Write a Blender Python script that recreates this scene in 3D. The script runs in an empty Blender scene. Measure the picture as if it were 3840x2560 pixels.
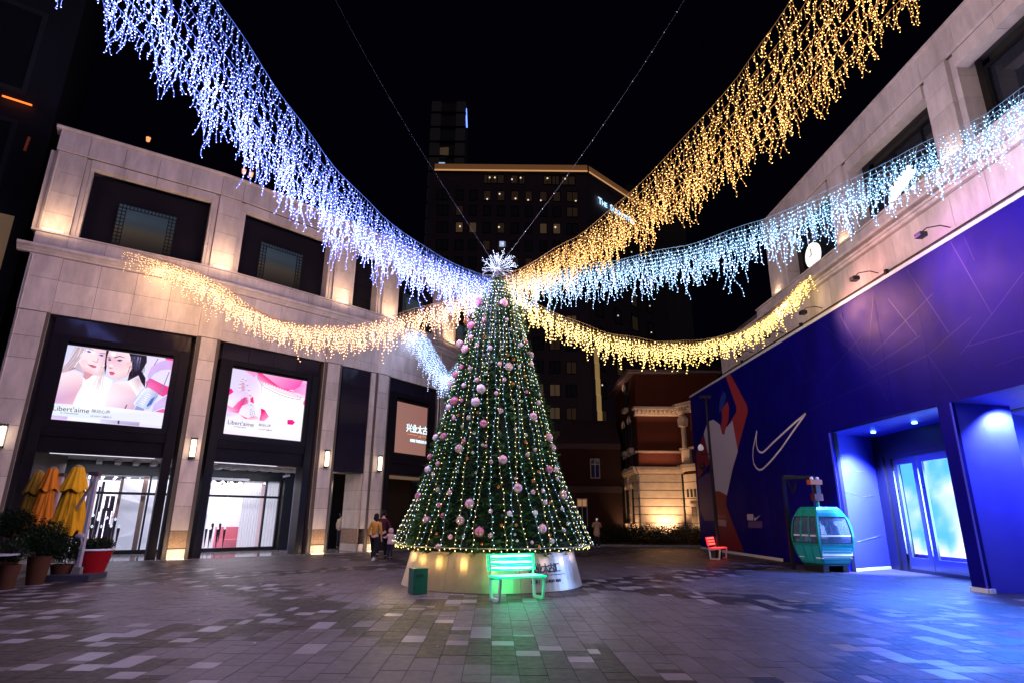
import bpy, bmesh, math, random
from mathutils import Vector, Matrix, noise
from math import sin, cos, pi, radians, hypot
R = random.Random(7)
SC = bpy.context.scene
COL = SC.collection
# ---------------------------------------------------------------- camera
F = 2233.0; PIT = radians(16.35); EYE = 1.6; ROLL = radians(-0.544)
cam = bpy.data.cameras.new('camera'); co = bpy.data.objects.new('camera', cam); COL.objects.link(co)
cs, sn_ = cos(ROLL), sin(ROLL)
UPV = Vector((0, -sin(PIT), cos(PIT))); FW = Vector((0, cos(PIT), sin(PIT))); RX = Vector((1, 0, 0))
cr = RX*cs - UPV*sn_; cu = RX*sn_ + UPV*cs
m = Matrix.Identity(4)
for i in range(3):
    m[i][0] = cr[i]; m[i][1] = cu[i]; m[i][2] = -FW[i]
m[2][3] = EYE
co.matrix_world = m
cam.sensor_width = 36; cam.lens = 36*F/3840; cam.clip_end = 800; cam.clip_start = 0.05
SC.camera = co
# ---------------------------------------------------------------- world: a clear black winter night over the city
SC.render.engine = 'CYCLES'
w = bpy.data.worlds.new('World'); SC.world = w; w.use_nodes = True
nt = w.node_tree; bg = nt.nodes['Background']
sky = nt.nodes.new('ShaderNodeTexSky'); sky.sky_type = 'NISHITA'; sky.sun_disc = False
sky.sun_elevation = radians(-8); sky.sun_rotation = radians(200)
mx = nt.nodes.new('ShaderNodeMix'); mx.data_type = 'RGBA'; mx.blend_type = 'ADD'; mx.inputs[0].default_value = 1
mx.inputs[7].default_value = (0.0006, 0.0006, 0.004, 1)
nt.links.new(sky.outputs[0], mx.inputs[6]); nt.links.new(mx.outputs[2], bg.inputs[0])
bg.inputs[1].default_value = 0.45
SC.view_settings.view_transform = 'Standard'; SC.view_settings.look = 'None'
SC.view_settings.exposure = 0; SC.view_settings.gamma = 1
cy = SC.cycles
cy.use_denoising = True; cy.sample_clamp_indirect = 2.0; cy.sample_clamp_direct = 0
cy.max_bounces = 5; cy.diffuse_bounces = 2; cy.glossy_bounces = 3; cy.transmission_bounces = 4; cy.transparent_max_bounces = 10
cy.caustics_reflective = False; cy.caustics_refractive = False
# ---------------------------------------------------------------- pixel -> place helpers (photo is 3840 x 2560)
def ray(u, v):
    x = (u-1920)/F; y = -(v-1280)/F
    return cr*x + cu*y + FW
E0 = Vector((0, 0, EYE))
def atz(u, v, z): d = ray(u, v); return d*((z-EYE)/d.z) + E0
def aty(u, v, y): d = ray(u, v); return d*(y/d.y) + E0
# ---------------------------------------------------------------- materials
MATS = {}
def nodes(m): return m.node_tree.nodes, m.node_tree.links
def mat(name, col=(.5, .5, .5), rough=.6, rvar=.1, streak=1, grime=0, metal=0, var=0, vscale=3, bump=0, bscale=40, objvar=0, emit=None, estr=0, nosample=False, spec=.5, alpha=1, trans=0, ior=1.45):
    if name in MATS: return MATS[name]
    m = bpy.data.materials.new(name); m.use_nodes = True
    N, L = nodes(m); b = N['Principled BSDF']
    b.inputs['Base Color'].default_value = (*col, 1); b.inputs['Roughness'].default_value = rough
    b.inputs['Metallic'].default_value = metal; b.inputs['Specular IOR Level'].default_value = spec
    b.inputs['Transmission Weight'].default_value = trans; b.inputs['IOR'].default_value = ior
    b.inputs['Alpha'].default_value = alpha
    if var or objvar:
        hs = N.new('ShaderNodeHueSaturation'); hs.inputs['Color'].default_value = (*col, 1)
        L.new(hs.outputs[0], b.inputs['Base Color'])
        tc = N.new('ShaderNodeTexCoord'); no = N.new('ShaderNodeTexNoise'); no.inputs['Scale'].default_value = vscale
        no.inputs['Detail'].default_value = 6; no.inputs['Roughness'].default_value = .65
        gm = N.new('ShaderNodeNewGeometry'); mp = N.new('ShaderNodeMapping'); mp.inputs['Scale'].default_value = (1, 1, streak); L.new(gm.outputs['Position'], mp.inputs['Vector']); L.new(mp.outputs[0], no.inputs['Vector'])
        mr = N.new('ShaderNodeMapRange'); mr.inputs[1].default_value = .3; mr.inputs[2].default_value = .7
        mr.inputs[3].default_value = 1-var; mr.inputs[4].default_value = 1+var
        L.new(no.outputs[0], mr.inputs[0])
        oi = N.new('ShaderNodeObjectInfo'); m2 = N.new('ShaderNodeMapRange')
        m2.inputs[3].default_value = 1-objvar; m2.inputs[4].default_value = 1+objvar
        L.new(oi.outputs['Random'], m2.inputs[0])
        mu = N.new('ShaderNodeMath'); mu.operation = 'MULTIPLY'
        L.new(mr.outputs[0], mu.inputs[0]); L.new(m2.outputs[0], mu.inputs[1]); vout = mu.outputs[0]
        if grime:
            n3 = N.new('ShaderNodeTexNoise'); n3.inputs['Scale'].default_value = .9; n3.inputs['Detail'].default_value = 9; n3.inputs['Roughness'].default_value = .7; L.new(mp.outputs[0], n3.inputs['Vector'])
            m3 = N.new('ShaderNodeMapRange'); m3.inputs[1].default_value = .38; m3.inputs[2].default_value = .56; m3.inputs[3].default_value = 1-grime; m3.inputs[4].default_value = 1.05; L.new(n3.outputs[0], m3.inputs[0])
            mu2 = N.new('ShaderNodeMath'); mu2.operation = 'MULTIPLY'; L.new(vout, mu2.inputs[0]); L.new(m3.outputs[0], mu2.inputs[1]); vout = mu2.outputs[0]
        L.new(vout, hs.inputs['Value'])
        r2 = N.new('ShaderNodeMapRange'); r2.inputs[1].default_value = .3; r2.inputs[2].default_value = .7
        r2.inputs[3].default_value = max(0, rough-rvar); r2.inputs[4].default_value = min(1, rough+rvar)
        L.new(no.outputs[0], r2.inputs[0]); L.new(r2.outputs[0], b.inputs['Roughness'])
    if bump:
        n2 = N.new('ShaderNodeTexNoise'); n2.inputs['Scale'].default_value = bscale; n2.inputs['Detail'].default_value = 4
        g2 = N.new('ShaderNodeNewGeometry'); L.new(g2.outputs['Position'], n2.inputs['Vector'])
        bp = N.new('ShaderNodeBump'); bp.inputs['Strength'].default_value = bump; bp.inputs['Distance'].default_value = .02
        L.new(n2.outputs[0], bp.inputs['Height']); L.new(bp.outputs[0], b.inputs['Normal'])
    if emit:
        b.inputs['Emission Color'].default_value = (*emit, 1); b.inputs['Emission Strength'].default_value = estr
    if nosample: m.cycles.emission_sampling = 'NONE'
    MATS[name] = m
    return m
def vcol_mat(name, strength, rough=.3, sampled=True):
    if name in MATS: return MATS[name]
    m = mat(name, (.01, .01, .01), rough); N, L = nodes(m); b = N['Principled BSDF']
    a = N.new('ShaderNodeAttribute'); a.attribute_name = 'Col'
    L.new(a.outputs['Color'], b.inputs['Emission Color']); b.inputs['Emission Strength'].default_value = strength
    if not sampled: m.cycles.emission_sampling = 'NONE'
    return m
STONE = mat('limestone', (.55, .475, .425), .62, var=.17, streak=.3, vscale=3.2, bump=.25, bscale=60, objvar=.10, grime=.15)
STONE_D = mat('limestone_joint', (.10, .085, .075), .9)
GRANITE = mat('brown_granite', (.26, .17, .11), .35, var=.35, vscale=14, bump=.1, bscale=80, objvar=.05)
TERR = mat('terrazzo_floor', (.32, .30, .30), .12, var=.1, vscale=12)
DARKM = mat('dark_bronze_metal', (.013, .011, .016), .4, spec=.35, metal=.3, var=.15, vscale=1.5, bump=.03, bscale=8)
DARKP = mat('dark_panel', (.009, .0075, .012), .5, spec=.25, var=.2, vscale=1.2, objvar=.15)
BLACK = mat('black_metal', (.012, .012, .013), .4)
GLASSD = mat('dark_window_glass', (.02, .022, .028), .04, spec=.8)
GLASS = mat('clear_glass', (1, 1, 1), .0, trans=1, ior=1.02)
WHITE = mat('white_paint', (.75, .75, .76), .5, var=.05)
def thin_glass(name, refl=.10):
    m = bpy.data.materials.new(name); m.use_nodes = True; N, L = nodes(m); N.remove(N['Principled BSDF']); out = N['Material Output']
    tr = N.new('ShaderNodeBsdfTransparent'); gl = N.new('ShaderNodeBsdfGlossy'); gl.inputs['Roughness'].default_value = .02; lw = N.new('ShaderNodeLayerWeight'); lw.inputs['Blend'].default_value = .2
    mr = N.new('ShaderNodeMapRange'); mr.inputs[3].default_value = refl*.5; mr.inputs[4].default_value = .45; ms = N.new('ShaderNodeMixShader')
    L.new(lw.outputs['Fresnel'], mr.inputs[0]); L.new(mr.outputs[0], ms.inputs[0]); L.new(tr.outputs[0], ms.inputs[1]); L.new(gl.outputs[0], ms.inputs[2]); L.new(ms.outputs[0], out.inputs['Surface']); MATS[name] = m; return m
# ---------------------------------------------------------------- mesh builder
class MB:
    def __init__(s): s.v = []; s.f = []; s.mi = []; s.c = []; s.cur = 0
    def add(s, vs, fs, cols=None):
        o = len(s.v); s.v += [tuple(p) for p in vs]
        for f in fs: s.f.append(tuple(i+o for i in f)); s.mi.append(s.cur)
        if cols is not None:
            while len(s.c) < o: s.c.append((1, 1, 1))
            s.c += cols
        return s
    def hexa(s, p): # 8 points: bottom ring 0-3, top ring 4-7
        return s.add(p, [(3, 2, 1, 0), (4, 5, 6, 7), (0, 1, 5, 4), (1, 2, 6, 5), (2, 3, 7, 6), (3, 0, 4, 7)])
    def box(s, x0, x1, y0, y1, z0, z1, fr=None):
        P = [(x0, y0, z0), (x1, y0, z0), (x1, y1, z0), (x0, y1, z0), (x0, y0, z1), (x1, y0, z1), (x1, y1, z1), (x0, y1, z1)]
        if fr: P = [fr(*p) for p in P]
        return s.hexa(P)
    def bar(s, a, b, w, h=None):
        a, b = Vector(a), Vector(b); d = (b-a).normalized(); h = h or w
        u = d.cross(Vector((0, 0, 1)))
        if u.length < 1e-3: u = Vector((1, 0, 0))
        u.normalize(); v = u.cross(d)
        P = [a-u*w/2-v*h/2, a+u*w/2-v*h/2, a+u*w/2+v*h/2, a-u*w/2+v*h/2]
        P += [p+(b-a) for p in P]
        return s.hexa(P)
    def tube(s, pts, r, n=6, cap=True):
        pts = [Vector(p) for p in pts]; rr = r if isinstance(r, (list, tuple)) else [r]*len(pts)
        vs = []; prev = None
        for i, p in enumerate(pts):
            d = (pts[min(i+1, len(pts)-1)]-pts[max(i-1, 0)])
            d = d.normalized() if d.length > 1e-9 else Vector((0, 0, 1))
            if prev is None:
                u = d.cross(Vector((0, 0, 1)))
                if u.length < 1e-3: u = d.cross(Vector((0, 1, 0)))
            else: u = prev - d*prev.dot(d)
            u.normalize(); prev = u; v = d.cross(u)
            for k in range(n):
                a = 2*pi*k/n; vs.append(p+u*(cos(a)*rr[i])+v*(sin(a)*rr[i]))
        fs = []
        for i in range(len(pts)-1):
            for k in range(n): fs.append((i*n+k, i*n+(k+1) % n, (i+1)*n+(k+1) % n, (i+1)*n+k))
        if cap: fs += [tuple(range(n))[::-1], tuple((len(pts)-1)*n+k for k in range(n))]
        return s.add(vs, fs)
    def lathe(s, prof, n=24, c=(0, 0, 0), fn=None, cap=True):
        vs = []; fs = []
        for (r, z) in prof:
            for k in range(n):
                a = 2*pi*k/n; rr = r*(fn(a, z) if fn else 1); vs.append((c[0]+rr*cos(a), c[1]+rr*sin(a), c[2]+z))
        for i in range(len(prof)-1):
            for k in range(n): fs.append((i*n+k, i*n+(k+1) % n, (i+1)*n+(k+1) % n, (i+1)*n+k))
        if cap: fs += [tuple(range(n))[::-1], tuple((len(prof)-1)*n+k for k in range(n))]
        return s.add(vs, fs)
    def ball(s, c, r, nu=10, nv=6, sc=(1, 1, 1)):
        prof = [(max(1e-4, sin(pi*i/nv)), -cos(pi*i/nv)) for i in range(nv+1)]
        vs = []; fs = []
        for (q, z) in prof:
            for k in range(nu):
                a = 2*pi*k/nu; vs.append((c[0]+r*q*cos(a)*sc[0], c[1]+r*q*sin(a)*sc[1], c[2]+r*z*sc[2]))
        for i in range(nv):
            for k in range(nu): fs.append((i*nu+k, i*nu+(k+1) % nu, (i+1)*nu+(k+1) % nu, (i+1)*nu+k))
        return s.add(vs, fs)
    def prism(s, poly, fr, n0, n1, col=None): # poly of (s,z) in a frame, extruded along n
        k = len(poly); P = [fr(a, n0, z) for a, z in poly]+[fr(a, n1, z) for a, z in poly]
        fs = [tuple(range(k)), tuple(range(2*k-1, k-1, -1))]+[(i, i+k, (i+1) % k+k, (i+1) % k) for i in range(k)]
        return s.add(P, fs, None if col is None else [col]*(2*k))
    def build(s, name, m, parent=None, smooth=False, **tags):
        me = bpy.data.meshes.new(name); me.from_pydata(s.v, [], s.f)
        ms = m if isinstance(m, (list, tuple)) else [m]
        for q in ms: me.materials.append(q)
        if len(ms) > 1: me.polygons.foreach_set('material_index', s.mi)
        if s.c:
            while len(s.c) < len(s.v): s.c.append((1, 1, 1))
            at = me.color_attributes.new('Col', 'FLOAT_COLOR', 'POINT')
            buf = []
            for c in s.c: buf += [c[0], c[1], c[2], 1]
            at.data.foreach_set('color', buf)
        if smooth: me.polygons.foreach_set('use_smooth', [True]*len(me.polygons))
        me.update()
        o = bpy.data.objects.new(name, me); COL.objects.link(o)
        if parent: o.parent = parent; o.matrix_parent_inverse = parent.matrix_world.inverted() if parent.name not in ROOTW else ROOTW[parent.name].inverted()
        for k, v in tags.items(): o[k] = v
        return o
ROOTW = {}
def thing(name, label, cat, loc=(0, 0, 0), rz=0, group=None, kind=None):
    o = bpy.data.objects.new(name, None); COL.objects.link(o); o.empty_display_size = .2
    o.location = loc; o.rotation_euler = (0, 0, rz)
    ROOTW[o.name] = Matrix.Translation(Vector(loc)) @ Matrix.Rotation(rz, 4, 'Z')
    o['label'] = label; o['category'] = cat
    if group: o['group'] = group
    if kind: o['kind'] = kind
    return o
def tagt(o, label, cat, group=None):
    o['label'] = label; o['category'] = cat
    if group: o['group'] = group
    return o
def struct(o): o['kind'] = 'structure'; return o
def copy_tree(root, loc, rz=0, label=None, group=None):
    r = root.copy(); COL.objects.link(r); r.location = loc; r.rotation_euler = (0, 0, rz)
    if label: r['label'] = label
    if group: r['group'] = group
    for ch in list(root.children):
        c = ch.copy(); COL.objects.link(c); c.parent = r
        for g in list(ch.children):
            d = g.copy(); COL.objects.link(d); d.parent = c
    return r
# vertical frame through A towards B; n is towards the square
class Fr:
    def __init__(s, A, B, side=1):
        s.A = Vector((A[0], A[1], 0)); d = Vector((B[0]-A[0], B[1]-A[1], 0)); s.len = d.length
        s.u = d.normalized(); s.n = Vector((s.u.y, -s.u.x, 0))*side
    def __call__(s, a, n, z): return s.A + s.u*a + s.n*n + Vector((0, 0, z))
    def hit(s, u, v, n=0): # pixel -> (s, z) on the plane at offset n
        d = ray(u, v); o = s.A+s.n*n-E0; o.z = 0
        t = o.dot(s.n)/Vector((d.x, d.y, 0)).dot(s.n); p = d*t+E0
        return (p-s.A).dot(s.u), p.z
    def mat4(s, a, n, z, flip=False):
        M = Matrix.Identity(4); X, Y, Z = s.u, Vector((0, 0, 1)), s.n
        for i in range(3): M[i][0] = X[i]; M[i][1] = Y[i]; M[i][2] = Z[i]
        M.translation = s(a, n, z); return M
def text(name, body, M, size, m, parent=None, extrude=.01, align='LEFT', sx=1, bold=0, space=1):
    c = bpy.data.curves.new(name, 'FONT'); c.body = body; c.size = size; c.extrude = extrude; c.align_x = align
    c.resolution_u = 3; c.offset = bold; c.space_character = space
    c.materials.append(m); o = bpy.data.objects.new(name, c); COL.objects.link(o)
    dg = bpy.context.evaluated_depsgraph_get(); dg.update(); me = bpy.data.meshes.new_from_object(o.evaluated_get(dg)); me.name = name
    bpy.data.objects.remove(o); o = bpy.data.objects.new(name, me); COL.objects.link(o)
    if not me.materials: me.materials.append(m)
    MW = M @ Matrix.Diagonal((sx, 1, 1, 1))
    if parent: o.parent = parent; MW = ROOTW.get(parent.name, Matrix.Identity(4)).inverted() @ MW
    o.matrix_basis = MW
    return o
def lamp(kind, loc, energy, col, parent=None, size=.2, name=None, aim=None, spot=60, blend=.5, sy=None):
    l = bpy.data.lights.new(name or kind.lower()+'_light', kind); l.energy = energy; l.color = col
    if kind == 'POINT': l.shadow_soft_size = size
    if kind == 'SPOT': l.shadow_soft_size = size; l.spot_size = radians(spot); l.spot_blend = blend
    if kind == 'AREA':
        l.size = size
        if sy: l.shape = 'RECTANGLE'; l.size_y = sy
    o = bpy.data.objects.new(l.name, l); COL.objects.link(o); o.location = loc
    if aim is not None:
        d = (Vector(aim)-Vector(loc)).normalized(); o.rotation_euler = d.to_track_quat('-Z', 'Y').to_euler()
    return o
# ================================================================ GROUND
g = MB(); g.add([(-160, -20, -.03), (160, -20, -.03), (160, 300, -.03), (-160, 300, -.03)], [(0, 1, 2, 3)])
struct(g.build('ground', mat('dark_asphalt', (.05, .05, .052), .8, var=.2, vscale=.6)))
g = MB(); g.box(-26, 22, -1, 36, -.03, -.006)
pave = struct(g.build('pavement', mat('paving_joint', (.035, .032, .035), .9)))
PM = [mat('paver_dark', (.021, .018, .022), .42, grime=.2, var=.25, vscale=9, bump=.35, bscale=130, objvar=.16),
      mat('paver_mid', (.088, .077, .088), .42, grime=.3, var=.22, vscale=9, bump=.35, bscale=130, objvar=.10),
      mat('paver_light', (.175, .165, .185), .36, grime=.25, rvar=.02, var=.05, vscale=30, objvar=.12),
      mat('paver_brown', (.075, .060, .068), .44, grime=.3, var=.22, vscale=9, bump=.35, bscale=130, objvar=.12)]
def band_tone(x, y, ci=0):
    wob = .35*noise.noise(Vector((x*.4, y*.4, 3)))
    best = 9
    for c in (3.0, 13.5, 24.8): best = min(best, abs(y-x-c)/1.414+wob)
    for c in (1.9, 8.0, 18.5): best = min(best, abs(y+1.1*x-c)/1.487+wob)
    rnd = R.random()
    if best < .72:
        k = (ci*2+int(y/.3)) % 7; return 2 if (k == 0 and rnd < .75) or (k == 3 and rnd < .3) or (x > 3.5 and y < 13.5 and rnd < .2) else (3 if rnd < .93 and rnd > .85 else (1 if rnd > .93 else 0))
    if best < .95: return 2 if rnd < .16 else (1 if rnd < .8 else 0)
    return 3 if rnd < .1 else (2 if rnd < .115 else 1)
far = MB(); near = []
W = .3; th = -.027
for ci in range(-76, 46):
    y = 4.6 + R.choice([0, .15, .3]); x0 = ci*W
    while y < 36:
        L_ = R.choice([.15, .3, .3, .3, .45, .6]); hw = W
        xm = x0+W/2+th*y
        t = band_tone(xm, y+L_/2, ci); j = .0035; dz = R.uniform(-.0012, .0012)
        P = [(x0+th*y+j, y+j), (x0+W+th*y-j, y+j), (x0+W+th*(y+L_)-j, y+L_-j), (x0+th*(y+L_)+j, y+L_-j)]
        if t == 2 and R.random() < .15 and L_ < .5:
            P[1] = (P[0][0]+.143, P[1][1]); P[2] = (P[3][0]+.143, P[2][1]); hw = 0
        y2 = y+L_
        b = [(px, py, -.006) for px, py in P]+[(px, py, dz) for px, py in P]
        vis = y2 > 6.5 and abs(xm) < y*.86+.3
        if vis and y < 8.6: near.append((y+abs(xm)*.25, b, t))
        else: far.cur = t; far.hexa(b)
        if not hw:
            P = [(P[1][0]+.007, P[0][1]), (x0+W+th*y-j, P[0][1]), (x0+W+th*y2-j, P[2][1]), (P[2][0]+.007, P[2][1])]
            far.cur = 0; far.hexa([(px, py, -.006) for px, py in P]+[(px, py, dz) for px, py in P])
        y = y2
near.sort(key=lambda q: q[0])
for i, (k, b, t) in enumerate(near):
    if i < 298:
        mb = MB(); c = Vector((0, 0, 0))
        for p in b: c += Vector(p)/8
        mb.hexa([tuple(Vector(p)-c) for p in b]); o = mb.build('paver', PM[t]); o.parent = pave; o.location = c
    else: far.cur = t; far.hexa(b)
o = far.build('paver_field', PM, pave); o['kind'] = 'stuff'
rq = random.Random(12); mb = MB()
for i in range(70):
    x, y = rq.uniform(-11, 9), rq.uniform(8, 24); mb.box(x, x+rq.uniform(.01, .03), y, y+rq.uniform(.01, .03), .0015, .006)
o = mb.build('pale_specks', mat('pale_specks', (.7, .7, .72), .5), pave); o['kind'] = 'stuff'  # tiny pale specks scattered over the paving
# kerb beyond the square
mb = MB()
for i in range(40): mb.box(-16+i*.98, -16+i*.98+.96, 36.02, 36.25, -.03, .12)
struct(mb.build('kerb', mat('kerb_stone', (.22, .2, .2), .7, var=.1)))
# ================================================================ LEFT MALL BUILDING
KN = [(-16.97, 19.25), (-16.18, 19.78), (-12.35, 22.42), (-11.68, 22.98), (-8.47, 26.30), (-7.84, 26.93), (-6.57, 28.38), (-6.03, 29.2), (-3.95, 32.45), (-3.35, 33.75), (-2.1, 37.0)]
SEG = [Fr(KN[i], KN[i+1]) for i in range(len(KN)-1)]
mall = thing('shopping_mall', 'curved pale limestone shopping mall with ad screens over lit shopfronts, left of the tree', 'building', (-12, 24, 0))
core = MB(); coreD = MB()
def stone_panel(fr, s0, s1, z0, z1, n=0, m=STONE, th=.07, parent=mall, name='stone_panel', g=.006):
    mb = MB(); A, B = fr(s0+g, n, z0+g), fr(s1-g, n, z0+g); o = fr(s0+g, n, z0+g)
    f2 = lambda a, b, z: fr(a, b, z)-o
    mb.box(s0+g, s1-g, n-th, n, z0+g, z1-g, f2)
    ob = mb.build(name, m); ob.parent = parent; ob.matrix_parent_inverse = ROOTW[parent.name].inverted(); ob.location = o
    return ob
JL = [(.02, .36), (1.0, 1.86), (1.86, 2.70), (2.70, 3.53), (3.53, 4.34), (4.34, 5.20), (5.20, 6.60), (6.60, 7.37), (7.37, 8.27)]
def rows(fr, s0, s1, zs, ncol, n=0, off=0, **k):
    for i in range(len(zs)-1):
        wd = (s1-s0)/ncol; o = off*wd*(i % 2)
        xs = [s0]+[s0+wd*j+o for j in range(1 if o == 0 else 0, ncol) if s0+wd*j+o > s0+.05]+[s1]
        for j in range(len(xs)-1):
            if xs[j+1]-xs[j] > .05: stone_panel(fr, xs[j], xs[j+1], zs[i], zs[i+1], n, **k)
def backing(fr, s0, s1, z0, z1, n0=-.5, n1=-.02): core.box(s0, s1, n0, n1, z0, z1, fr)
PIL = [0, 2, 4, 6, 8]
LAMPW = mat('warm_lamp_tube', (.9, .85, .75), .4, emit=(1, .82, .58), estr=4)
LEDW = mat('warm_led_dot', (.9, .8, .6), .4, emit=(1, .72, .4), estr=9)
WARM = (1, .66, .36)
for pi_ in PIL:
    fr = SEG[pi_]; L_ = fr.len
    backing(fr, .01, L_-.01, 0, 15.3, -.9, -.05)
    e = .1 if pi_ == 0 else .14
    for z0, z1 in JL:
        mm = STONE
        stone_panel(fr, e, L_-e, z0, z1, .0, mm, .12)
        if z0 > .5 or 1:
            stone_panel(fr, .0, e, z0, z1, -.07, mm); stone_panel(fr, L_-e, L_, z0, z1, -.07, mm)
    stone_panel(fr, e, L_-e, .40, .985, .0, GRANITE, .12, name='granite_panel')
    stone_panel(fr, .0, e, .36, 1.0, -.07, GRANITE, name='granite_panel'); stone_panel(fr, L_-e, L_, .36, 1.0, -.07, GRANITE, name='granite_panel')
    # uplight strip at the foot
    if pi_ < 8:
        mb = MB()
        for k in range(14): mb.ball(fr(e+.04+(L_-2*e-.08)*k/13, .09, .035), .016, 6, 4)
        mb.build('led_strip', LEDW, mall)
        lamp('AREA', fr(L_/2, .5, .05), 22, (1, .72, .42), size=L_*.8, sy=.08, aim=fr(L_/2, .0, 2.2), name='foot_uplight')
    # upper pilaster
    zs = [11.24, 12.0, 12.83, 13.66, 14.5]
    rows(fr, .0, L_, zs, 1, -.02, th=.15)
    stone_panel(fr, -.16, 0, 11.24, 14.5, -.12); stone_panel(fr, L_, L_+.16, 11.24, 14.5, -.12)
    lamp('AREA', fr(L_/2, .7, 11.3), 30, (1, .64, .38), size=L_*.8, sy=.25, aim=fr(L_/2, -.01, 12.9), name='pilaster_uplight')
    mb = MB(); mb.box(L_/2-.3, L_/2+.3, .1, .2, 11.24, 11.27, fr); mb.build('uplight', mat('lamp_warm_face', (.8, .7, .5), .4, emit=(1, .7, .4), estr=2), mall)
# end return of the building at its left corner
frc = Fr((-17.35+.3, 22.6), (-16.97, 19.25))
for i in range(3):
    for z0, z1 in JL+[(8.3, 9.3), (9.3, 10.3), (11.24, 12), (12, 12.83), (12.83, 13.66), (13.66, 14.5)]:
        stone_panel(frc, frc.len-1.1*(i+1), frc.len-1.1*i-.01, z0, z1, -.02)
core.box(0, frc.len-.62, -.5, -.1, 0, 15.3, frc)
# bands between pilaster tops and sill, and head band
zb = [8.27, 8.70, 9.50, 10.35]
for i, fr in enumerate(SEG):
    L_ = fr.len; bay = i % 2 == 1
    backing(fr, 0, L_, 8.27, 11.2, -1.2, -.06)
    if bay: rows(fr, 0, L_, zb, max(2, round(L_/1.05)), -.05, off=0)
    else: rows(fr, 0, L_, [8.29, 9.50, 10.35], 1, 0, th=.12)
    nc = max(1, round(L_/1.2))
    rows(fr, 0, L_, [10.62, 11.19], nc, .0)
    rows(fr, 0, L_, [14.52, 15.36], max(1, round(L_/1.1)), .03)
    backing(fr, 0, L_, 14.5, 15.3, -1.2, -.03)
    if bay: # head soffit stone
        rows(fr, .16, L_-.16, [14.14, 14.5], max(1, round(L_/1.3)), -.06, th=.3)
        # opening jamb + recess with window
        for z0, z1 in ((11.24, 12.2), (12.2, 13.1), (13.1, 14.14)):
            stone_panel(fr, .16, .28, z0, z1, -.14, th=.5); stone_panel(fr, L_-.28, L_-.16, z0, z1, -.14, th=.5)
def ribbon(zc, name, prof, m, ext=.38):
    # moulded profile extruded along the whole curved front; prof = (n, z) list
    mb = MB(); pts = []
    P = [Vector((*p, 0)) for p in KN]
    nor = []
    for i in range(len(P)):
        n = Vector((0, 0, 0))
        if i > 0: n += SEG[i-1].n
        if i < len(P)-1: n += SEG[i].n
        nor.append(n.normalized())
    P[0] = P[0]-SEG[0].u*ext
    k = len(prof); vs = []
    for p, n in zip(P, nor):
        for a, z in prof: vs.append(p+n*a+Vector((0, 0, z)))
    fs = [tuple(range(k))]
    for i in range(len(P)-1):
        for j in range(k): fs.append((i*k+j, (i+1)*k+j, (i+1)*k+(j+1) % k, i*k+(j+1) % k))
    fs.append(tuple((len(P)-1)*k+j for j in range(k))[::-1])
    mb.add(vs, fs); return mb.build(name, m, mall)
ribbon(0, 'cornice', [(-.1, 10.36), (.06, 10.36), (.10, 10.42), (.14, 10.43), (.2, 10.48), (.26, 10.5), (.34, 10.52), (.38, 10.6), (-.1, 10.62)], STONE)
ribbon(0, 'sill_ledge', [(-.4, 11.19), (.08, 11.19), (.08, 11.24), (-.4, 11.245)], STONE, .1)
ribbon(0, 'parapet_cap', [(-.5, 15.37), (.1, 15.37), (.14, 15.43), (.14, 15.47), (-.5, 15.47)], STONE, .15)
ribbon(0, 'setback_parapet', [(-2.2, 15.2), (-1.1, 15.2), (-1.1, 15.95), (-1.02, 15.95), (-1.02, 16.05), (-2.2, 16.05)], STONE, -1.2)
ribbon(0, 'roof_deck', [(-6, 15.1), (-.4, 15.1), (-.4, 15.3), (-6, 15.3)], DARKP, 0)
# upper windows
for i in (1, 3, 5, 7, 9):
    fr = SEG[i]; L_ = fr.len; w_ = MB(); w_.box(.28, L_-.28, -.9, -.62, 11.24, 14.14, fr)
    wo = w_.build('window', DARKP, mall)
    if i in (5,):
        for k in range(4):
            mb = MB(); mb.box(.3, L_-.3, -.62, -.60, 11.25+.72*k, 11.25+.72*k+.7, fr); mb.build('panel', DARKP, wo)
        continue
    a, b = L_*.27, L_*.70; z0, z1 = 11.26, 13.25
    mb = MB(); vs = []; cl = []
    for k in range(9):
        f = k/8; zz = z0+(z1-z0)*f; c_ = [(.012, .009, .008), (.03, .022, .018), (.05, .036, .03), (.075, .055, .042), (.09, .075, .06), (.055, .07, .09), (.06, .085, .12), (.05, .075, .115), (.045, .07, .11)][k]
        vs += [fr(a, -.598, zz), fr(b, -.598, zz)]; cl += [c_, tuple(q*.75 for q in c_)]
    mb.add(vs, [(2*k, 2*k+1, 2*k+3, 2*k+2) for k in range(8)], cl); mb.build('pane', vcol_mat('pane_painted_glow', .55, .05, False), wo)  # dim amber-to-blue glow painted into the pane's vertex colours
    mb = MB() # lattice border round the pane
    def barz(x, za, zb_): mb.box(x-.015, x+.015, -.585, -.56, za, zb_, fr)
    def barx(z, xa, xb): mb.box(xa, xb, -.583, -.562, z-.015, z+.015, fr)
    for x in (a, a+.13, a+.26, b-.26, b-.13, b): barz(x, z0, z1)
    for z in (z1, z1-.16, z0, z0+.13): barx(z, a, b)
    nz = 13
    for k in range(1, nz):
        zz = z0+(z1-z0)*k/nz; barx(zz, a, a+.26); barx(zz, b-.26, b)
    for k in range(1, 12):
        xx = a+.26+(b-a-.52)*k/12; barz(xx, z1-.16, z1)
    mb.build('lattice', BLACK, wo)
core.build('wall_core', STONE_D, mall)
# blue and amber glow of the upper panes is painted in their colours
GLP = mat('glossy_dark_panel', (.016, .013, .022), .07, spec=.6, objvar=.1, rvar=.02)
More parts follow.
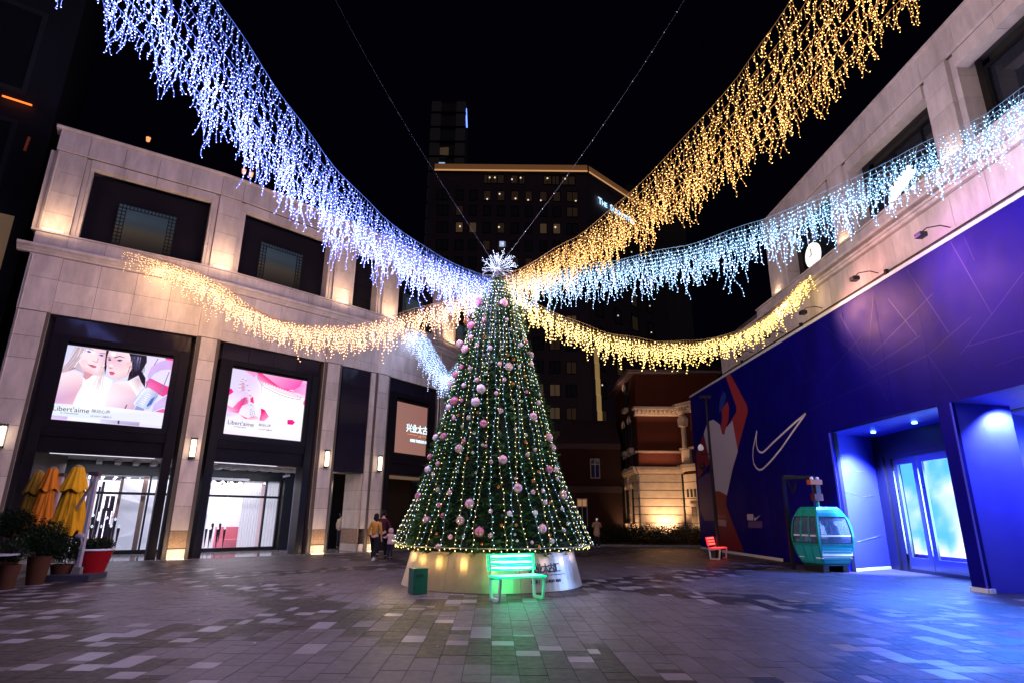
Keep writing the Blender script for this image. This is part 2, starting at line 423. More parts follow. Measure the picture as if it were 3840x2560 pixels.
# lower bays -----------------------------------------------------------------
def frame_rect(mb, fr, s0, s1, z0, z1, t, n0, n1):
    mb.box(s0, s0+t, n0, n1, z0, z1, fr); mb.box(s1-t, s1, n0, n1, z0, z1, fr)
    mb.box(s0+t, s1-t, n0, n1, z1-t, z1, fr); mb.box(s0+t, s1-t, n0, n1, z0, z0+t, fr)
for i in (1, 3, 7):
    fr = SEG[i]; L_ = fr.len
    # dark bronze surround: posts down to ground, head panels above the screen, beam below it
    bay = MB()
    a, b = .17, L_-.17
    mb = MB(); mb.box(a, a+.30, -.75, -.16, 0, 7.6, fr); mb.build('post', DARKM, mall)
    mb = MB(); mb.box(b-.30, b, -.75, -.16, 0, 7.6, fr); mb.build('post', DARKM, mall)
    for k in range(4):
        stone_panel(fr, a+(b-a)*k/4, a+(b-a)*(k+1)/4, 7.62, 8.24, -.2, GLP, name='head_panel')
    mb = MB(); frame_rect(mb, fr, a+.30, b-.30, 4.42, 7.62, .2, -.5, -.2); mb.build('screen_surround', DARKM, mall)
    mb = MB()
    mb.box(a+.30, b-.30, -.62, -.30, 3.56, 4.10, fr); mb.box(a+.30, b-.30, -.62, -.22, 4.10, 4.42, fr); mb.box(a+.3, b-.3, -.62, -.2, 4.18, 4.22, fr)
    mb.build('beam', DARKP, mall)
    mb = MB(); mb.box(a+.28, b-.28, -.9, -.5, 4.4, 8.27, fr); mb.build('back_panel', BLACK, mall)
    core2 = MB(); core2.box(-.1, L_+.1, -1.3, -.92, 3.6, 11, fr); core2.build('wall_core', STONE_D, mall)
# bay 3: hanging dark panels
fr = SEG[5]; L_ = fr.len
for k in range(6):
    stone_panel(fr, .12, L_-.25, 3.46+.8*k, 3.46+.8*(k+1), -.16, GLP, name='dark_panel')
mb = MB(); mb.box(.1, L_-.2, -1.0, -.24, 3.5, 8.27, fr); mb.build('back_panel', BLACK, mall)
# stone jambs beside the bay-3 passage
for z0, z1 in JL:
    stone_panel(fr, L_-.25, L_, z0, z1, -.1)
frj = Fr(fr(L_-.30, -1.5, 0)[:2], fr(L_-.30, -.16, 0)[:2])
for k, (z0, z1) in enumerate([(0.02, .36), (.36, 1.0), (1.0, 1.86), (1.86, 2.7), (2.7, 3.46)]):
    stone_panel(frj, 0, 1.3, z0, z1, 0, GRANITE if k == 1 else STONE)
# arcade floor, rear walls and ceiling
D = 4.0  # depth of the arcade in front of the shop glass
fl = MB(); ce = MB()
for i, fr in enumerate(SEG):
    fl.box(-.25, fr.len+.25, -9.5, -.05, -.02, .012+.0006*i, fr)
    ce.box(-.3, fr.len+.3, -9.5, -.95, 3.62+.001*i, 3.7+.001*i, fr)
fl.build('arcade_floor', TERR, mall); ce.build('arcade_ceiling', mat('ceiling_plaster', (.55, .53, .52), .7), mall)
IN1, IN2, IN3, IN4 = SEG[1], SEG[3], SEG[5], SEG[7]
GL = thin_glass('shop_glass')
LIT = mat('shop_glow_wall', (.8, .8, .82), .6, emit=(.75, .78, 1), estr=.32)  # wall brightness put in as emission
def shopglass(fr, pxs, n, zt=3.22, mid=2.32, name='shopfront', px_open=None):
    """aluminium framed glazing: pxs = list of s positions of mullions"""
    s0, s1 = pxs[0], pxs[-1]
    mb = MB(); mb.box(s0, s1, n-.05, n+.05, .0, .05, fr); fo = mb.build(name, BLACK, mall)
    for s in pxs: q = MB(); q.box(s-.035, s+.035, n-.06, n+.06, .05, zt, fr); q.build('mullion', BLACK, fo)
    for zz, h in ((.05, .12), (mid, .1), (zt-.1, .14)):
        q = MB(); q.box(s0, s1, n-.055, n+.055, zz, zz+h, fr); q.build('rail', BLACK, fo)
    for k in range(len(pxs)-1):
        q = MB(); q.box(pxs[k]+.06, pxs[k+1]-.06, n-.012, n+.0, .17, mid, fr); q.build('pane', GL, fo)
        q = MB(); q.box(pxs[k]+.06, pxs[k+1]-.06, n-.012, n+.0, mid+.1, zt-.1, fr); q.build('pane', GL, fo)
    return fo
# shop 1 ---------------------------------------------------------------------
n1 = -4.2
sL = IN1.hit(296, 1850, n1)[0]; sM = IN1.hit(548, 1900, n1)[0]; sR = IN1.hit(640, 1900, n1)[0]
shopglass(IN1, [sL, sM, sR+.6], n1)
mb = MB(); mb.box(sL-6, sL-.06, n1-.3, n1+.1, 0, 3.62, IN1); mb.build('dark_wall', BLACK, mall)
mb = MB(); mb.box(IN1.hit(100, 1850, -2.6)[0], IN1.hit(172, 1850, -2.6)[0], -2.9, -2.6, 0, 3.5, IN1); mb.build('arcade_pier', STONE, mall)
mb = MB(); mb.box(-1.2, 6.5, n1-.05, n1+.1, 3.26, 3.62, IN1); mb.build('shop_header', BLACK, mall)
mb = MB() # soffit pelmets
for k in range(9): mb.box(sL+.35+k*.62, sL+.55+k*.62, n1+.3, n1+1.6, 3.46, 3.61, IN1)
mb.build('soffit_fins', WHITE, mall)
nb = n1-3.6
mb = MB(); mb.box(sL-1, sR+4, nb-.1, nb, 0, 3.6, IN1); mb.build('shop_back_wall', LIT, mall)
mb = MB(); mb.box(sL-.5, sR+3, nb, n1-.1, 3.05, 3.15, IN1); mb.build('shop_ceiling', mat('shop_ceiling', (.8, .8, .8), .6), mall)
mb = MB(); mb.box(sL-.62, sL-.5, nb, n1-.1, 0, 3.6, IN1); mb.build('shop_side_wall', WHITE, mall)
mb = MB() # ceiling downlights
for k in range(9):
    for j in range(3): mb.box(sL+.2+k*.45, sL+.3+k*.45, n1-1.0-j*.9, n1-.9-j*.9, 3.03, 3.045, IN1)
mb.build('downlights', mat('downlight', (1, 1, 1), .4, emit=(.9, .92, 1), estr=14), mall)
# faceted white feature wall
mb = MB(); rr = random.Random(4); nx, nz = 5, 6
a0, a1 = IN1.hit(445, 1900, n1-.9)[0], IN1.hit(640, 1900, n1-.9)[0]+1.5
gp = [[(a0+(a1-a0)*(i+(rr.uniform(-.3, .3) if 0 < i < nx else 0))/nx, n1-.9+rr.uniform(-.12, .12), .1+3.0*(j+(rr.uniform(-.3, .3) if 0 < j < nz else 0))/nz) for j in range(nz+1)] for i in range(nx+1)]
for i in range(nx):
    for j in range(nz):
        q = [IN1(*gp[i][j]), IN1(*gp[i+1][j]), IN1(*gp[i+1][j+1]), IN1(*gp[i][j+1])]
        mb.add(q, [(0, 1, 2), (0, 2, 3)] if (i+j) % 2 else [(0, 1, 3), (1, 2, 3)])
mb.build('faceted_wall', mat('faceted_white', (.7, .7, .76), .5, emit=(.7, .75, 1), estr=.45), mall)  # faceted wall brightened by emission in its material
mb = MB(); mb.box(a0-.1, a0, n1-1.2, n1-.5, .1, 3.05, IN1); mb.box(IN1.hit(522, 1900, n1-.3)[0], IN1.hit(540, 1900, n1-.3)[0], n1-.5, n1-.3, .1, 3.05, IN1)
mb.build('timber_post', mat('pale_timber', (.4, .28, .22), .5), mall)
mb = MB() # dark glass rods and vertical display poles
for k in range(13):
    s = sL+.1+k*(a0-sL-.2)/13+rr.uniform(-.05, .05); h = rr.uniform(.9, 3.0)
    mb.box(s, s+rr.uniform(.03, .14), n1-.9-rr.random()*1.2, n1-.85+rr.random()*.02, .1, h, IN1)
mb.build('display_rods', mat('rod_dark', (.06, .05, .07), .3), mall)
mb = MB()
for k in range(10):
    s = sL+.1+k*(a0-sL-.2)/10+rr.uniform(-.08, .08); z = rr.uniform(.2, 2); mb.box(s, s+.03, n1-.8, n1-.78, z, z+rr.uniform(.5, 1.4), IN1)
mb.build('light_rods', mat('rod_lit', (1, 1, 1), .3, emit=(.9, .75, 1), estr=2.2), mall)
lamp('AREA', IN1((sL+sR)/2+.5, n1-1.8, 3.0), 170, (.86, .84, 1), size=4.5, sy=2.6, aim=IN1((sL+sR)/2+.5, n1-1.8, 0), name='shop_ceiling_light')
lamp('AREA', IN1((sL+sR)/2, n1+1.6, 3.4), 70, (.8, .8, 1), size=4, sy=.5, aim=IN1((sL+sR)/2, n1+1.0, 0), name='arcade_light')
rs = random.Random(77)
for k in range(6):  # glass shelves with small stock in shop one
    sx0 = sL+.3+k*.7; mb = MB(); zz = .9+.5*(k % 3)
    mb.box(sx0, sx0+.5, nb+.05, nb+.35, zz, zz+.03, IN1); so = mb.build('shelf', MATS['rod_dark'], mall)
    for q in range(4): mb = MB(); a_ = sx0+.04+q*.12; mb.box(a_, a_+.07, nb+.12, nb+.25, zz+.03, zz+.03+rs.uniform(.08, .22), IN1); mb.build('stock_item', mat('stock_%d' % (q % 3), ((.5, .1, .2), (.6, .5, .3), (.1, .12, .2))[q % 3], .4), so)
mb = MB()
for k in range(3): mb.box(sL+.2, sR+1.5, nb+.9+k*.9, nb+.94+k*.9, 3.0, 3.03, IN1)
mb.build('ceiling_tracks', BLACK, mall)
STRIP = mat('soffit_strip', (1, 1, 1), .4, emit=(.82, .84, 1), estr=1.6)
for fr, a_, b_ in ((IN1, .8, 4.0), (IN2, .5, 3.4)):
    mb = MB(); mb.box(a_, b_, -1.18, -1.0, 3.585, 3.61, fr); mb.build('soffit_light', STRIP, mall)
# diamond window stickers with black spikes
def diamonds(fr, n, pts):
    mb = MB(); sp = MB()
    for (u, v) in pts:
        s, z = fr.hit(u, v, n+.02); r = .055
        for q in (1, .62): pass
        o_ = [(s, z-r*1.25), (s+r, z), (s, z+r*1.25), (s-r, z)]; i_ = [(s, z-r*.85), (s+r*.62, z), (s, z+r*.85), (s-r*.62, z)]
        P = [fr(a, n+.012, c) for a, c in o_+i_]; mb.add(P, [(0, 1, 5, 4), (1, 2, 6, 5), (2, 3, 7, 6), (3, 0, 4, 7)])
        mb.add([fr(s-.01, n+.012, z-r*.8), fr(s+.01, n+.012, z-r*.8), fr(s+.01, n+.012, z+r*.8), fr(s-.01, n+.012, z+r*.8)], [(0, 1, 2, 3)])
        sp.add([fr(s-.055, n+.006, z-.1), fr(s-.03, n+.006, z-.05), fr(s+.03, n+.006, z-.05), fr(s+.055, n+.006, z-.1), fr(s+.035, n+.006, z-.45), fr(s+.01, n+.006, z-.85), fr(s-.01, n+.006, z-.85), fr(s-.035, n+.006, z-.5)], [(7, 6, 5, 4, 3, 2, 1, 0)])
    mb.build('diamond_sticker', mat('sticker_white', (.9, .95, 1), .4, emit=(.7, .9, 1), estr=.7), mall)
    sp.build('spike_sticker', mat('sticker_black', (.02, .02, .03), .4), mall)
diamonds(IN1, n1, [(345, 1972), (368, 1945), (380, 1972), (402, 1940), (417, 1970), (433, 1945), (446, 1972), (350, 1930)])
# shop 2 ---------------------------------------------------------------------
n2 = -4.0
s0 = IN2.hit(760, 1900, n2)[0]-.8; s1 = IN2.hit(990, 1900, n2)[0]; s2 = IN2.hit(1042, 1900, n2)[0]; s3 = IN2.hit(1105, 1900, n2)[0]
shopglass(IN2, [s0, s1, s2], n2)
mb = MB(); mb.box(s2+.05, s3, n2-.1, n2+.35, 0, 3.4, IN2); mb.build('dark_door', BLACK, mall)
mb = MB(); mb.box(s0-1, s3+4, n2-.05, n2+.1, 3.26, 3.62, IN2); mb.build('shop_header', BLACK, mall)
mb = MB()
for k in range(8): mb.box(s0+.8+k*.55, s0+1.1+k*.55, n2+.3, n2+1.8, 3.5, 3.61, IN2)
mb.build('soffit_fins', WHITE, mall)
nb2 = n2-3.5
mb = MB(); mb.box(s0-1, s3+4, nb2-.1, nb2, 0, 3.6, IN2); mb.build('shop_back_wall', mat('shop_pink_wall', (.8, .66, .72), .6, emit=(.95, .7, .85), estr=.32), mall)  # pink wall carries its brightness as emission
mb = MB(); mb.box(s0-1, s3+2, nb2, n2-.1, 3.05, 3.15, IN2); mb.build('shop_ceiling', MATS['shop_ceiling'], mall)
mb = MB()
for k in range(9):
    for j in range(3): mb.box(s0+.6+k*.4, s0+.7+k*.4, n2-1.0-j*.9, n2-.9-j*.9, 3.03, 3.045, IN2)
mb.build('downlights', MATS['downlight'], mall)
# curtain with folds
def curtain(fr, a, b, n, z0, z1, m, folds=14, amp=.05):
    mb = MB(); K = folds*6; vs = []
    for k in range(K+1):
        t = k/K; vs += [fr(a+(b-a)*t, n+amp*sin(t*folds*2*pi), z0), fr(a+(b-a)*t, n+amp*.8*sin(t*folds*2*pi+.3), z1)]
    mb.add(vs, [(2*k, 2*k+2, 2*k+3, 2*k+1) for k in range(K)]); return mb.build('curtain', m, mall, smooth=True)
CUR = mat('white_curtain', (.75, .75, .78), .8, emit=(.8, .82, 1), estr=.42)  # cloth given a glow in place of light on it
curtain(IN2, IN2.hit(905, 1900, n2-.6)[0], IN2.hit(972, 1900, n2-.6)[0], n2-.6, .15, 3.05, CUR, 7)
curtain(IN2, IN2.hit(990, 1900, n2-.6)[0], IN2.hit(1045, 1900, n2-.6)[0], n2-.6, .15, 3.05, CUR, 5)
a, b = IN2.hit(845, 1990, n2-1.6)[0], IN2.hit(915, 2020, n2-1.6)[0]
mb = MB(); mb.box(a, b, n2-2.4, n2-1.6, 0, .45, IN2); mb.box(a-.1, b, n2-2.6, n2-2.35, 0, 1.0, IN2); mb.build('pink_sofa', mat('pink_velvet', (.7, .2, .26), .7, var=.1), mall)
mb = MB(); mb.prism([(IN2.hit(822, 1990, nb2+.3)[0], .9), (IN2.hit(822, 1925, nb2+.3)[0], 1.6), (IN2.hit(885, 1890, nb2+.3)[0], 2.6), (IN2.hit(872, 1960, nb2+.3)[0], .7)], IN2, nb2+.2, nb2+.3); mb.build('timber_panel', mat('rose_timber', (.5, .3, .28), .5), mall)
lamp('AREA', IN2((s0+s2)/2, n2-1.8, 3.0), 130, (1, .86, .95), size=4, sy=2.6, aim=IN2((s0+s2)/2, n2-1.8, 0), name='shop_ceiling_light')
lamp('AREA', IN2((s0+s2)/2, n2+1.6, 3.4), 60, (.8, .8, 1), size=4, sy=.5, aim=IN2((s0+s2)/2, n2+1.0, 0), name='arcade_light')
diamonds(IN2, n2, [(776, 1975), (791, 1978), (800, 1955), (818, 1978), (828, 1955), (844, 1978)])
PEN = mat('pendant_glow', (1, .9, .8), .3, emit=(1, .85, .75), estr=5)
mb = MB()
for (u, v) in ((855, 1863), (860, 1882), (850, 1892), (838, 1910)):
    s, z = IN2.hit(u, v, n2-1.4); mb.ball(IN2(s, n2-1.4, z), .035, 8, 5)
mb.build('pendant_lamps', PEN, mall)
SGN = mat('backlit_letters', (1, 1, 1), .4, emit=(.95, .93, 1), estr=2.2)
s, z = IN2.hit(893, 1824, n2-.15)
text('shop_sign_lettering', "Libert'aime", IN2.mat4(s, n2-.15, z), .36, SGN, mall, .008, 'RIGHT', bold=.008)
s, z = IN2.hit(893, 1829, n2-.15)
text('shop_sign_lettering', "BY FOREVERMARK", IN2.mat4(s, n2-.15, z-.03), .13, SGN, mall, .004, 'RIGHT', bold=.003)
# wide blue-lit metal post on the right of bay 2 and warm lamp by the door
mb = MB(); a = IN2.hit(1108, 1900, -.6)[0]; b = IN2.hit(1150, 1900, -.6)[0]
mb.box(a, b, -.95, -.55, 0, 3.56, IN2); mb.build('steel_post', mat('blue_grey_steel', (.08, .1, .16), .28, metal=.7), mall)
mb = MB(); mb.bar(IN2(L_*.75, -1.4, 3.62), IN2(L_*.75, -1.4, 3.35), .03); q = IN2(IN2.hit(1072, 1784, -1.4)[0], -1.4, 0)
s, z = IN2.hit(1072, 1784, -1.4); mb = MB(); mb.bar(IN2(s, -1.4, 3.62), IN2(s, -1.4, z+.05), .025); mb.bar(IN2(s-.13, -1.4, z-.02), IN2(s+.13, -1.3, z+.05), .09, .09)
o = mb.build('security_camera', WHITE); tagt(o, 'white security camera hanging under the soffit of the second shop bay', 'camera')
# passage of bay 3 and dark hall of bay 4
a = IN3.hit(1262, 1900, -2.6)[0]
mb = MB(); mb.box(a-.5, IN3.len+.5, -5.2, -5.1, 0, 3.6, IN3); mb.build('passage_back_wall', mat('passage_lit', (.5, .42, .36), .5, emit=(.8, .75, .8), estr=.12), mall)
mb = MB()
for u in (1276, 1292, 1296): 
    s = IN3.hit(u, 1900, -4.4)[0]; mb.box(s-.05, s+.05, -4.5, -4.4, .02, 3.1, IN3)
mb.box(a-.5, IN3.len+.4, -4.5, -4.4, 2.75, 3.0, IN3); mb.build('passage_door_frame', BLACK, mall)
mb = MB(); s = IN3.hit(1305, 1900, -4.8)[0]; mb.box(s-.02, s+.22, -4.9, -4.8, .1, 2.6, IN3); mb.build('lit_display', mat('cool_display', (1, 1, 1), .4, emit=(.7, .85, 1), estr=2.5), mall)
lamp('POINT', IN3(1.0, -4.0, 3.0), 40, (1, .8, .6), size=.15, name='passage_light')
mb = MB(); mb.box(-.4, IN4.len+1.5, -3.2, -3.1, 0, 3.6, IN4); mb.build('hall_back_wall', BLACK, mall)
mb = MB()
for k in range(5): mb.box(.3, IN4.len, -.95-k*.18, -.85-k*.18, 3.45, 3.55, IN4)
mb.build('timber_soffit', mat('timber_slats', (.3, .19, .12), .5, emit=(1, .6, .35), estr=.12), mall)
# ---- ad screens (things of their own)
def screen(fr, quad, n, name, label, layers, strength, texts, txtcol):
    """quad in pixels TL TR BR BL on plane n; layers = list of (polygon px, colour or per-vertex colours)"""
    cc = [fr.hit(u, v, n) for u, v in quad]
    s0 = (cc[0][0]+cc[3][0])/2; s1 = (cc[1][0]+cc[2][0])/2; z1 = (cc[0][1]+cc[1][1])/2; z0 = (cc[2][1]+cc[3][1])/2
    t = thing(name, label, 'screen', fr((s0+s1)/2, n, z0))
    mb = MB(); mb.box(s0-.06, s1+.06, n-.16, n-.012, z0-.06, z1+.06, fr); mb.build('housing', BLACK, t)
    mb = MB(); S_ = vcol_mat(name+'_leds', strength)
    k = 0
    for poly, c in layers:
        pts = []
        for (u, v) in poly:
            s, z = fr.hit(u, v, n); pts.append((min(max(s, s0), s1), min(max(z, z0), z1)))
        cols = [c]*len(pts) if not isinstance(c[0], (tuple, list)) else list(c)
        vs = [fr(a, n-.010+k*.00015, z) for a, z in pts]
        mb.add(vs, [tuple(range(len(vs)))], [tuple(x**2.2 for x in q) for q in cols]); k += 1
    o = mb.build('screen_image', S_, t)
    for body, (u, v), size, al in texts:
        s, z = fr.hit(u, v, n); text('caption', body, fr.mat4(s, n+.028, z), size, txtcol, t, .0015, al)
    return t
def zp(x, y, ox, oy, sc): return (ox+x/sc, oy+y/sc)
A1 = lambda *p: [zp(x, y, 180, 1260, 4.127) for x, y in p]
sk = (1, .90, .93); sk2 = (.93, .72, .82); wh = (.97, .97, 1); bgc = (.86, .82, .96)
lay = [
 (A1((190, 115), (2015, 360), (1830, 1450), (-40, 1270)), [(.84, .84, .99), (.93, .86, .98), (.9, .9, 1), (.95, .85, .97)]),
 # long blond hair of the left model
 (A1((420, 160), (905, 200), (900, 420), (840, 620), (800, 830), (720, 900), (690, 640), (420, 500), (250, 560), (80, 640), (100, 590), (300, 400)), [(.82, .74, .80), (.78, .66, .70), (.9, .8, .84), (.95, .85, .9), (1, .93, .95), (1, .9, .94), (.93, .8, .86), (.62, .5, .58), (.86, .74, .82), (.84, .76, .84), (.8, .72, .82), (.74, .66, .74)]),
 # left shoulder
 (A1((390, 520), (500, 560), (545, 650), (520, 760), (450, 880), (400, 1000), (375, 1055), (0, 1025), (30, 860), (80, 640), (200, 570)), [(.98, .88, .93), sk, sk, (.94, .76, .84), (.9, .68, .78), sk2, sk2, (.82, .66, .86), (.95, .84, .95), (.98, .9, .97), sk]),
 # white tops
 (A1((545, 640), (700, 600), (900, 620), (1000, 680), (950, 900), (880, 1100), (380, 1060), (450, 900), (530, 760)), (1, 1, 1)),
 # left face
 (A1((600, 190), (700, 170), (895, 215), (900, 330), (870, 450), (800, 540), (700, 580), (600, 560), (520, 490), (480, 400), (500, 280)), [sk, sk, (.95, .82, .88), sk2, (1, .93, .95), (1, .88, .92), (.95, .8, .85), (.92, .72, .78), (.92, .75, .8), sk, sk]),
 (A1((560, 540), (700, 585), (640, 640), (580, 670), (545, 620)), (.86, .6, .66)),
 (A1((600, 425), (690, 440), (755, 462), (735, 488), (680, 482)), (.86, .42, .52)),
 (A1((600, 428), (690, 446), (755, 462), (690, 455)), (.6, .25, .35)),
 (A1((592, 235), (630, 218), (680, 245), (635, 252)), (.35, .5, .85)), (A1((625, 228), (650, 228), (650, 248), (625, 246)), (.15, .25, .6)),
 (A1((775, 290), (830, 280), (875, 300), (830, 312)), (.35, .5, .85)), (A1((815, 284), (842, 284), (842, 306), (815, 304)), (.15, .25, .6)),
 (A1((770, 268), (830, 255), (895, 262), (895, 272), (830, 266)), (.6, .42, .45)), (A1((600, 195), (650, 188), (712, 215), (712, 222), (650, 200)), (.65, .5, .52)),
 (A1((680, 365), (720, 385), (770, 400), (760, 410), (700, 390)), (.85, .6, .66)),
 (A1((768, 330), (790, 330), (775, 400), (755, 395)), (.9, .7, .75)),
 # right model: dark hair, face, back
 (A1((905, 215), (1530, 300), (1530, 400), (1450, 540), (1510, 640), (1500, 790), (1440, 700), (1400, 600), (1230, 690), (1250, 600), (1300, 420), (1260, 280), (960, 225), (880, 600), (870, 470)), [(.12, .08, .14)]*2+[(.2, .15, .22), (.1, .07, .12), (.1, .07, .14), (.12, .08, .14), (.3, .2, .28), (.15, .1, .15), (.3, .2, .25), (.1, .06, .1), (.1, .05, .08), (.1, .05, .1), (.1, .08, .1), (.05, .05, .2), (.1, .08, .15)]),
 (A1((1300, 300), (1440, 320), (1420, 520), (1330, 560)), [(.35, .35, .5), (.6, .6, .75), (.2, .18, .28), (.12, .1, .16)]),
 (A1((945, 222), (1255, 262), (1300, 380), (1300, 500), (1230, 610), (1100, 665), (1000, 650), (940, 590), (905, 440), (910, 330)), [sk, sk, (1, .9, .9), (.98, .84, .86), (.92, .74, .78), (.92, .78, .84), (.95, .8, .86), sk, (.96, .82, .88), sk2]),
 (A1((1020, 325), (1110, 300), (1190, 325), (1190, 332), (1110, 314), (1030, 338)), (.42, .28, .32)), (A1((915, 318), (960, 325), (975, 345), (920, 328)), (.42, .28, .32)),
 (A1((1060, 372), (1110, 355), (1160, 372), (1110, 390)), (.25, .25, .4)), (A1((925, 355), (960, 345), (985, 372), (945, 375)), (.25, .25, .4)),
 (A1((940, 548), (985, 538), (1045, 562), (1010, 598), (965, 598)), (.9, .4, .55)), (A1((940, 552), (985, 556), (1045, 564), (985, 566)), (.6, .2, .35)),
 (A1((930, 490), (965, 470), (1005, 490), (975, 505)), (.85, .62, .7)),
 (A1((1100, 690), (1240, 690), (1330, 760), (1380, 900), (1370, 1030), (1320, 1140), (870, 1100), (900, 960), (930, 830), (1000, 720)), [sk, (1, .95, .96), (1, .95, .97), (.94, .78, .86), (.86, .66, .78), (.86, .68, .82), (.97, .9, .97), (1, .95, 1), (1, .96, 1), sk]),
 (A1((1215, 1050), (1230, 1055), (1200, 1125), (1175, 1122)), (.6, .3, .38)),
 (A1((1240, 690), (1400, 640), (1490, 790), (1420, 830), (1390, 950)), [(1, 1, 1), (.85, .66, .72), (.94, .9, .97), (.95, .93, .99), (1, 1, 1)]),
 # ribbon and jewel
 (A1((1545, 600), (1600, 470), (1720, 400), (1850, 355), (2010, 370), (1980, 540), (1880, 510), (1750, 520), (1640, 580), (1545, 700)), [(.8, .66, .92), (.86, .7, .94), (.76, .62, .9), (.85, .7, .93), (.9, .6, .85), (.9, .55, .8), (.84, .7, .94), (.8, .68, .95), (.83, .72, .95), (.8, .7, .95)]),
 (A1((1815, 330), (2010, 360), (2005, 395), (1820, 358)), (.92, .3, .6)), (A1((1900, 520), (1980, 530), (1975, 550)), (.9, .2, .5)),
 (A1((1510, 700), (1590, 645), (1780, 740), (1900, 790), (1915, 850), (1780, 930), (1640, 860), (1520, 780)), [(.95, .4, .7), (.93, .3, .62), (.9, .25, .55), (.93, .4, .65), (.93, .2, .5), (.92, .3, .6), (.95, .35, .65), (.97, .5, .75)]),
 (A1((1640, 1040), (1900, 870), (1880, 1060), (1610, 1165)), [(.84, .76, .96), (.78, .66, .9), (.86, .74, .94), (.8, .7, .94)]), (A1((1650, 1160), (1790, 1115), (1830, 1190)), (.9, .4, .65)),
 (A1((1700, 340), (1712, 342), (1650, 450), (1638, 448)), (.45, .42, .6)), (A1((1870, 545), (1884, 547), (1800, 760), (1720, 900), (1706, 895), (1788, 750)), (.5, .48, .66)), (A1((1570, 645), (1582, 647), (1520, 800), (1506, 795)), (.5, .48, .66)),
 (A1((1490, 800), (1560, 790), (1700, 880), (1700, 930), (1560, 1120), (1450, 1130), (1320, 1050), (1330, 990), (1400, 880)), [(.8, .82, .95), (.9, .92, 1), (.7, .72, .9), (.6, .64, .85), (.7, .74, .95), (.85, .88, 1), (.9, .92, 1), (.75, .78, .95), (.85, .88, 1)]),
 (A1((1600, 960), (1660, 925), (1600, 1050), (1530, 1090), (1530, 1060)), (.3, .42, .75)),
 (A1((1370, 1070), (1490, 1120), (1480, 1155), (1330, 1140)), (.6, .62, .85)),
]
for k in range(9):
    x, y = 1345+k*19, 1020-k*24; lay.append((A1((x-16, y), (x, y-16), (x+16, y), (x, y+16)), (1, 1, 1)))
for k in range(6):
    x, y = 1420+k*22, 1030-k*28; lay.append((A1((x-6, y-20), (x+62, y+8), (x+58, y+24), (x-10, y-4)), (.98, .98, 1))); lay.append((A1((x-8, y-22), (x+64, y+6), (x+64, y+9), (x-8, y-18)), (.4, .42, .6)))
lay += [
 (A1((-20, 1025), (880, 1085), (1490, 1150), (1880, 1195), (1840, 1390), (-50, 1215)), [(.9, .9, 1), (1, 1, 1), (.98, .98, 1), (.93, .92, 1), (.94, .93, 1), (.88, .93, 1)]),
 (A1((-40, 1210), (305, 1240), (295, 1290), (-40, 1272)), [(.85, .75, .95), (.8, .7, .9), (.85, .75, .93), (.9, .82, 1)]),
 (A1((305, 1240), (800, 1280), (800, 1340), (295, 1290)), (.95, .96, 1)),
 (A1((820, 1280), (1420, 1325), (1410, 1385), (820, 1340)), [(.85, .82, .95), (.78, .7, .86), (.62, .58, .74), (.9, .86, .98)]),
 (A1((1080, 1300), (1110, 1302), (1100, 1355), (1075, 1352)), (.3, .2, .28)),
]
CAP = mat('caption_dark', (.02, .02, .05), .5); CAPG = mat('caption_grey', (.2, .2, .3), .5)
rh_ = random.Random(15); hair1 = []
for k in range(46):
    f = rh_.random(); x0_, y0_ = 430+300*f*.55, 170+10*f; x1_, y1_ = 100+330*f+rh_.uniform(-20, 20), 610-150*f; c_ = rh_.choice([(.66, .52, .56), (.95, .88, .93), (.74, .62, .68), (1, .96, 1)]); w_ = rh_.uniform(3, 7)
    xm, ym = (x0_+x1_)/2+40, (y0_+y1_)/2-20; hair1.append((A1((x0_, y0_), (x0_+w_, y0_), (xm+w_, ym), (x1_+w_, y1_), (x1_, y1_), (xm, ym)), c_))
for k in range(26):
    x0_ = rh_.uniform(820, 880); y0_ = rh_.uniform(420, 560); x1_ = x0_-rh_.uniform(20, 150); y1_ = y0_+rh_.uniform(150, 360); c_ = rh_.choice([(.8, .64, .68), (.95, .85, .88), (.88, .74, .78)]); hair1.append((A1((x0_, y0_), (x0_+6, y0_), (x1_+4, y1_), (x1_, y1_)), c_))
for k in range(30):
    x0_ = rh_.uniform(1270, 1500); y0_ = 300+(x0_-1270)*.12; x1_ = x0_-rh_.uniform(-10, 90); y1_ = y0_+rh_.uniform(150, 300); c_ = rh_.choice([(.3, .28, .4), (.05, .03, .06), (.18, .14, .22)]); hair1.append((A1((x0_, y0_), (x0_+7, y0_), (x1_+5, y1_), (x1_, y1_)), c_))
for (x, y, r_, c_) in ((560, 400, 60, (1, .84, .88)), (1250, 430, 48, (1, .78, .8)), (980, 450, 30, (1, .93, .95)), (700, 250, 30, (1, .97, .98)), (1010, 280, 40, (1, .97, .98))):
    hair1.append((A1(*[(x+r_*cos(q*pi/6), y+r_*.8*sin(q*pi/6)) for q in range(12)]), c_))
lay[-5:-5] = hair1
q1 = [zp(x, y, 180, 1260, 4.127) for x, y in ((205, 118), (2012, 362), (1838, 1440), (-58, 1268))]
sc1 = screen(IN1, q1, -.27, 'ad_screen', 'lit advertising screen with two young women and a ring on a chain, nearest bay', lay, 1.08,
  [("Libert'aime", A1((62, 1140))[0], .235, 'LEFT'), ("BY FOREVERMARK", A1((190, 1188))[0], .062, 'LEFT'), ("映动心声", A1((668, 1172))[0], .14, 'LEFT'), ("LE LIGHT 冰糖系列", A1((655, 1240))[0], .075, 'LEFT')], CAP)
A2 = lambda *p: [zp(x, y, 800, 1350, 4.752) for x, y in p]
w1 = (1, 1, 1); pk = (1, .55, .8); hp = (1, .02, .5)
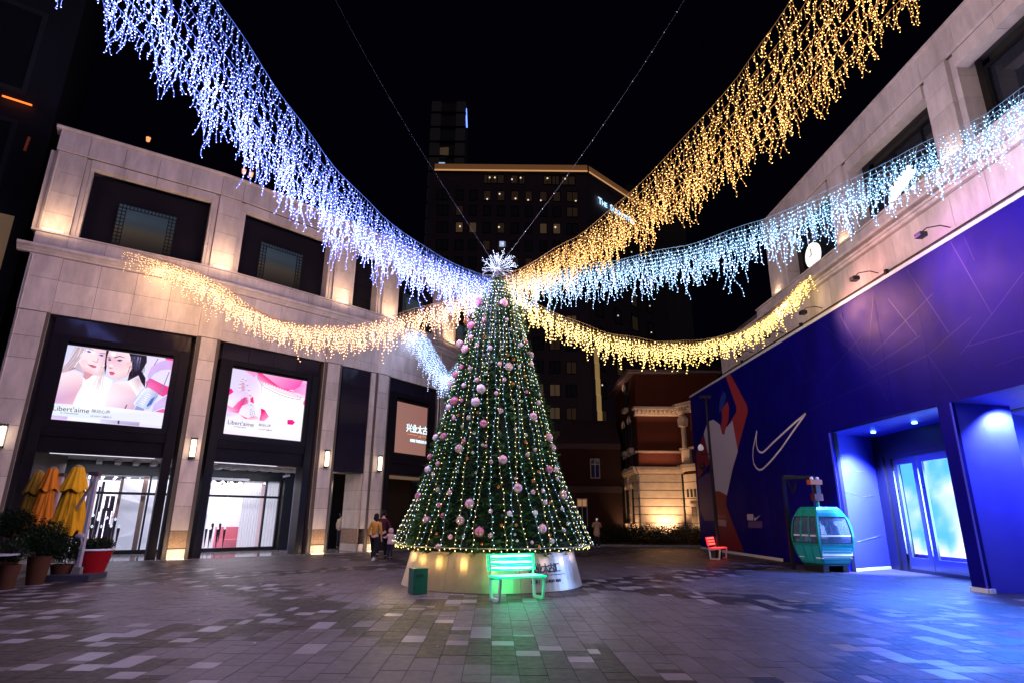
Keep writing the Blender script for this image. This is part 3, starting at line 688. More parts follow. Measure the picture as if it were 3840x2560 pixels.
lay2 = [
 (A2((325, 130), (1805, 395), (1695, 1455), (145, 1295)), [(.86, .82, .98), (.98, .72, .92), (1, 1, 1), (.98, .96, 1)]),
 (A2((330, 135), (770, 215), (850, 430), (860, 850), (480, 960), (240, 1000), (270, 480)), [(.87, .84, .98), (.9, .8, .96), (.98, .96, 1), (1, 1, 1), (.92, .88, 1), (.9, .82, .98), (.88, .84, .98)]),
 (A2((560, 170), (780, 215), (740, 300)), (.97, .6, .82)),
 (A2((790, 215), (870, 230), (1180, 470), (1400, 545), (1560, 590), (1560, 640), (1240, 600), (900, 440), (800, 330)), [hp, hp, (.93, 0, .45), hp, pk, (1, .85, .95), (1, .9, .97), w1, (1, .6, .82)]),
 (A2((875, 232), (1605, 360), (1560, 450), (1440, 520), (1300, 525), (1180, 470)), [(1, .72, .88), (1, .35, .7), (1, .2, .62), (1, .35, .7), hp, (1, .5, .8)]),
 (A2((1605, 360), (1805, 395), (1790, 560), (1650, 620), (1500, 600), (1420, 530), (1540, 460)), [(1, .75, .93), (.95, .75, 1), (.98, .85, 1), (1, .7, .9), (1, .8, .93), (1, .5, .8), (1, .5, .8)]),
 (A2((900, 380), (1250, 520), (1560, 600), (1570, 650), (1240, 570), (910, 430)), (.98, .9, .96)),
 (A2((880, 440), (1200, 580), (1560, 690), (1600, 660), (1700, 760), (1640, 1200), (900, 1000), (840, 830)), (1, 1, 1)),
 (A2((275, 492), (330, 505), (362, 560), (250, 640)), [hp, hp, (1, .1, .55), (1, .2, .6)]),
 (A2((250, 640), (360, 560), (480, 540), (600, 570), (700, 650), (560, 680), (440, 760), (340, 840), (240, 780)), [(.93, .86, .98), (.9, .82, .96), (.93, .72, .92), (.9, .78, .95), (.88, .8, .95), (.95, .85, .97), (.92, .84, .98), (.97, .94, 1), (.98, .95, 1)]),
 (A2((345, 840), (440, 740), (560, 650), (660, 650), (620, 770), (500, 860), (440, 940), (230, 900), (245, 790)), [(.98, .5, .75), (.95, .3, .62), (.9, .2, .5), w1, (1, .5, .75), (1, .1, .55), (.93, .4, .7), (.93, .8, .97), (1, .6, .85)]),
 (A2((660, 648), (712, 648), (725, 765), (662, 748)), hp),
 (A2((470, 880), (520, 800), (620, 765), (720, 780), (745, 860), (640, 1010), (600, 1030), (470, 940)), [(.97, .92, 1), (.9, .84, .97), (.88, .82, .96), (.9, .86, .97), (.95, .9, 1), (.95, .9, 1), (.98, .94, 1), (.98, .95, 1)]),
 (A2((470, 960), (620, 1030), (720, 990), (800, 1000), (800, 1060), (560, 1040)), [(1, .5, .75), (.95, .1, .45), (.95, .5, .72), (1, .75, .88), (1, .9, .95), (1, .6, .8)]),
 (A2((848, 848), (920, 880), (990, 1000), (900, 1080), (820, 1065), (850, 940)), [hp, hp, (.93, .5, .78), (.95, .6, .82), (1, .3, .62), (1, 0, .45)]),
 (A2((1320, 1055), (1410, 1055), (1458, 1100), (1415, 1145), (1320, 1135)), hp),
 (A2((1640, 1170), (1725, 1130), (1722, 1182)), (1, .15, .5)),
 (A2((1620, 700), (1680, 620), (1770, 590), (1755, 800), (1620, 830), (1600, 760)), [(1, .35, .68), (1, .6, .82), (1, .7, .9), (1, .5, .75), (1, .85, .95), (1, .3, .6)]),
 (A2((1610, 730), (1755, 790), (1700, 805), (1630, 780)), hp),
 (A2((155, 1220), (620, 1275), (1700, 1380), (1694, 1452), (148, 1292)), [(.93, .9, 1), (.95, .95, 1), (.94, .94, 1), (.97, .95, 1), (1, .9, 1)]),
 (A2((505, 375), (575, 390), (565, 540), (490, 520)), (.93, .8, .9)),
]
for k in range(6): lay2.append((A2((505, 400+k*24), (560, 405+k*24), (558, 415+k*24), (502, 410+k*24)), (.72, .3, .48)))
for k in range(26): # bracelet links
    t = k/25; a = pi*(1.0-1.1*t) if t < .5 else None
    if t < .4: x, y = 470+95*(1-cos(pi*t/.8)), 520-200*sin(pi*t/.8)
    else: x, y = 565+ (t-.4)*330 - max(0, t-.75)*420, 320+(t-.4)*1080
    lay2.append((A2((x-16, y-6), (x+18, y-10), (x+20, y-1), (x-14, y+3)), (.5, .42, .58) if k % 2 else (.97, .94, 1)))
for k in range(28):
    t = k/27; x = 905+650*t; y = 470+230*t+60*sin(pi*t)*.6
    lay2.append((A2((x-11, y-6), (x+11, y+2), (x+10, y+9), (x-12, y+1)), (.2, .15, .25)))
    x = 910+640*t; y = 395+250*t-10*sin(pi*t)
    lay2.append((A2((x-6, y-14), (x+6, y-10), (x+5, y+14), (x-7, y+10)), (.78, .5, .62) if k % 2 else (.95, .8, .88)))
for k in range(14):
    t = k/13; x = 775+105*t*t; y = 220+230*t; lay2.append((A2((x-7, y-7), (x+7, y-5), (x+6, y+5), (x-8, y+3)), (.6, .3, .5)))
    x = 1650+140*t*t; y = 620-200*t; lay2.append((A2((x-7, y-7), (x+7, y-5), (x+6, y+5), (x-8, y+3)), (.6, .45, .65)))
for (x, y) in ((510, 690), (540, 710), (570, 690), (600, 720), (520, 740), (555, 760), (590, 680)):
    lay2.append((A2((x-14, y-10), (x+14, y-8), (x+12, y+10), (x-16, y+8)), (.45, .15, .4))); lay2.append((A2((x-6, y-5), (x+6, y-4), (x+5, y+5), (x-7, y+4)), (.95, .85, 1)))
for k in range(18):
    x, y = 640+(k % 6)*16+(k//6)*8, 930+(k//6)*34-(k % 6)*6; lay2.append((A2((x-5, y-12), (x+5, y-10), (x+4, y+12), (x-6, y+10)), (.45, .35, .55) if k % 2 else (.95, .93, 1)))
rh_ = random.Random(5)
q2 = [zp(x, y, 800, 1350, 4.752) for x, y in ((325, 130), (1805, 395), (1695, 1455), (145, 1295))]
sc2 = screen(IN2, q2, -.27, 'ad_screen', 'lit advertising screen with a bracelet and pink petals, second bay from the left', lay2, 1.08,
  [("Libert'aime", A2((243, 1130))[0], .235, 'LEFT'), ("BY FOREVERMARK", A2((360, 1185))[0], .06, 'LEFT'), ("映动心声", A2((800, 1165))[0], .13, 'LEFT'), ("LE LIGHT 冰糖系列", A2((800, 1235))[0], .07, 'LEFT')], CAP)
# third screen: mall name on rose-brown ground
fr = IN4
za, zb_ = 4.62, 7.2; sa, sb = fr.hit(1485, 1600, -.27)[0], IN4.len-.45
t = thing('name_screen', 'rose brown lit panel with the Chinese and English mall name, beside the tree', 'sign', fr(sa, -.3, 4.6))
mb = MB(); mb.box(sa-.05, sb+.05, -.45, -.29, za-.05, zb_+.05, fr); mb.build('housing', BLACK, t)
mb = MB(); mb.add([fr(sa, -.28, za), fr(sb, -.28, za), fr(sb, -.28, zb_), fr(sa, -.28, zb_)], [(0, 1, 2, 3)], [(.36, .17, .14), (.33, .15, .12), (.30, .13, .115), (.34, .165, .14)])
mb.build('screen_image', vcol_mat('rose_screen', .95), t)
CY = mat('cyan_letters', (.8, .95, 1), .4, emit=(.6, .93, 1), estr=1.6); OR = mat('orange_letters', (1, .4, .2), .4, emit=(1, .28, .1), estr=1.1)
ctr = fr.hit(1575, 1600, -.27)[0]
text('lettering', '兴业太古汇', fr.mat4(ctr, -.26, fr.hit(1575, 1622, -.27)[1]), .46, CY, t, .004, 'CENTER', sx=.92, bold=.006)
text('lettering', '上海', fr.mat4(ctr, -.26, fr.hit(1575, 1635, -.27)[1]-.05), .11, OR, t, .004, 'CENTER')
text('lettering', 'HKRI TAIKOO HUI', fr.mat4(ctr, -.26, fr.hit(1575, 1655, -.27)[1]-.06), .20, CY, t, .004, 'CENTER', sx=.86, bold=.006)
mb = MB(); zz = fr.hit(1575, 1631, -.27)[1]-.04
mb.box(ctr-.95, ctr-.2, -.265, -.26, zz, zz+.02, fr); mb.box(ctr+.2, ctr+.95, -.265, -.26, zz, zz+.02, fr); mb.build('rule', OR, t)
# ---- wall lanterns
def wall_lamp(fr, s, label):
    t = thing('wall_lamp', label, 'lamp', fr(s, .02, 3.6), group='wall lanterns on the limestone pilasters')
    mb = MB(); mb.lathe([(.115, 0), (.115, .035)], 12, fr(s, .13, 3.6)); mb.lathe([(.115, 0), (.115, .035)], 12, fr(s, .13, 4.29)); mb.box(s-.05, s+.05, 0.001, .06, 3.62, 4.3, fr)
    for k in range(9):
        a = pi*2*k/9; c = fr(s, .13, 0)+fr.u*cos(a)*.11+fr.n*sin(a)*.11; mb.bar(c+Vector((0, 0, 3.56)), c+Vector((0, 0, 4.36)), .012)
    mb.build('cage', BLACK, t)
    mb = MB(); mb.lathe([(.09, 0), (.09, .62)], 12, fr(s, .13, 3.645)); mb.build('lamp_tube', LAMPW, t)
    lamp('POINT', fr(s, .36, 3.95), 7, (1, .76, .5), size=.12, name='lantern_light')
for k, (i, lb) in enumerate(((0, 'cut off at the left edge of the photo'), (2, 'between the two ad screens'), (4, 'right of the bracelet screen'), (6, 'left of the rose brown name panel'))):
    wall_lamp(SEG[i], SEG[i].len/2, 'tall glowing wall lantern on the pilaster ' + lb)
# rooftop lanterns (tiny orange lights)
for k, (u, v) in enumerate(((556, 522), (915, 643), (942, 654))):
    p = aty(u, v, 27+k*.3)
    t = thing('roof_lantern', ('small orange lantern alone above the mall parapet', 'left one of two small orange lanterns above the mall parapet', 'right one of two small orange lanterns above the mall parapet')[k], 'lantern', (p.x, p.y, p.z-.25), group='orange roof lanterns')
    mb = MB(); mb.lathe([(.04, .08), (.09, .12), (.12, .32), (.04, .38)], 6, (p.x, p.y, p.z-.25)); mb.build('lantern_glass', mat('orange_lantern', (1, .5, .2), .4, emit=(1, .34, .12), estr=1.3), t)
    mb = MB(); mb.lathe([(.14, .33), (.12, .37), (.02, .46)], 6, (p.x, p.y, p.z-.25)); mb.lathe([(.02, -2.6), (.02, 0)], 5, (p.x, p.y, p.z-.25)); mb.build('lantern_post', BLACK, t)
# attic behind the parapet
mb = MB(); q = Fr((-19, 27), (-8, 36)); mb.box(0, 12, -4, 0, 15, 18.2, q); mb.box(-.2, 12.2, -4.2, .2, 18.2, 18.45, q)
o = mb.build('attic_block', mat('dark_slate', (.05, .048, .052), .7, var=.2)); tagt(o, 'dark attic storey standing back behind the mall parapet', 'building')
# dark tower at far left
c0 = Vector((-21.6, 24, 0)); fr = Fr((c0.x-.8*22, c0.y-.6*22), (c0.x, c0.y))
t = thing('dark_tower', 'almost black tower at the left edge with an orange light line', 'building', (-26, 22, 0))
mb = MB(); mb.box(0, 22, -14, 0, 0, 44, fr); mb.build('wall', mat('night_facade', (.03, .03, .036), .7, var=.2, vscale=.5), t)
for zi in range(4):
    for k in range(3):
        mb = MB(); frame_rect(mb, fr, 22-6.2*(k+1), 22-6.2*k-1.2, 8+6*zi, 12.6+6*zi, .2, .01, .14); wo = mb.build('window', mat('night_frame', (.05, .05, .055), .5), t)
        q = MB(); q.box(22-6.2*(k+1)+.2, 22-6.2*k-1.4, .005, .03, 8.2+6*zi, 12.4+6*zi, fr); q.build('pane', GLASSD, wo)
a, za = fr.hit(10, 353, .2); b, zb_ = fr.hit(118, 403, .2)
mb = MB(); mb.bar(fr(a, .2, (za+zb_)/2), fr(b, .2, (za+zb_)/2), .06); mb.build('light_line', mat('orange_line', (1, .3, .1), .4, emit=(1, .16, .02), estr=2.2), t)
a, za = fr.hit(92, 560, .2); b, zb_ = fr.hit(110, 510, .2)
mb = MB(); mb.bar(fr(a, .05, za), fr(b, .05, zb_), .1); mb.build('ember_glow', mat('ember', (1, .3, .1), .4, emit=(1, .1, .02), estr=.02), t)
a, za = fr.hit(8, 960, .2)
mb = MB(); mb.box(a-3, fr.hit(40, 860, .2)[0], .04, .08, fr.hit(10, 1010, .2)[1], fr.hit(20, 800, .2)[1], fr); mb.build('lit_window', mat('amber_window', (1, .7, .4), .4, emit=(1, .62, .25), estr=.06), t)
# ================================================================ RIGHT BUILDING + HOARDING
TH = -.027
WA = (11.54-.027*36, 36.0); WB = (11.54-.027*2, 2.0)
RW = Fr(WA, WB)            # s runs from the far end towards the camera, n into the square
def sy(y): return (36.0-y)*math.sqrt(1+TH*TH)
rb = thing('corner_building', 'pale limestone building with square upper windows above the blue wall, right side', 'building', (12, 15, 0))
S_END = sy(29.65); S_UP = sy(23.5)
core = MB(); core.box(S_END, sy(2.2), -1.2, -.1, 8.0, 10.4, RW); core.box(S_UP+.05, sy(2.2), -5, -1.2, 8.3, 10.3, RW); core.box(S_END+.2, S_UP+.1, -5, -1.2, 8.1, 8.5, RW)
core.box(S_UP, sy(2.2), -1.1, -.12, 13.15, 13.7, RW); core.box(S_END, S_END+.6, -5, -.1, 0, 9.3, RW)
def rows2(s0, s1, zs, wd, n=0, th=.08, m=STONE, name='stone_panel'):
    nc = max(1, round((s1-s0)/wd)); 
    for i in range(len(zs)-1):
        for j in range(nc):
            stone_panel(RW, s0+(s1-s0)*j/nc, s0+(s1-s0)*(j+1)/nc, zs[i], zs[i+1], n, m, th, rb, name)
rows2(S_END, sy(5.6), [8.3, 9.62], 1.15, -.02)
rows2(S_UP-1.5, sy(5.6), [9.98, 10.42], 1.35, -.0)
mb = MB(); mb.box(S_END-.1, sy(4), -.3, .16, 9.72, 9.80, RW); mb.box(S_END-.15, sy(4), -.3, .24, 9.88, 9.97, RW); mb.box(S_END-.05, sy(4), -.3, .1, 9.63, 9.72, RW); mb.build('cornice', STONE, rb)
mb = MB(); mb.box(S_UP-1.5, sy(4), -.9, .06, 10.42, 10.48, RW); mb.build('sill_ledge', STONE, rb)
pil = [(23.5, 22.4), (18.55, 17.72), (13.62, 12.84), (8.6, 7.8)]
for (ya, yb) in pil:
    a, b = sy(ya), sy(yb)
    for z0, z1 in ((10.48, 11.15), (11.15, 11.85), (11.85, 12.5), (12.5, 13.14)):
        stone_panel(RW, a, b, z0, z1, -.02, STONE, .3, rb); stone_panel(RW, b, b+.2, z0, z1, -.14, STONE, .5, rb); stone_panel(RW, a-.2, a, z0, z1, -.14, STONE, .5, rb)
    core.box(a-.05, b+.05, -1.0, -.33, 10.4, 13.2, RW)
    lamp('AREA', RW((a+b)/2, .12, 10.52), 4, (1, .68, .42), size=.5, sy=.08, aim=RW((a+b)/2, -.01, 11.6), name='pilaster_uplight')
core.build('wall_core', STONE_D, rb)
rows2(S_UP-.02, sy(5.0), [13.16, 13.86], 1.2, .02, .1)
mb = MB(); mb.box(S_UP-.06, sy(4), -1, .1, 13.87, 13.96, RW); mb.build('parapet_cap', STONE, rb)
for k in range(3):
    a, b = sy(pil[k][1])+.2, sy(pil[k+1][0])-.2
    rows2(a, b, [12.72, 13.15], 1.3, -.08, .35)
    mb = MB(); mb.box(a+.02, b-.02, -1.05, -.9, 10.48, 12.75, RW); wo = mb.build('window', GLASSD, rb)
    mb = MB(); frame_rect(mb, RW, a+.02, b-.02, 10.48, 12.75, .09, -.9, -.82)
    for q in (1/3, 2/3): mb.box(a+(b-a)*q-.03, a+(b-a)*q+.03, -.9, -.84, 10.5, 12.7, RW)
    mb.build('window_frame', BLACK, wo)
    core3 = MB(); core3.box(a, b, -1.3, -1.06, 10.3, 13.3, RW); core3.build('wall_core', STONE_D, rb)
# downpipes between the windows catch the light
a, za = RW.hit(3005, 1060, -.5)
# clock in the window
cs_, cz = RW.hit(3050, 958, -.06)
t = thing('round_clock', 'round glowing white clock at the upper window above the yellow garland end', 'clock', RW(cs_, -.06, cz-.46))
mb = MB(); q = RW(cs_, -.06, cz); vs = []
K = 32
vs = [RW(cs_+cos(2*pi*k/K)*.46, -.10, cz+sin(2*pi*k/K)*.46) for k in range(K)]+[RW(cs_+cos(2*pi*k/K)*.46, .0, cz+sin(2*pi*k/K)*.46) for k in range(K)]
mb.add(vs, [tuple(range(K)), tuple(range(2*K-1, K-1, -1))]+[(k, k+K, (k+1) % K+K, (k+1) % K) for k in range(K)]); mb.build('clock_face', mat('clock_white', (1, 1, 1), .4, emit=(1, .95, .82), estr=1.15), t)
mb = MB()
for k in range(12):
    a = 2*pi*k/12; mb.bar(RW(cs_+cos(a)*.36, .008, cz+sin(a)*.36), RW(cs_+cos(a)*.42, .008, cz+sin(a)*.42), .022, .006)
mb.bar(RW(cs_, .012, cz), RW(cs_+.02, .012, cz+.26), .05, .006); mb.bar(RW(cs_, .014, cz), RW(cs_-.17, .014, cz-.02), .05, .006); mb.build('hands', BLACK, t)
# lit sign panel inside window behind the cyan garland
a, za = RW.hit(3375, 690, -.6)
t = thing('window_sign', 'bright warm sign glowing in the upper window behind the cool white garland', 'sign', RW(a, -.7, za-.5))
mb = MB()
for k in range(5): mb.box(a-.45+k*.2, a-.36+k*.2, -.7, -.6, za-.3+.06*k, za+.12+.06*k, RW)
mb.bar(RW(a-.5, -.62, za-.3), RW(a+.6, -.62, za+.1), .16, .06)
mb.build('lit_strokes', mat('sign_warm_lit', (1, .9, .8), .4, emit=(1, .80, .6), estr=1.4), t)
# ---------------- hoarding
hoard = thing('store_hoarding', 'tall blue sports store hoarding with a printed athlete and white outline tick', 'hoarding', (11.2, 20, 0))
BLUE = mat('blue_print', (.004, .002, .17), .55, var=.10, vscale=.7, grime=.18, objvar=.05, spec=.12)
BLUEP = mat('blue_portal', (.05, .06, .70), .5, var=.05)
PT = [20.35, 15.25]; Z_H = 8.5
sA, sB = sy(PT[0]), sy(PT[1]); sC = sy(14.75)
mb = MB()
s_far = RW.hit(2593, 1484)[0]
joint = [s_far+(sA-s_far)*k/8 for k in range(9)]
for k in range(8): # boards
    q = MB(); o0 = RW(joint[k], 0, 0)
    q.box(joint[k]+.005, joint[k+1]-.005, .02, .10, .06, Z_H-.1, lambda a, b, c: RW(a, b, c)-o0); o = q.build('board', BLUE); o.parent = hoard; o.matrix_parent_inverse = ROOTW[hoard.name].inverted(); o.location = o0
for a, b, z0, z1 in ((sA+.005, (sA*2+sB)/3-.005, 4.45, Z_H-.1), ((sA*2+sB)/3+.005, (sA+2*sB)/3-.005, 4.45, Z_H-.1), ((sA+2*sB)/3+.005, sB-.005, 4.45, Z_H-.1), (sB, sC, .06, Z_H-.1), (sC, sy(9), 4.45, Z_H-.1), (sy(9), sy(4), .06, Z_H-.1)):
    q = MB(); q.box(a, b, .02, .10, z0, z1, RW); q.build('board', BLUE, hoard)
mb = MB(); mb.box(s_far-.03, sy(4), -.1, .13, Z_H-.1, Z_H, RW); mb.build('top_trim', WHITE, hoard)
mb = MB(); mb.box(s_far-.03, sy(24.9), .1, .13, .0, .11, RW); mb.build('base_trim', WHITE, hoard)
mb = MB(); mb.box(s_far-.03, sy(4), -.12, .0, .0, 8.3, RW) if 0 else mb.box(s_far, sA, -.12, .0, .0, 8.3, RW); mb.build('backing', BLACK, hoard)
mb = MB(); mb.box(sB+.02, sC-.02, -1.4, .0, .0, 8.3, RW); mb.build('pier_core', BLUEP, hoard)
# faint network of printed lines over the whole print
ln = MB(); rl = random.Random(3)
LNM = mat('print_line', (.0052, .0032, .19), .5)
def pline(p, q, w=.018):
    (a, b), (c, d) = p, q
    if b > 8.35 and d > 8.35: return
    L2 = hypot(c-a, d-b); nx_, nz_ = -(d-b)/L2*w/2, (c-a)/L2*w/2
    ln.add([RW(a-nx_, .1035, b-nz_), RW(c-nx_, .1035, d-nz_), RW(c+nx_, .1035, d+nz_), RW(a+nx_, .1035, b+nz_)], [(0, 1, 2, 3)])
for (p, q) in [((3060, 1200), (3290, 1390)), ((2990, 1265), (3090, 1520)), ((3090, 1520), (3125, 1640)), ((3020, 1545), (3480, 1330)), ((3480, 1330), (3600, 1500)), ((3480, 1330), (3640, 1190)), ((3230, 1400), (3450, 1260)), ((3150, 1180), (3330, 1500)), ((3080, 1430), (3230, 1260)), ((3270, 1330), (3500, 1100)), ((3560, 900), (3720, 1180)), ((3720, 1180), (3600, 1330)), ((3720, 1180), (3840, 1020)), ((3400, 1010), (3560, 1250)), ((3620, 1300), (3840, 1240)), ((2960, 1300), (3020, 1430)), ((3020, 1430), (3060, 1400)), ((3330, 1120), (3440, 1260))]:
    pline(RW.hit(*p, .1), RW.hit(*q, .1))
for k in range(5):
    a = rl.uniform(sA, sy(9)); b = rl.uniform(4.8, 8); an = rl.uniform(0, pi); l_ = rl.uniform(.8, 2.6)
    b2 = min(8.3, max(4.6, b+sin(an)*l_)); pline((a, b), (a+cos(an)*l_, b2), .012)
ln.build('printed_lines', LNM, hoard)
# printed athlete and outline tick, as flat print on the boards
def pr(name, pts, m, n=.106, sc=2.45, ox=2520, oy=1200, hit=True):
    P = []
    for x, y in pts:
        s, z = RW.hit(ox+x/sc, oy+y/sc, n); P.append((s, min(max(z, .12), 8.39)))
    mb = MB(); mb.add([RW(s, n, z) for s, z in P], [tuple(range(len(P)))]); return mb.build(name, m, hoard)
RED = mat('red_print', (.42, .045, .055), .5); REDD = mat('dark_red_print', (.22, .012, .03), .5); LILAC = mat('white_print', (.62, .55, .66), .5); PUR = mat('violet_print', (.06, .03, .14), .5); BLU2 = mat('mid_blue_print', (.02, .05, .35), .5); NAVY = mat('navy_print', (.012, .01, .07), .5)
pr('printed_figure', [(495, 520), (535, 488), (690, 780), (697, 840), (600, 1195), (555, 920), (500, 985), (592, 840), (590, 790)], RED)
pr('printed_figure', [(330, 930), (380, 910), (440, 955), (460, 1040), (480, 1050), (495, 985), (555, 920), (605, 1200), (560, 1350), (510, 1568), (370, 1568), (345, 1290), (290, 1040)], LILAC, .1075)
pr('printed_figure', [(455, 820), (510, 745), (525, 800), (520, 910), (495, 985), (475, 1052), (445, 985), (460, 900)], RED, .109)
pr('printed_figure', [(430, 850), (440, 720), (470, 650), (500, 680), (480, 780), (455, 820)], BLU2, .108)
pr('printed_figure', [(288, 1040), (345, 1310), (240, 1450), (220, 1230)], REDD, .1085)
B2 = dict(ox=2560, oy=1760, sc=3.672)
pr('printed_figure', [(410, -5), (685, -5), (610, 350), (440, 255)], LILAC, .1078, **B2)
pr('printed_figure', [(430, 250), (610, 350), (600, 480), (700, 760), (850, 1130), (505, 1100), (470, 700)], REDD, .1072, **B2)
pr('printed_figure', [(210, 130), (410, 0), (440, 255), (480, 700), (300, 700), (240, 560)], PUR, .1067, **B2)
# tick outline
SW_O = [(780, 1012), (765, 1080), (745, 1180), (742, 1250), (750, 1310), (775, 1355), (800, 1372), (830, 1365), (870, 1330), (930, 1265), (1000, 1180), (1110, 1020), (1228, 855)]
SW_I = [(1228, 855), (1120, 945), (1000, 1055), (920, 1130), (870, 1180), (840, 1207), (820, 1213), (800, 1203), (785, 1180), (775, 1140), (773, 1090), (780, 1012)]
mb = MB()
def strk(pts, w):
    P = [RW.hit(2520+x/2.45, 1200+y/2.45, .11) for x, y in pts]
    L_, R_ = [], []
    for i, (a, b) in enumerate(P):
        c, d = P[max(i-1, 0)]; e, f = P[min(i+1, len(P)-1)]; l = hypot(e-c, f-d) or 1
        nx_, nz_ = -(f-d)/l*w/2, (e-c)/l*w/2; L_.append(RW(a+nx_, .11, b+nz_)); R_.append(RW(a-nx_, .11, b-nz_))
    k = len(P); mb.add(L_+R_, [(i, i+1, k+i+1, k+i) for i in range(k-1)])
strk(SW_O, .085); strk(SW_I, .085); mb.build('outline_tick', mat('tick_white', (.75, .68, .78), .5), hoard)
pr('printed_notice', [(885, 608), (972, 608), (972, 695), (890, 692)], LILAC, .111, **B2)
pr('small_tick', [(985, 640), (1000, 668), (1075, 615), (998, 700), (985, 690)], LILAC, .111, **B2)
pr('printed_notice', [(900, 708), (1095, 708), (1095, 800), (905, 798)], mat('notice_violet', (.11, .06, .22), .5), .111, **B2)
pr('printed_notice', [(485, 682), (598, 690), (600, 778), (488, 765)], mat('notice_pink', (.5, .3, .38), .5), .112, **B2)
pr('printed_notice', [(478, 615), (592, 622), (594, 665), (482, 665)], mat('notice_red', (.3, .07, .1), .5), .112, **B2)
# ---------------- portal: splayed reveals, soffit, glazed doors
P0 = RW(sA, .1, 0); P1 = Vector((13.05, 21.7, 0)); Q0 = RW(sB, .1, 0); Q1 = Vector((12.9, 15.75, 0))
LV = Fr(P0[:2], P1[:2]); 
def fq(mb, pts, th_=.08):
    a, b, c, d = [Vector(p) for p in pts]; n = (b-a).cross(d-a).normalized()*th_
    mb.hexa([a, b, c, d, a+n, b+n, c+n, d+n])
mb = MB(); fq(mb, [P0, P1, P1+Vector((0, 0, 4.45)), P0+Vector((0, 0, 4.45))], -.06); mb.build('reveal', BLUEP, hoard)
mb = MB(); fq(mb, [Q1, Q0, Q0+Vector((0, 0, 4.45)), Q1+Vector((0, 0, 4.45))], -.06); mb.build('reveal', BLUEP, hoard)
Z = Vector((0, 0, 1))
mb = MB(); sl = .0
mb.add([P0+Z*4.45, Q0+Z*4.45, Q1+Z*(4.45-sl), P1+Z*(4.45-sl), P0+Z*4.52, Q0+Z*4.52, Q1+Z*4.52, P1+Z*4.52], [(0, 1, 2, 3), (7, 6, 5, 4), (0, 4, 5, 1), (3, 2, 6, 7), (0, 3, 7, 4), (1, 5, 6, 2)]); mb.build('soffit', BLUEP, hoard)
mb = MB()
for u0, u1, a, b in ((LV, 0, .15, .96),):
    mb.box(.08*LV.len, .97*LV.len, .0, .05, .0, .09, LV)
mb.build('reveal_base_trim', WHITE, hoard)
# printed lines on the left reveal
mb = MB()
def rl_(pts):
    for (p, q) in zip(pts, pts[1:]):
        a = LV.hit(*p, .004); b = LV.hit(*q, .004); mb.bar(LV(a[0], .006, a[1]), LV(b[0], .006, b[1]), .02, .004)
rl_([(3130, 1640), (3160, 1720), (3172, 1765), (3165, 1764)]); rl_([(3160, 1764), (3245, 1766)]); rl_([(3165, 1840), (3230, 1862), (3275, 1857)]); rl_([(3215, 2030), (3300, 2008)])
mb.build('printed_lines', mat('reveal_line', (.35, .4, .85), .5), hoard)
# door set on the inner line
DF = Fr(P1[:2], Q1[:2]); dl = DF.len
mb = MB(); mb.box(0, dl, -.4, -.0, 3.72, 4.44, DF); mb.build('door_head', BLACK, hoard)
mb = MB(); mb.box(0, .95, -.3, 0, 0, 3.72, DF); mb.box(.5, .62, 0, .06, 0, 3.72, DF); mb.build('dark_pier', BLACK, hoard)
STL = mat('blue_lit_steel', (.3, .34, .42), .22, metal=.9)
doorxs = [(3270, 3310), (3325, 3352), (3371, 3425), (3450, 3492)]
x0 = .95; LEAF = [(.95, 2.25), (2.25, 4.0), (4.0, dl)]
mb = MB(); mb.box(x0, dl, -.16, -.02, 0, .10, DF); mb.build('threshold', BLACK, hoard); mb = MB(); mb.box(x0, dl, -.16, -.02, 3.62, 3.72, DF); mb.build('door_frame', BLACK, hoard)
for k, (a, b) in enumerate(LEAF):
    d_ = MB(); frame_rect(d_, DF, a+.02, b-.02, .10, 3.62, .22, -.13, -.06); d_.box(a+.24, b-.24, -.13, -.06, .32, .45, DF); do = d_.build('door', STL, hoard)
    d_ = MB(); d_.box(a+.24, b-.24, -.1, -.09, .45, 3.40, DF); d_.build('pane', GL, do)
    d_ = MB(); hx = a+.12; d_.bar(DF(hx, .02, .55), DF(hx, .02, 3.2), .05); d_.bar(DF(hx, -.06, .8), DF(hx, .02, .8), .03); d_.bar(DF(hx, -.06, 2.6), DF(hx, .02, 2.6), .03); d_.build('handle', mat('steel_bright', (.7, .7, .72), .2, metal=1), do)
# bright interior: video wall with sky picture, shop box
mb = MB(); NX, NZ = 36, 22; vs = []; cl = []
for i in range(NX+1):
    for j in range(NZ+1):
        a = -1+(dl+4)*i/NX; z = .45+3.3*j/NZ; vs.append(DF(a, -1.5, z))
        f = noise.noise(Vector((a*.55, z*.6, 1.3)))+.6*noise.noise(Vector((a*1.5+4, z*1.4, 2)))+.25*noise.noise(Vector((a*4, z*4, 5)))
        f = min(1, max(0, .5+f*1.1+(.55-.28*z)+.1*(a/dl-.4))); g_ = (.22, .62, 1); cl.append(tuple((g_[q]*(1-f)+f)**1.6 for q in range(3)))
mb.add(vs, [(i*(NZ+1)+j, (i+1)*(NZ+1)+j, (i+1)*(NZ+1)+j+1, i*(NZ+1)+j+1) for i in range(NX) for j in range(NZ)], cl)
mb.build('video_wall', vcol_mat('video_wall_leds', 2.6), hoard)
mb = MB(); mb.box(-1, dl+3, -5, -1.6, -.01, 3.6, DF); mb.build('store_interior_wall', BLUEP, hoard)
mb = MB(); mb.box(-.2, dl, -1.5, -.16, .0, .012, DF); mb.build('store_floor', TERR, hoard)
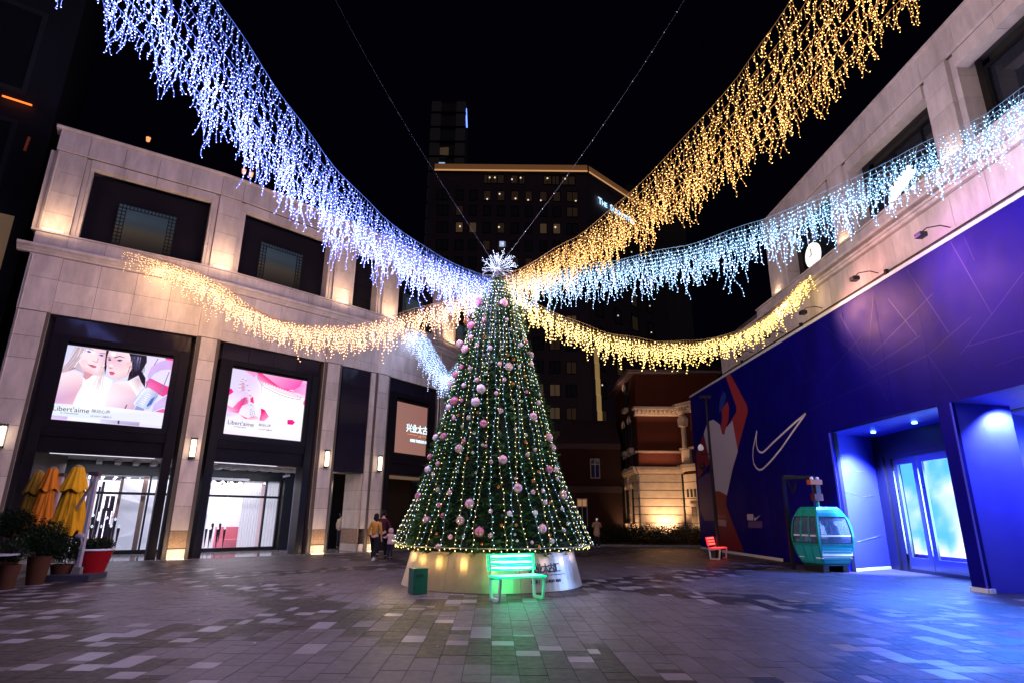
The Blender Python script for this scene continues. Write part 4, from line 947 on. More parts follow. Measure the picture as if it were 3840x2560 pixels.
# second portal (its far reveal is lit)
S0 = RW(sC, .1, 0); S1 = Vector((14.2, 16.1, 0))
mb = MB(); fq(mb, [S0, S1, S1+Z*4.45, S0+Z*4.45], -.05); mb.build('reveal', BLUEP, hoard)
mb = MB(); fq(mb, [RW(sC, .1, 4.45), RW(sy(9), .1, 4.45), Vector((14.5, 9, 4.3)), S1+Z*4.3], .05); mb.build('soffit', BLUEP, hoard)
mb = MB(); v_ = Fr(S0[:2], S1[:2]); mb.box(-.02, v_.len*.8, .0, .05, 0, .1, v_); v2 = Fr(RW(sB-.02, .1, 0)[:2], RW(sC+.03, .1, 0)[:2]); mb.box(0, v2.len, 0, .05, 0, .1, v2); mb.build('base_trim', WHITE, hoard)
# stone column inside the second portal
for k in range(5):
    mb = MB(); mb.box(12.95, 13.7, 13.9, 14.5, .02+.88*k, .87+.88*k); mb.build('stone_block', STONE, rb)
mb = MB(); mb.box(12.9, 17, 10, 15.9, 4.35, 8.4); mb.box(16, 16.3, 8, 17, 0, 4.4); mb.build('inner_wall', BLACK, rb)
# blue lamps recessed in the soffits
BL = (.16, .22, 1); BL2 = (.045, .16, 1)
def blamp(p, aim, e, sp=100, c=None): lamp('SPOT', p, e, c or BL, size=.08, aim=aim, spot=sp, blend=.7, name='blue_soffit_spot')
mbl = MB()
for (f_, e) in ((.22, 6000), (.6, 6000)):
    p = P0.lerp(Q0, f_)*.45+P1.lerp(Q1, f_)*.55; p.z = 4.40
    mbl.lathe([(.07, 0), (.07, .05)], 12, (p.x, p.y, 4.38)); blamp(p+Vector((0, 0, -.06)), p+Vector((-1.4, -1.0, -3)), e*.28, 125, BL2)
blamp(Vector((11.7, 19.2, 4.3)), P0.lerp(P1, .55)+Z*1.5, 20000, 80)
blamp(Vector((12.2, 14.4, 4.25)), Vector((12.4, 15.3, 2.4)), 1700, 130)
lamp('SPOT', Vector((11.9, 13.4, 4.3)), 3800, (.03, .2, 1), size=.08, aim=Vector((8.2, 11.0, 0)), spot=50, blend=.6, name='blue_soffit_spot'); lamp('SPOT', Vector((11.9, 18.4, 4.38)), 1700, (.04, .17, 1), size=.08, aim=Vector((9.6, 17.2, 0)), spot=75, blend=.5, name='blue_soffit_spot')
mbl.build('downlight', mat('blue_lens', (.5, .6, 1), .3, emit=(.1, .3, 1), estr=20), hoard)
lamp('AREA', DF(dl*.55, -1.2, 1.9), 500, (.2, .42, 1), size=4, sy=2.6, aim=DF(dl*.5, 4, .3), name='video_wall_glow')
# gooseneck lamps over the hoarding and their conduit
for k, (u, v) in enumerate([(3460, 905), (3210, 1068), (3015, 1190), (2880, 1287), (2772, 1356)]):
    s, z = RW.hit(u, v, .5)
    t = thing('gooseneck_lamp', ('nearest', 'second nearest', 'third nearest', 'fourth nearest', 'farthest')[k]+' small black gooseneck lamp above the blue hoarding', 'lamp', RW(s, 0, 8.6), group='gooseneck lamps over the hoarding')
    mb = MB(); mb.tube([RW(s+.35, -.02, 8.78), RW(s+.3, .2, 8.86), RW(s+.15, .45, 8.86), RW(s+.02, .52, 8.78)], .015, 6); mb.build('arm', BLACK, t)
    mb = MB(); mb.box(s-.1, s+.12, .42, .62, 8.66, 8.78, RW); mb.build('lamp_head', BLACK, t)
mb = MB(); mb.tube([RW(S_END+.1, .04, 8.62), RW(sy(6), .04, 8.62)], .022, 6)
for y in (27, 21.4, 16.3): mb.box(sy(y)-.05, sy(y)+.05, .0, .09, 8.55, 8.7, RW)
mb.build('conduit', BLACK, rb)
s, z = RW.hit(3115, 1190, .1)
lamp('SPOT', RW(s-.6, 1.7, 8.7), 2300, (1, .42, .36), size=.45, aim=RW(s+5.5, .0, 7.0), spot=88, blend=1, name='added_wall_glow'); lamp('SPOT', RW(s+3.2, 2.2, 8.9), 1500, (.7, .25, .9), size=.5, aim=RW(s+9, .0, 6.6), spot=80, blend=1, name='added_wall_glow')  # added spots for the pink and violet wall glow; the goosenecks are unlit
# ================================================================ CHRISTMAS TREE
TX, TY = -.44, 16.0
PROF = [(.92, 2.22), (1.5, 2.08), (2.2, 1.9), (2.7, 1.78), (3.9, 1.49), (5.0, 1.22), (6.2, .93), (7.0, .72), (7.45, .60), (8.0, .34), (8.2, .16)]
def rad(z):
    for (a, b), (c, d) in zip(PROF, PROF[1:]):
        if z <= c: return max(.12, b+(d-b)*max(0, (z-a))/(c-a)-.10)
    return .12
tree = thing('christmas_tree', 'giant lit green christmas tree in the middle of the square', 'christmas tree', (TX, TY, .8))
mb = MB(); mb.lathe([(max(.05, r-.2), z) for z, r in PROF]+[(.02, 8.25)], 32, (TX, TY, 0)); mb.build('trunk_core', mat('tree_core', (.008, .016, .009), .9), tree)
fm = [mat('needles_dark', (.014, .044, .017), .6, var=.4, vscale=2), mat('needles_mid', (.032, .092, .03), .55, var=.4, vscale=2), mat('needles_light', (.062, .15, .048), .5, var=.3, vscale=2)]
fo = MB(); rt = random.Random(11)
for i in range(15000):
    z = .86+7.3*(1-math.sqrt(rt.random()))*.995 if rt.random() < .6 else rt.uniform(.86, 8.05)
    a = rt.uniform(0, 2*pi); lump = .20*noise.noise(Vector((cos(a)*2.6, sin(a)*2.6, z*1.6)))
    r = rad(max(z, .92))-.16*abs(rt.gauss(0, 1))+lump
    if z < .95: z -= rt.random()*.12
    c = Vector((TX+r*cos(a), TY+r*sin(a), z)); out = Vector((cos(a), sin(a), rt.uniform(-.8, .5))).normalized()
    side = out.cross(Z).normalized()*rt.choice((-1, 1)); fo.cur = rt.choice((0, 0, 1, 1, 2))
    L2 = rt.uniform(.08, .24); wv = rt.uniform(.012, .03)
    for k in range(3):
        an = rt.uniform(-1, 1); d = (out*cos(an)+side*sin(an)+Z*rt.uniform(-.3, .3)).normalized(); s_ = d.cross(Vector((rt.random(), rt.random(), rt.random()))).normalized()*wv
        fo.add([c-s_, c+s_, c+d*L2], [(0, 1, 2)])
for i in range(620):  # branch tips breaking the outline
    z = .95+7.0*(1-math.sqrt(rt.random())); a = rt.uniform(0, 2*pi); r = rad(z)-.08
    b0 = Vector((TX+r*cos(a), TY+r*sin(a), z)); dr = Vector((cos(a+rt.uniform(-.5, .5)), sin(a+rt.uniform(-.5, .5)), rt.uniform(-.35, .6))).normalized(); ln_ = rt.uniform(.14, .32)
    fo.cur = rt.choice((1, 1, 2)); u_ = dr.orthogonal().normalized(); v_ = dr.cross(u_)
    for q in range(14):
        f = q/13; p_ = b0+dr*ln_*f; an = q*2.4; nd = (dr*.8+u_*cos(an)+v_*sin(an)).normalized()*(.075*(1.15-f)); s_ = nd.cross(dr).normalized()*.009
        fo.add([p_-s_, p_+s_, p_+nd], [(0, 1, 2)])
o = fo.build('foliage', fm, tree); o['kind'] = 'stuff'
# hoop and light strings
RB = 2.44; ZB = .93
mb = MB(); mb.tube([(TX+RB*cos(2*pi*k/64), TY+RB*sin(2*pi*k/64), ZB) for k in range(65)], .012, 6, False)
for k in range(12):
    a = 2*pi*k/12; mb.bar((TX+1.8*cos(a), TY+1.8*sin(a), ZB), (TX+RB*cos(a), TY+RB*sin(a), ZB), .02)
mb.build('hoop', mat('hoop_metal', (.25, .25, .25), .4, metal=.6), tree)
WIRE = mat('clear_wire', (.22, .22, .18), .5)
YB = mat('bulb_yellow', (1, .9, .5), .4, emit=(.95, .84, .22), estr=4, nosample=True)
CB = mat('bulb_cyan', (.6, .9, 1), .4, emit=(.32, .82, 1), estr=3.2, nosample=True)
OCT = [(1, 0, 0), (0, 1, 0), (-1, 0, 0), (0, -1, 0), (0, 0, 1), (0, 0, -1)]
OCF = [(0, 1, 4), (1, 2, 4), (2, 3, 4), (3, 0, 4), (1, 0, 5), (2, 1, 5), (3, 2, 5), (0, 3, 5)]
def led(mb, p, r, d=None, l=1.6):
    if d is None: mb.add([(p[0]+r*x, p[1]+r*y, p[2]+r*z*l) for x, y, z in OCT], OCF); return
    d = d.normalized(); u = d.orthogonal().normalized(); v = d.cross(u)
    mb.add([p+u*(r*x)+v*(r*y)+d*(r*l*z) for x, y, z in OCT], OCF)
NS = 56
for k in range(NS):
    a = 2*pi*k/NS+rt.uniform(-.012, .012); pts = []
    for j in range(33):
        z = 8.05+(ZB-8.05)*j/32; f = j/32; r = rad(z)+.05+.38*max(0, (f-.72)/.28)**1.3
        aa = a+.035*sin(j*.35+k*1.7)+.012*rt.uniform(-1, 1); pts.append(Vector((TX+r*cos(aa), TY+r*sin(aa), z)))
    mb = MB(); mb.tube(pts, .0042, 3, False); st = mb.build('light_string', WIRE, tree)
    mb = MB(); tot = 0; nb_ = 58
    for q in range(nb_):
        t_ = (q+.5+rt.uniform(-.2, .2))/nb_*32; i0 = min(31, int(t_)); p = pts[i0].lerp(pts[i0+1], t_-i0)
        p = p+Vector((cos(a), sin(a), 0))*.012+Vector((-sin(a), cos(a), 0))*rt.choice((-.02, .02)); led(mb, p, .0082)
    o = mb.build('bulbs', YB if k % 2 else CB, st); o['kind'] = 'stuff'
mb = MB()
for k in range(120):
    a = 2*pi*k/120; led(mb, Vector((TX+RB*cos(a), TY+RB*sin(a), ZB-.03+.03*sin(k*2.3))), .011)
o = mb.build('hoop_bulbs', YB, tree); o['kind'] = 'stuff'
# top ring of the tree
mb = MB(); mb.tube([(TX+.42*cos(2*pi*k/32), TY+.42*sin(2*pi*k/32), 8.28) for k in range(33)], .02, 6, False); mb.tube([(TX, TY, 7.9), (TX, TY, 8.5)], .05, 8)
for k in range(6):
    a = pi*k/3; mb.bar((TX, TY, 8.28), (TX+.42*cos(a), TY+.42*sin(a), 8.28), .02)
mb.build('top_ring', mat('ring_metal', (.4, .4, .42), .4, metal=.7), tree)
# starburst topper
star = thing('starburst_topper', 'white sparkling starburst of lit twigs on the tree top', 'star', (TX, TY, 8.4))
wi = MB(); bu = MB(); HB = Vector((TX, TY, 8.47))
for k in range(40):
    ph = rt.uniform(0, 2*pi); el = math.asin(rt.uniform(-.12, 1)); d = Vector((cos(el)*cos(ph), cos(el)*sin(ph), sin(el)))
    l_ = rt.uniform(.44, .62); tip = HB+d*l_; mid = HB+d*l_*.5+Vector((rt.gauss(0, .02), rt.gauss(0, .02), rt.gauss(0, .02)))
    wi.tube([HB, mid, tip], .0028, 3)
    for f in (.4, .5, .6, .7, .8, .9, 1): led(bu, HB.lerp(mid, f*2) if f < .5 else mid.lerp(tip, f*2-1), .008)
    for q in range(3):
        b_ = mid.lerp(tip, rt.uniform(.1, .7)); e_ = b_+(d+Vector((rt.gauss(0, .5), rt.gauss(0, .5), rt.gauss(0, .5)))).normalized()*rt.uniform(.08, .15)
        wi.tube([b_, e_], .0025, 3); led(bu, e_, .008); led(bu, b_.lerp(e_, .5), .007)
WB_ = mat('bulb_blue_white', (.8, .85, 1), .4, emit=(.5, .68, 1), estr=2.6, nosample=True)
wi.build('twigs', mat('twig_wire', (.6, .62, .7), .4), star); o = bu.build('bulbs', WB_, star); o['kind'] = 'stuff'
mb = MB(); mb.ball(HB, .07, 14, 9, (1.3, 1.3, .7)); mb.build('hub', mat('hub_glow', (.7, .8, 1), .3, emit=(.55, .72, 1), estr=1.1), star)
lamp('POINT', (TX, TY-.5, 9.0), 35, (.7, .78, 1), size=.25, name='starburst_light')
# plinth
pl = thing('tree_plinth', 'brushed metal drum plinth under the christmas tree with dark lettering', 'plinth', (TX, TY, 0))
PLM = mat('brushed_metal_gold_tint', (.66, .52, .33), .36, metal=.65, var=.12, vscale=3, bump=.04, bscale=20)  # gold of reflected lights put into the metal's base colour
for k in range(8):
    mb = MB(); a0_, a1_ = 2*pi*k/8+.002-pi*.4, 2*pi*(k+1)/8-.002-pi*.4; n_ = 10; vs = []
    for j in range(n_+1):
        a = a0_+(a1_-a0_)*j/n_
        for (r, z) in ((2.24, .01), (2.03, .82), (1.97, .82), (2.18, .01)): vs.append((TX+r*cos(a), TY+r*sin(a), z))
    fs = [(j*4+i, (j+1)*4+i, (j+1)*4+(i+1) % 4, j*4+(i+1) % 4) for j in range(n_) for i in range(4)]+[(3, 2, 1, 0), (n_*4, n_*4+1, n_*4+2, n_*4+3)]
    mb.add(vs, fs); mb.build('metal_panel', PLM, pl, smooth=False)
mb = MB(); mb.lathe([(2.0, .0), (1.95, .78)], 48, (TX, TY, 0)); mb.build('core', BLACK, pl)
BT = mat('lettering_navy', (.015, .018, .05), .4)
def plinth_text(body, a_mid, z, size, step, sx=1):
    n_ = len(body)
    for i, ch in enumerate(body):
        if ch == ' ': continue
        a = a_mid+(i-(n_-1)/2)*step; r = 2.24-(z-.01)*.2593+.006
        M = Matrix.Identity(4); X = Vector((-sin(a), cos(a), 0)); Y = Vector((-cos(a)*.251, -sin(a)*.251, .968)); Zv = X.cross(Y)
        for q in range(3): M[q][0] = X[q]; M[q][1] = Y[q]; M[q][2] = Zv[q]
        M.translation = Vector((TX+r*cos(a), TY+r*sin(a), z)); text('letter', ch, M, size, BT, pl, .004, 'CENTER', sx=sx, bold=.003)
for am in (radians(-54), radians(-188)):
    plinth_text('兴业太古汇', am, .42, .215, .084); plinth_text('HKRI TAIKOO HUI', am, .20, .085, .0265)
    mb = MB(); n_ = 12; vs = []
    for j in range(n_+1):
        a = am-.29+.58*j/n_
        for z in (.345, .358): r = 2.24-(z-.01)*.2593+.008; vs.append((TX+r*cos(a), TY+r*sin(a), z))
    mb.add(vs, [(2*j, 2*j+2, 2*j+3, 2*j+1) for j in range(n_)]); mb.build('rule', BT, pl)
for k in range(9):
    a = radians(-175+k*21.5); lamp('POINT', (TX+2.58*cos(a), TY+2.58*sin(a), .80), 5.5 if k < 5 else 3, (1, .66, .25) if k < 5 else (.8, .74, 1), size=.08, name='hoop_glow')  # stand in for hoop bulbs; right-hand lavender ones added to tint the plinth
for zz, rr_, n_ in ((1.7, 2.9, 7), (3.4, 2.4, 6), (5.2, 1.9, 5)):
    for k in range(n_):
        a = radians(-185+190*(k+.5)/n_); lamp('POINT', (TX+rr_*cos(a), TY+rr_*sin(a), zz), 5, (.9, .95, .72), size=.3, name='string_glow')
# baubles -------------------------------------------------------------------
def ballmesh(name, m, seg=20, rg=12, cap=True):
    b = MB(); b.cur = 0; b.ball((0, 0, 0), 1, seg, rg); b.cur = 1; b.lathe([(.16, .97), (.16, 1.12), (.06, 1.16)], 8)
    return b.build(name, [m, mat('bauble_cap', (.6, .5, .35), .3, metal=1)], smooth=True)
BM = {}
for nm, m in (('pink', mat('bauble_pink', (.85, .46, .58), .25, metal=.45, spec=.8)), ('rose', mat('bauble_rose', (.78, .26, .42), .15, metal=.6)),
              ('lilac', mat('bauble_lilac', (.82, .62, .78), .25, metal=.35)), ('clear', mat('bauble_clear', (.9, .6, .65), .04, metal=.55, alpha=.62, emit=(1, .6, .7), estr=.03)),
              ('copper', mat('bauble_copper', (.75, .25, .08), .15, metal=.9)), ('silver', mat('bauble_silver', (.8, .78, .78), .1, metal=.95))):
    o = ballmesh('bauble', m); BM[nm] = o.data; bpy.data.objects.remove(o)
big = [(517,272,18,'pink'),(378,372,19,'rose'),(351,473,18,'pink'),(420,642,20,'lilac'),(396,699,20,'lilac'),(305,695,19,'rose'),(430,792,17,'rose'),(645,762,18,'pink'),(514,948,20,'pink'),(578,1070,20,'pink'),(370,1138,21,'pink'),(185,1209,19,'pink'),(330,1210,19,'clear'),(412,1260,22,'rose'),(684,1246,20,'pink'),(772,1100,19,'pink'),(713,990,17,'rose'),(712,851,18,'pink'),(727,897,17,'clear'),(260,848,17,'rose'),(325,900,19,'clear'),(540,547,18,'clear'),(631,497,17,'clear'),(327,448,17,'clear'),(360,353,16,'copper'),(410,268,18,'rose'),(288,622,16,'clear'),(310,583,15,'rose'),(150,1105,17,'rose'),(190,990,15,'lilac'),(225,852,15,'lilac'),
 (376,420,11,'pink'),(458,466,11,'lilac'),(402,604,11,'pink'),(346,627,11,'lilac'),(589,452,11,'lilac'),(637,535,10,'lilac'),(500,535,10,'pink'),(485,661,9,'pink'),(667,702,11,'lilac'),(238,1145,12,'rose'),(254,1188,11,'rose'),(283,1090,12,'pink'),(287,1281,11,'pink'),(235,1323,12,'pink'),(542,1180,12,'lilac'),(654,1178,12,'lilac'),(696,1132,11,'lilac'),(777,1252,10,'lilac'),(727,1300,11,'lilac'),(644,1087,11,'clear'),(687,1082,10,'lilac'),(463,957,10,'clear'),(360,942,8,'copper'),(643,1040,9,'copper'),(495,1066,8,'copper'),(508,1232,9,'copper'),(570,1230,8,'copper'),(460,1275,11,'clear'),(565,1271,7,'silver'),(575,1298,8,'silver'),(460,1170,10,'clear'),(345,866,9,'rose'),(426,884,8,'silver'),(620,926,11,'clear'),(505,736,11,'clear'),(390,833,8,'silver'),(339,803,8,'silver'),(372,555,11,'clear'),(335,548,11,'rose'),(520,602,10,'clear'),(557,620,8,'copper'),(606,588,7,'copper'),(535,497,7,'copper'),(440,578,7,'silver'),(427,989,7,'silver'),(715,1274,8,'copper'),(737,1245,6,'copper'),(716,1132,8,'copper'),(792,1225,9,'silver'),
 (430,495,7,'silver'),(403,455,9,'clear'),(435,348,9,'rose'),(435,420,8,'copper'),(545,385,7,'silver'),(565,400,7,'silver'),(530,345,8,'pink'),(463,525,7,'silver'),(430,535,7,'silver'),(505,470,7,'silver'),(560,515,8,'copper'),(585,545,7,'lilac'),(583,634,7,'silver'),(616,655,8,'rose'),(668,665,9,'lilac'),(560,692,7,'silver'),(595,695,7,'silver'),(366,765,10,'clear'),(322,756,7,'copper'),(405,744,7,'copper'),(336,692,9,'rose'),(280,722,14,'lilac'),(302,768,9,'pink'),(566,816,8,'silver'),(614,842,8,'silver'),(652,905,8,'pink'),(440,888,8,'rose'),(384,917,8,'silver'),(233,965,11,'pink'),(212,1010,10,'clear'),(320,998,7,'silver'),(397,1004,7,'silver'),(232,1077,10,'clear'),(568,1028,6,'pink'),(666,1000,8,'copper'),(742,990,13,'lilac'),(748,1030,9,'lilac'),(200,935,13,'rose'),(612,872,8,'copper'),(770,1160,9,'lilac'),(344,1281,8,'silver'),(424,1312,7,'copper'),(228,1267,7,'copper'),(205,1250,6,'rose'),(670,1323,8,'copper'),(765,1298,7,'lilac'),(640,1305,8,'pink'),(425,300,6,'silver'),(460,300,6,'silver'),(494,282,6,'copper'),(380,310,9,'lilac'),(600,430,7,'silver'),(615,440,8,'rose'),(520,660,0,'x')]
nm_sz = lambda r: 'large' if r >= 14 else ('medium' if r >= 9 else 'small')
nm_c = {'pink': 'satin pink', 'rose': 'glossy rose red', 'lilac': 'pale lilac', 'clear': 'clear mirrored', 'copper': 'copper orange', 'silver': 'pearly silver'}
blist = []
for (x, y, r, c) in big:
    if not r: continue
    u, v = 1440+x/1.1525, 900+y/1.1525; d = ray(u, v)
    best = None; t = 10.0
    while t < 19:
        p = E0+d*t; q = hypot(p.x-TX, p.y-TY)-rad(max(.92, p.z))-.09
        if best is None or q < best[0]: best = (q, Vector(p))
        if q < .02: break
        t += .03
    p = best[1]; px = F/((p-E0).dot(FW)); rr_ = r/1.1525/px*1.0
    blist.append([nm_sz(r), c, p, rr_])
RK = ['highest', 'second highest', 'third highest', 'fourth highest', 'fifth highest', 'sixth highest', 'seventh highest', 'eighth highest', 'ninth highest', 'tenth highest', 'eleventh highest', 'twelfth highest', 'thirteenth highest', 'fourteenth highest', 'fifteenth highest', 'sixteenth highest', 'seventeenth highest', 'eighteenth highest', 'nineteenth highest', 'twentieth highest', 'lowest but two', 'lowest but one', 'lowest']
from collections import defaultdict
gd = defaultdict(list)
for b in blist: gd[(b[0], b[1])].append(b)
for (sz, c), L_ in gd.items():
    L_.sort(key=lambda b: -b[2].z)
    for i, b in enumerate(L_):
        o = bpy.data.objects.new('bauble', BM[c]); COL.objects.link(o); o.location = b[2]; o.scale = (b[3],)*3
        rk = ' of its kind' if len(L_) > 1 else ''
        side = 'left' if b[2].x < TX-.35*rad(b[2].z) else ('right' if b[2].x > TX+.35*rad(b[2].z) else 'middle')
        tagt(o, '%s %s bauble, %s of its size and colour, on the tree\'s %s' % (sz, nm_c[c], (RK[i] if i < 20 else 'lowest' + (' but %s' % ['none', 'one', 'two', 'three', 'four', 'five', 'six', 'seven', 'eight', 'nine', 'ten', 'eleven', 'twelve'][len(L_)-1-i] if i < len(L_)-1 else '')), side), 'bauble', 'baubles hung on the christmas tree')
# ================================================================ LIGHT GARLANDS
def onplane(u, v, A, B):
    d = ray(u, v); A = Vector((*A, 0)); B = Vector((*B, 0)); n = Vector((B.y-A.y, -(B.x-A.x), 0)).normalized()
    return E0+d*((A-Vector((0, 0, 0))).dot(n)/d.dot(n))
def garland(label, group_, pts, ncab, w0, w1, perp, drops, dens, bulb, wirem, lcol, energy, led_r=.013, nl=7, seed=1, step=.1, ex=1.0):
    rg = random.Random(seed); t = thing('light_garland', label, 'light garland', pts[0], group=group_)
    cum = [0]
    for a, b in zip(pts, pts[1:]): cum.append(cum[-1]+(b-a).length)
    tot = cum[-1]
    def at(s):
        s = min(max(s, 0), tot-1e-6)
        for i in range(len(pts)-1):
            if s <= cum[i+1]: return pts[i].lerp(pts[i+1], (s-cum[i])/(cum[i+1]-cum[i]))
        return pts[-1]
    def off(s, k):
        f = min(1, max(0, s/tot)); wd = w0+(w1-w0)*f**ex; return perp*(wd*(k/max(1, ncab-1)))+Vector((0, 0, -.03*k))
    cb = MB(); wi = MB(); bu = MB()
    for k in range(ncab):
        n = int(tot/.35); cb.tube([at(tot*i/n)+off(tot*i/n, k)+Vector((0, 0, .025*sin(i*1.1+k))) for i in range(n+1)], .005, 3, False)
        s = rg.uniform(0, dens)
        while s < tot:
            p = at(s)+off(s, k); cyc = (.5+.5*sin(s*2*pi/1.15+k*1.3))**1.3
            dl_ = drops[0]+(drops[1]-drops[0])*(cyc*.75+.25*rg.random())*rg.uniform(.6, 1.08)
            if rg.random() < .04: dl_ *= 1.35
            n = max(3, int(dl_/step)); q = Vector(p); path = [Vector(q)]; dx = Vector((rg.gauss(0, .25), rg.gauss(0, .25), 0))
            for j in range(n):
                dx = dx*.45+Vector((rg.gauss(0, .24), rg.gauss(0, .24), 0)); dr = (Vector((0, 0, -1))+dx).normalized(); q = q+dr*step; path.append(Vector(q))
                e = q+Vector((rg.gauss(0, 1), rg.gauss(0, 1), rg.gauss(-.3, .5))).normalized()*.022; led(bu, e, led_r*rg.uniform(.85, 1.15), e-q, 1.5)
            wi.tube(path, .0042, 3, False); s += dens*rg.uniform(.7, 1.3)
    cb.build('cable', wirem, t); o = wi.build('icicle_wires', wirem, t); o['kind'] = 'stuff'; o = bu.build('bulbs', bulb, t); o['kind'] = 'stuff'
    nl *= 2
    for i in range(nl):
        s = tot*(i+.5)/nl; p = at(s)+off(s, (ncab-1)/2)-Vector((0, 0, (drops[0]+drops[1])/2*.8)); lo = lamp('POINT', p, energy/nl*(.3 if i >= nl-2 and seed in (4, 5) else 1), lcol, size=.35, name='garland_light'); lo.visible_glossy = False
    return t
TC = (TX, TY)
def gpts(px, A, B): return [onplane(u, v, A, B) for u, v in px]
WBL = mat('wire_glow_blue', (.08, .16, .42), .5, emit=(.16, .30, 1), estr=.42, nosample=True); WGO = mat('wire_glow_gold', (.3, .18, .06), .5, emit=(1, .5, .14), estr=.22, nosample=True); WWH = mat('wire_glow_white', (.14, .24, .34), .5, emit=(.25, .6, 1), estr=.26, nosample=True)  # wire tint and emission stand in for bulb light falling on the cables
LB = mat('led_violet_blue', (.6, .6, 1), .4, emit=(.26, .32, 1), estr=5.6, nosample=True)
LG = mat('led_gold', (1, .8, .4), .4, emit=(1, .56, .16), estr=5, nosample=True)
LY = mat('led_yellow', (1, .85, .4), .4, emit=(1, .72, .2), estr=3.3, nosample=True)
LC = mat('led_cyan_white', (.8, .95, 1), .4, emit=(.26, .68, 1), estr=4.6, nosample=True)
WAM = mat('wire_glow_amber', (.3, .2, .1), .5, emit=(1, .5, .14), estr=.05, nosample=True)  # bulb light on the amber wire put in as faint emission
LF6 = mat('led_far_white', (.8, .85, 1), .4, emit=(.5, .66, 1), estr=3.6, nosample=True)
LA = mat('led_amber', (1, .8, .6), .4, emit=(1, .56, .26), estr=4.2, nosample=True)
GR = 'icicle light garlands strung from the tree top'
# 1 violet-blue towards the upper left
B = (-5.6, 9.0); px = [(1850, 1046), (1796, 1029), (1633, 955), (1437, 816), (1241, 612), (1045, 343), (905, 130), (816, 0)]
P = gpts(px, TC, B); d_ = P[-1]-P[-2]; e = P[-1]+d_.normalized()*1.8+Vector((0, 0, .1)); P += [e, e+d_.normalized()*2.2+Vector((0, 0, .15))]
d2 = Vector((B[0]-TX, B[1]-TY, 0)).normalized(); perp = Vector((d2.y, -d2.x, 0)); perp = perp if perp.x < 0 else -perp
garland('violet blue icicle garland from the tree top to the upper left corner', GR, P, 7, .35, 3.2, perp, (.25, 1.3), .078, LB, WBL, (.64, .53, 1), 4300, .0086, 9, 1, ex=1.3)
# 2 gold to the upper right
B = (5.3, 9.0); px = [(1860, 1050), (1943, 1012), (2171, 882), (2335, 751), (2547, 539), (2776, 278), (2923, 65), (2963, 0)]
P = gpts(px, TC, B); d_ = P[-1]-P[-2]; e = P[-1]+d_.normalized()*1.8+Vector((0, 0, .1)); P += [e, e+d_.normalized()*2.2+Vector((0, 0, .15))]
d2 = Vector((B[0]-TX, B[1]-TY, 0)).normalized(); perp = Vector((d2.y, -d2.x, 0)); perp = perp if perp.x > 0 else -perp
garland('broad golden icicle garland from the tree top to the upper right corner', GR, P, 7, .35, 3.6, perp, (.25, 1.08), .082, LG, WGO, (1, .66, .42), 800, .0086, 8, 2, ex=1.45)
# 3 cool white to the right building
B = (11.1, 9.6); px = [(1870, 1048), (1927, 1037), (2286, 980), (2596, 914), (2857, 825), (3102, 718), (3429, 555), (3674, 441), (3840, 327)]
P = gpts(px, TC, B); P.append(P[-1]+(P[-1]-P[-2])*.7)
d2 = Vector((B[0]-TX, B[1]-TY, 0)).normalized(); perp = Vector((d2.y, -d2.x, 0)); perp = perp if perp.y > 0 else -perp
garland('cool white icicle garland from the tree top across the right building', GR, P, 5, .3, 1.0, perp, (.35, 1.2), .085, LC, WWH, (.72, .68, 1), 1200, .0092, 7, 3)
# 4 yellow sagging to the clock
E4 = RW.hit(3050, 1014, .1); W4 = RW(E4[0], .1, E4[1]); px = [(1880, 1075), (1960, 1110), (2122, 1192), (2286, 1249), (2449, 1277), (2612, 1278), (2776, 1241), (2906, 1167), (3000, 1072), (3045, 1020)]
P = gpts(px, TC, (W4.x, W4.y)); d2 = Vector((W4.x-TX, W4.y-TY, 0)).normalized(); perp = Vector((-d2.y, d2.x, 0))
garland('sagging yellow icicle garland ending below the round clock', GR, P, 5, .3, .6, perp, (.3, .95), .11, LY, WAM, (1, .66, .3), 300, .0175, 6, 4)
# 5 amber to the left mall
W5 = atz(452, 932, 11.3); px = [(1840, 1072), (1796, 1086), (1665, 1127), (1470, 1184), (1306, 1213), (1143, 1213), (1012, 1189), (882, 1135), (735, 1045), (620, 988), (520, 948), (460, 934)]
P = gpts(px, TC, (W5.x+.15, W5.y-.2)); d2 = Vector((W5.x-TX, W5.y-TY, 0)).normalized(); perp = Vector((-d2.y, d2.x, 0))
perp = Vector((.8, .6, 0))
garland('sagging amber icicle garland ending on the sill of the nearest upper mall window', GR, P, 6, .25, 2.2, perp, (.3, 1.1), .115, LA, WAM, (1, .60, .30), 1250, .0125, 8, 5, ex=2.2)
# 6 white behind the tree to the far part of the mall
W6 = atz(1508, 1222, 11.2); px = [(1845, 1065), (1800, 1190), (1755, 1290), (1720, 1350), (1685, 1392), (1655, 1402), (1620, 1372), (1580, 1310), (1545, 1255), (1512, 1224)]
P = gpts(px, TC, (W6.x+.2, W6.y-.2)); d2 = Vector((W6.x-TX, W6.y-TY, 0)).normalized(); perp = Vector((-d2.y, d2.x, 0)); perp = perp if perp.x > 0 else -perp
garland('bluish white icicle garland sagging behind the tree to the far mall wall', GR, P, 5, .3, 1.0, perp, (.35, 1.15), .13, LF6, WWH, (.5, .6, 1), 300, .0125, 6, 6)
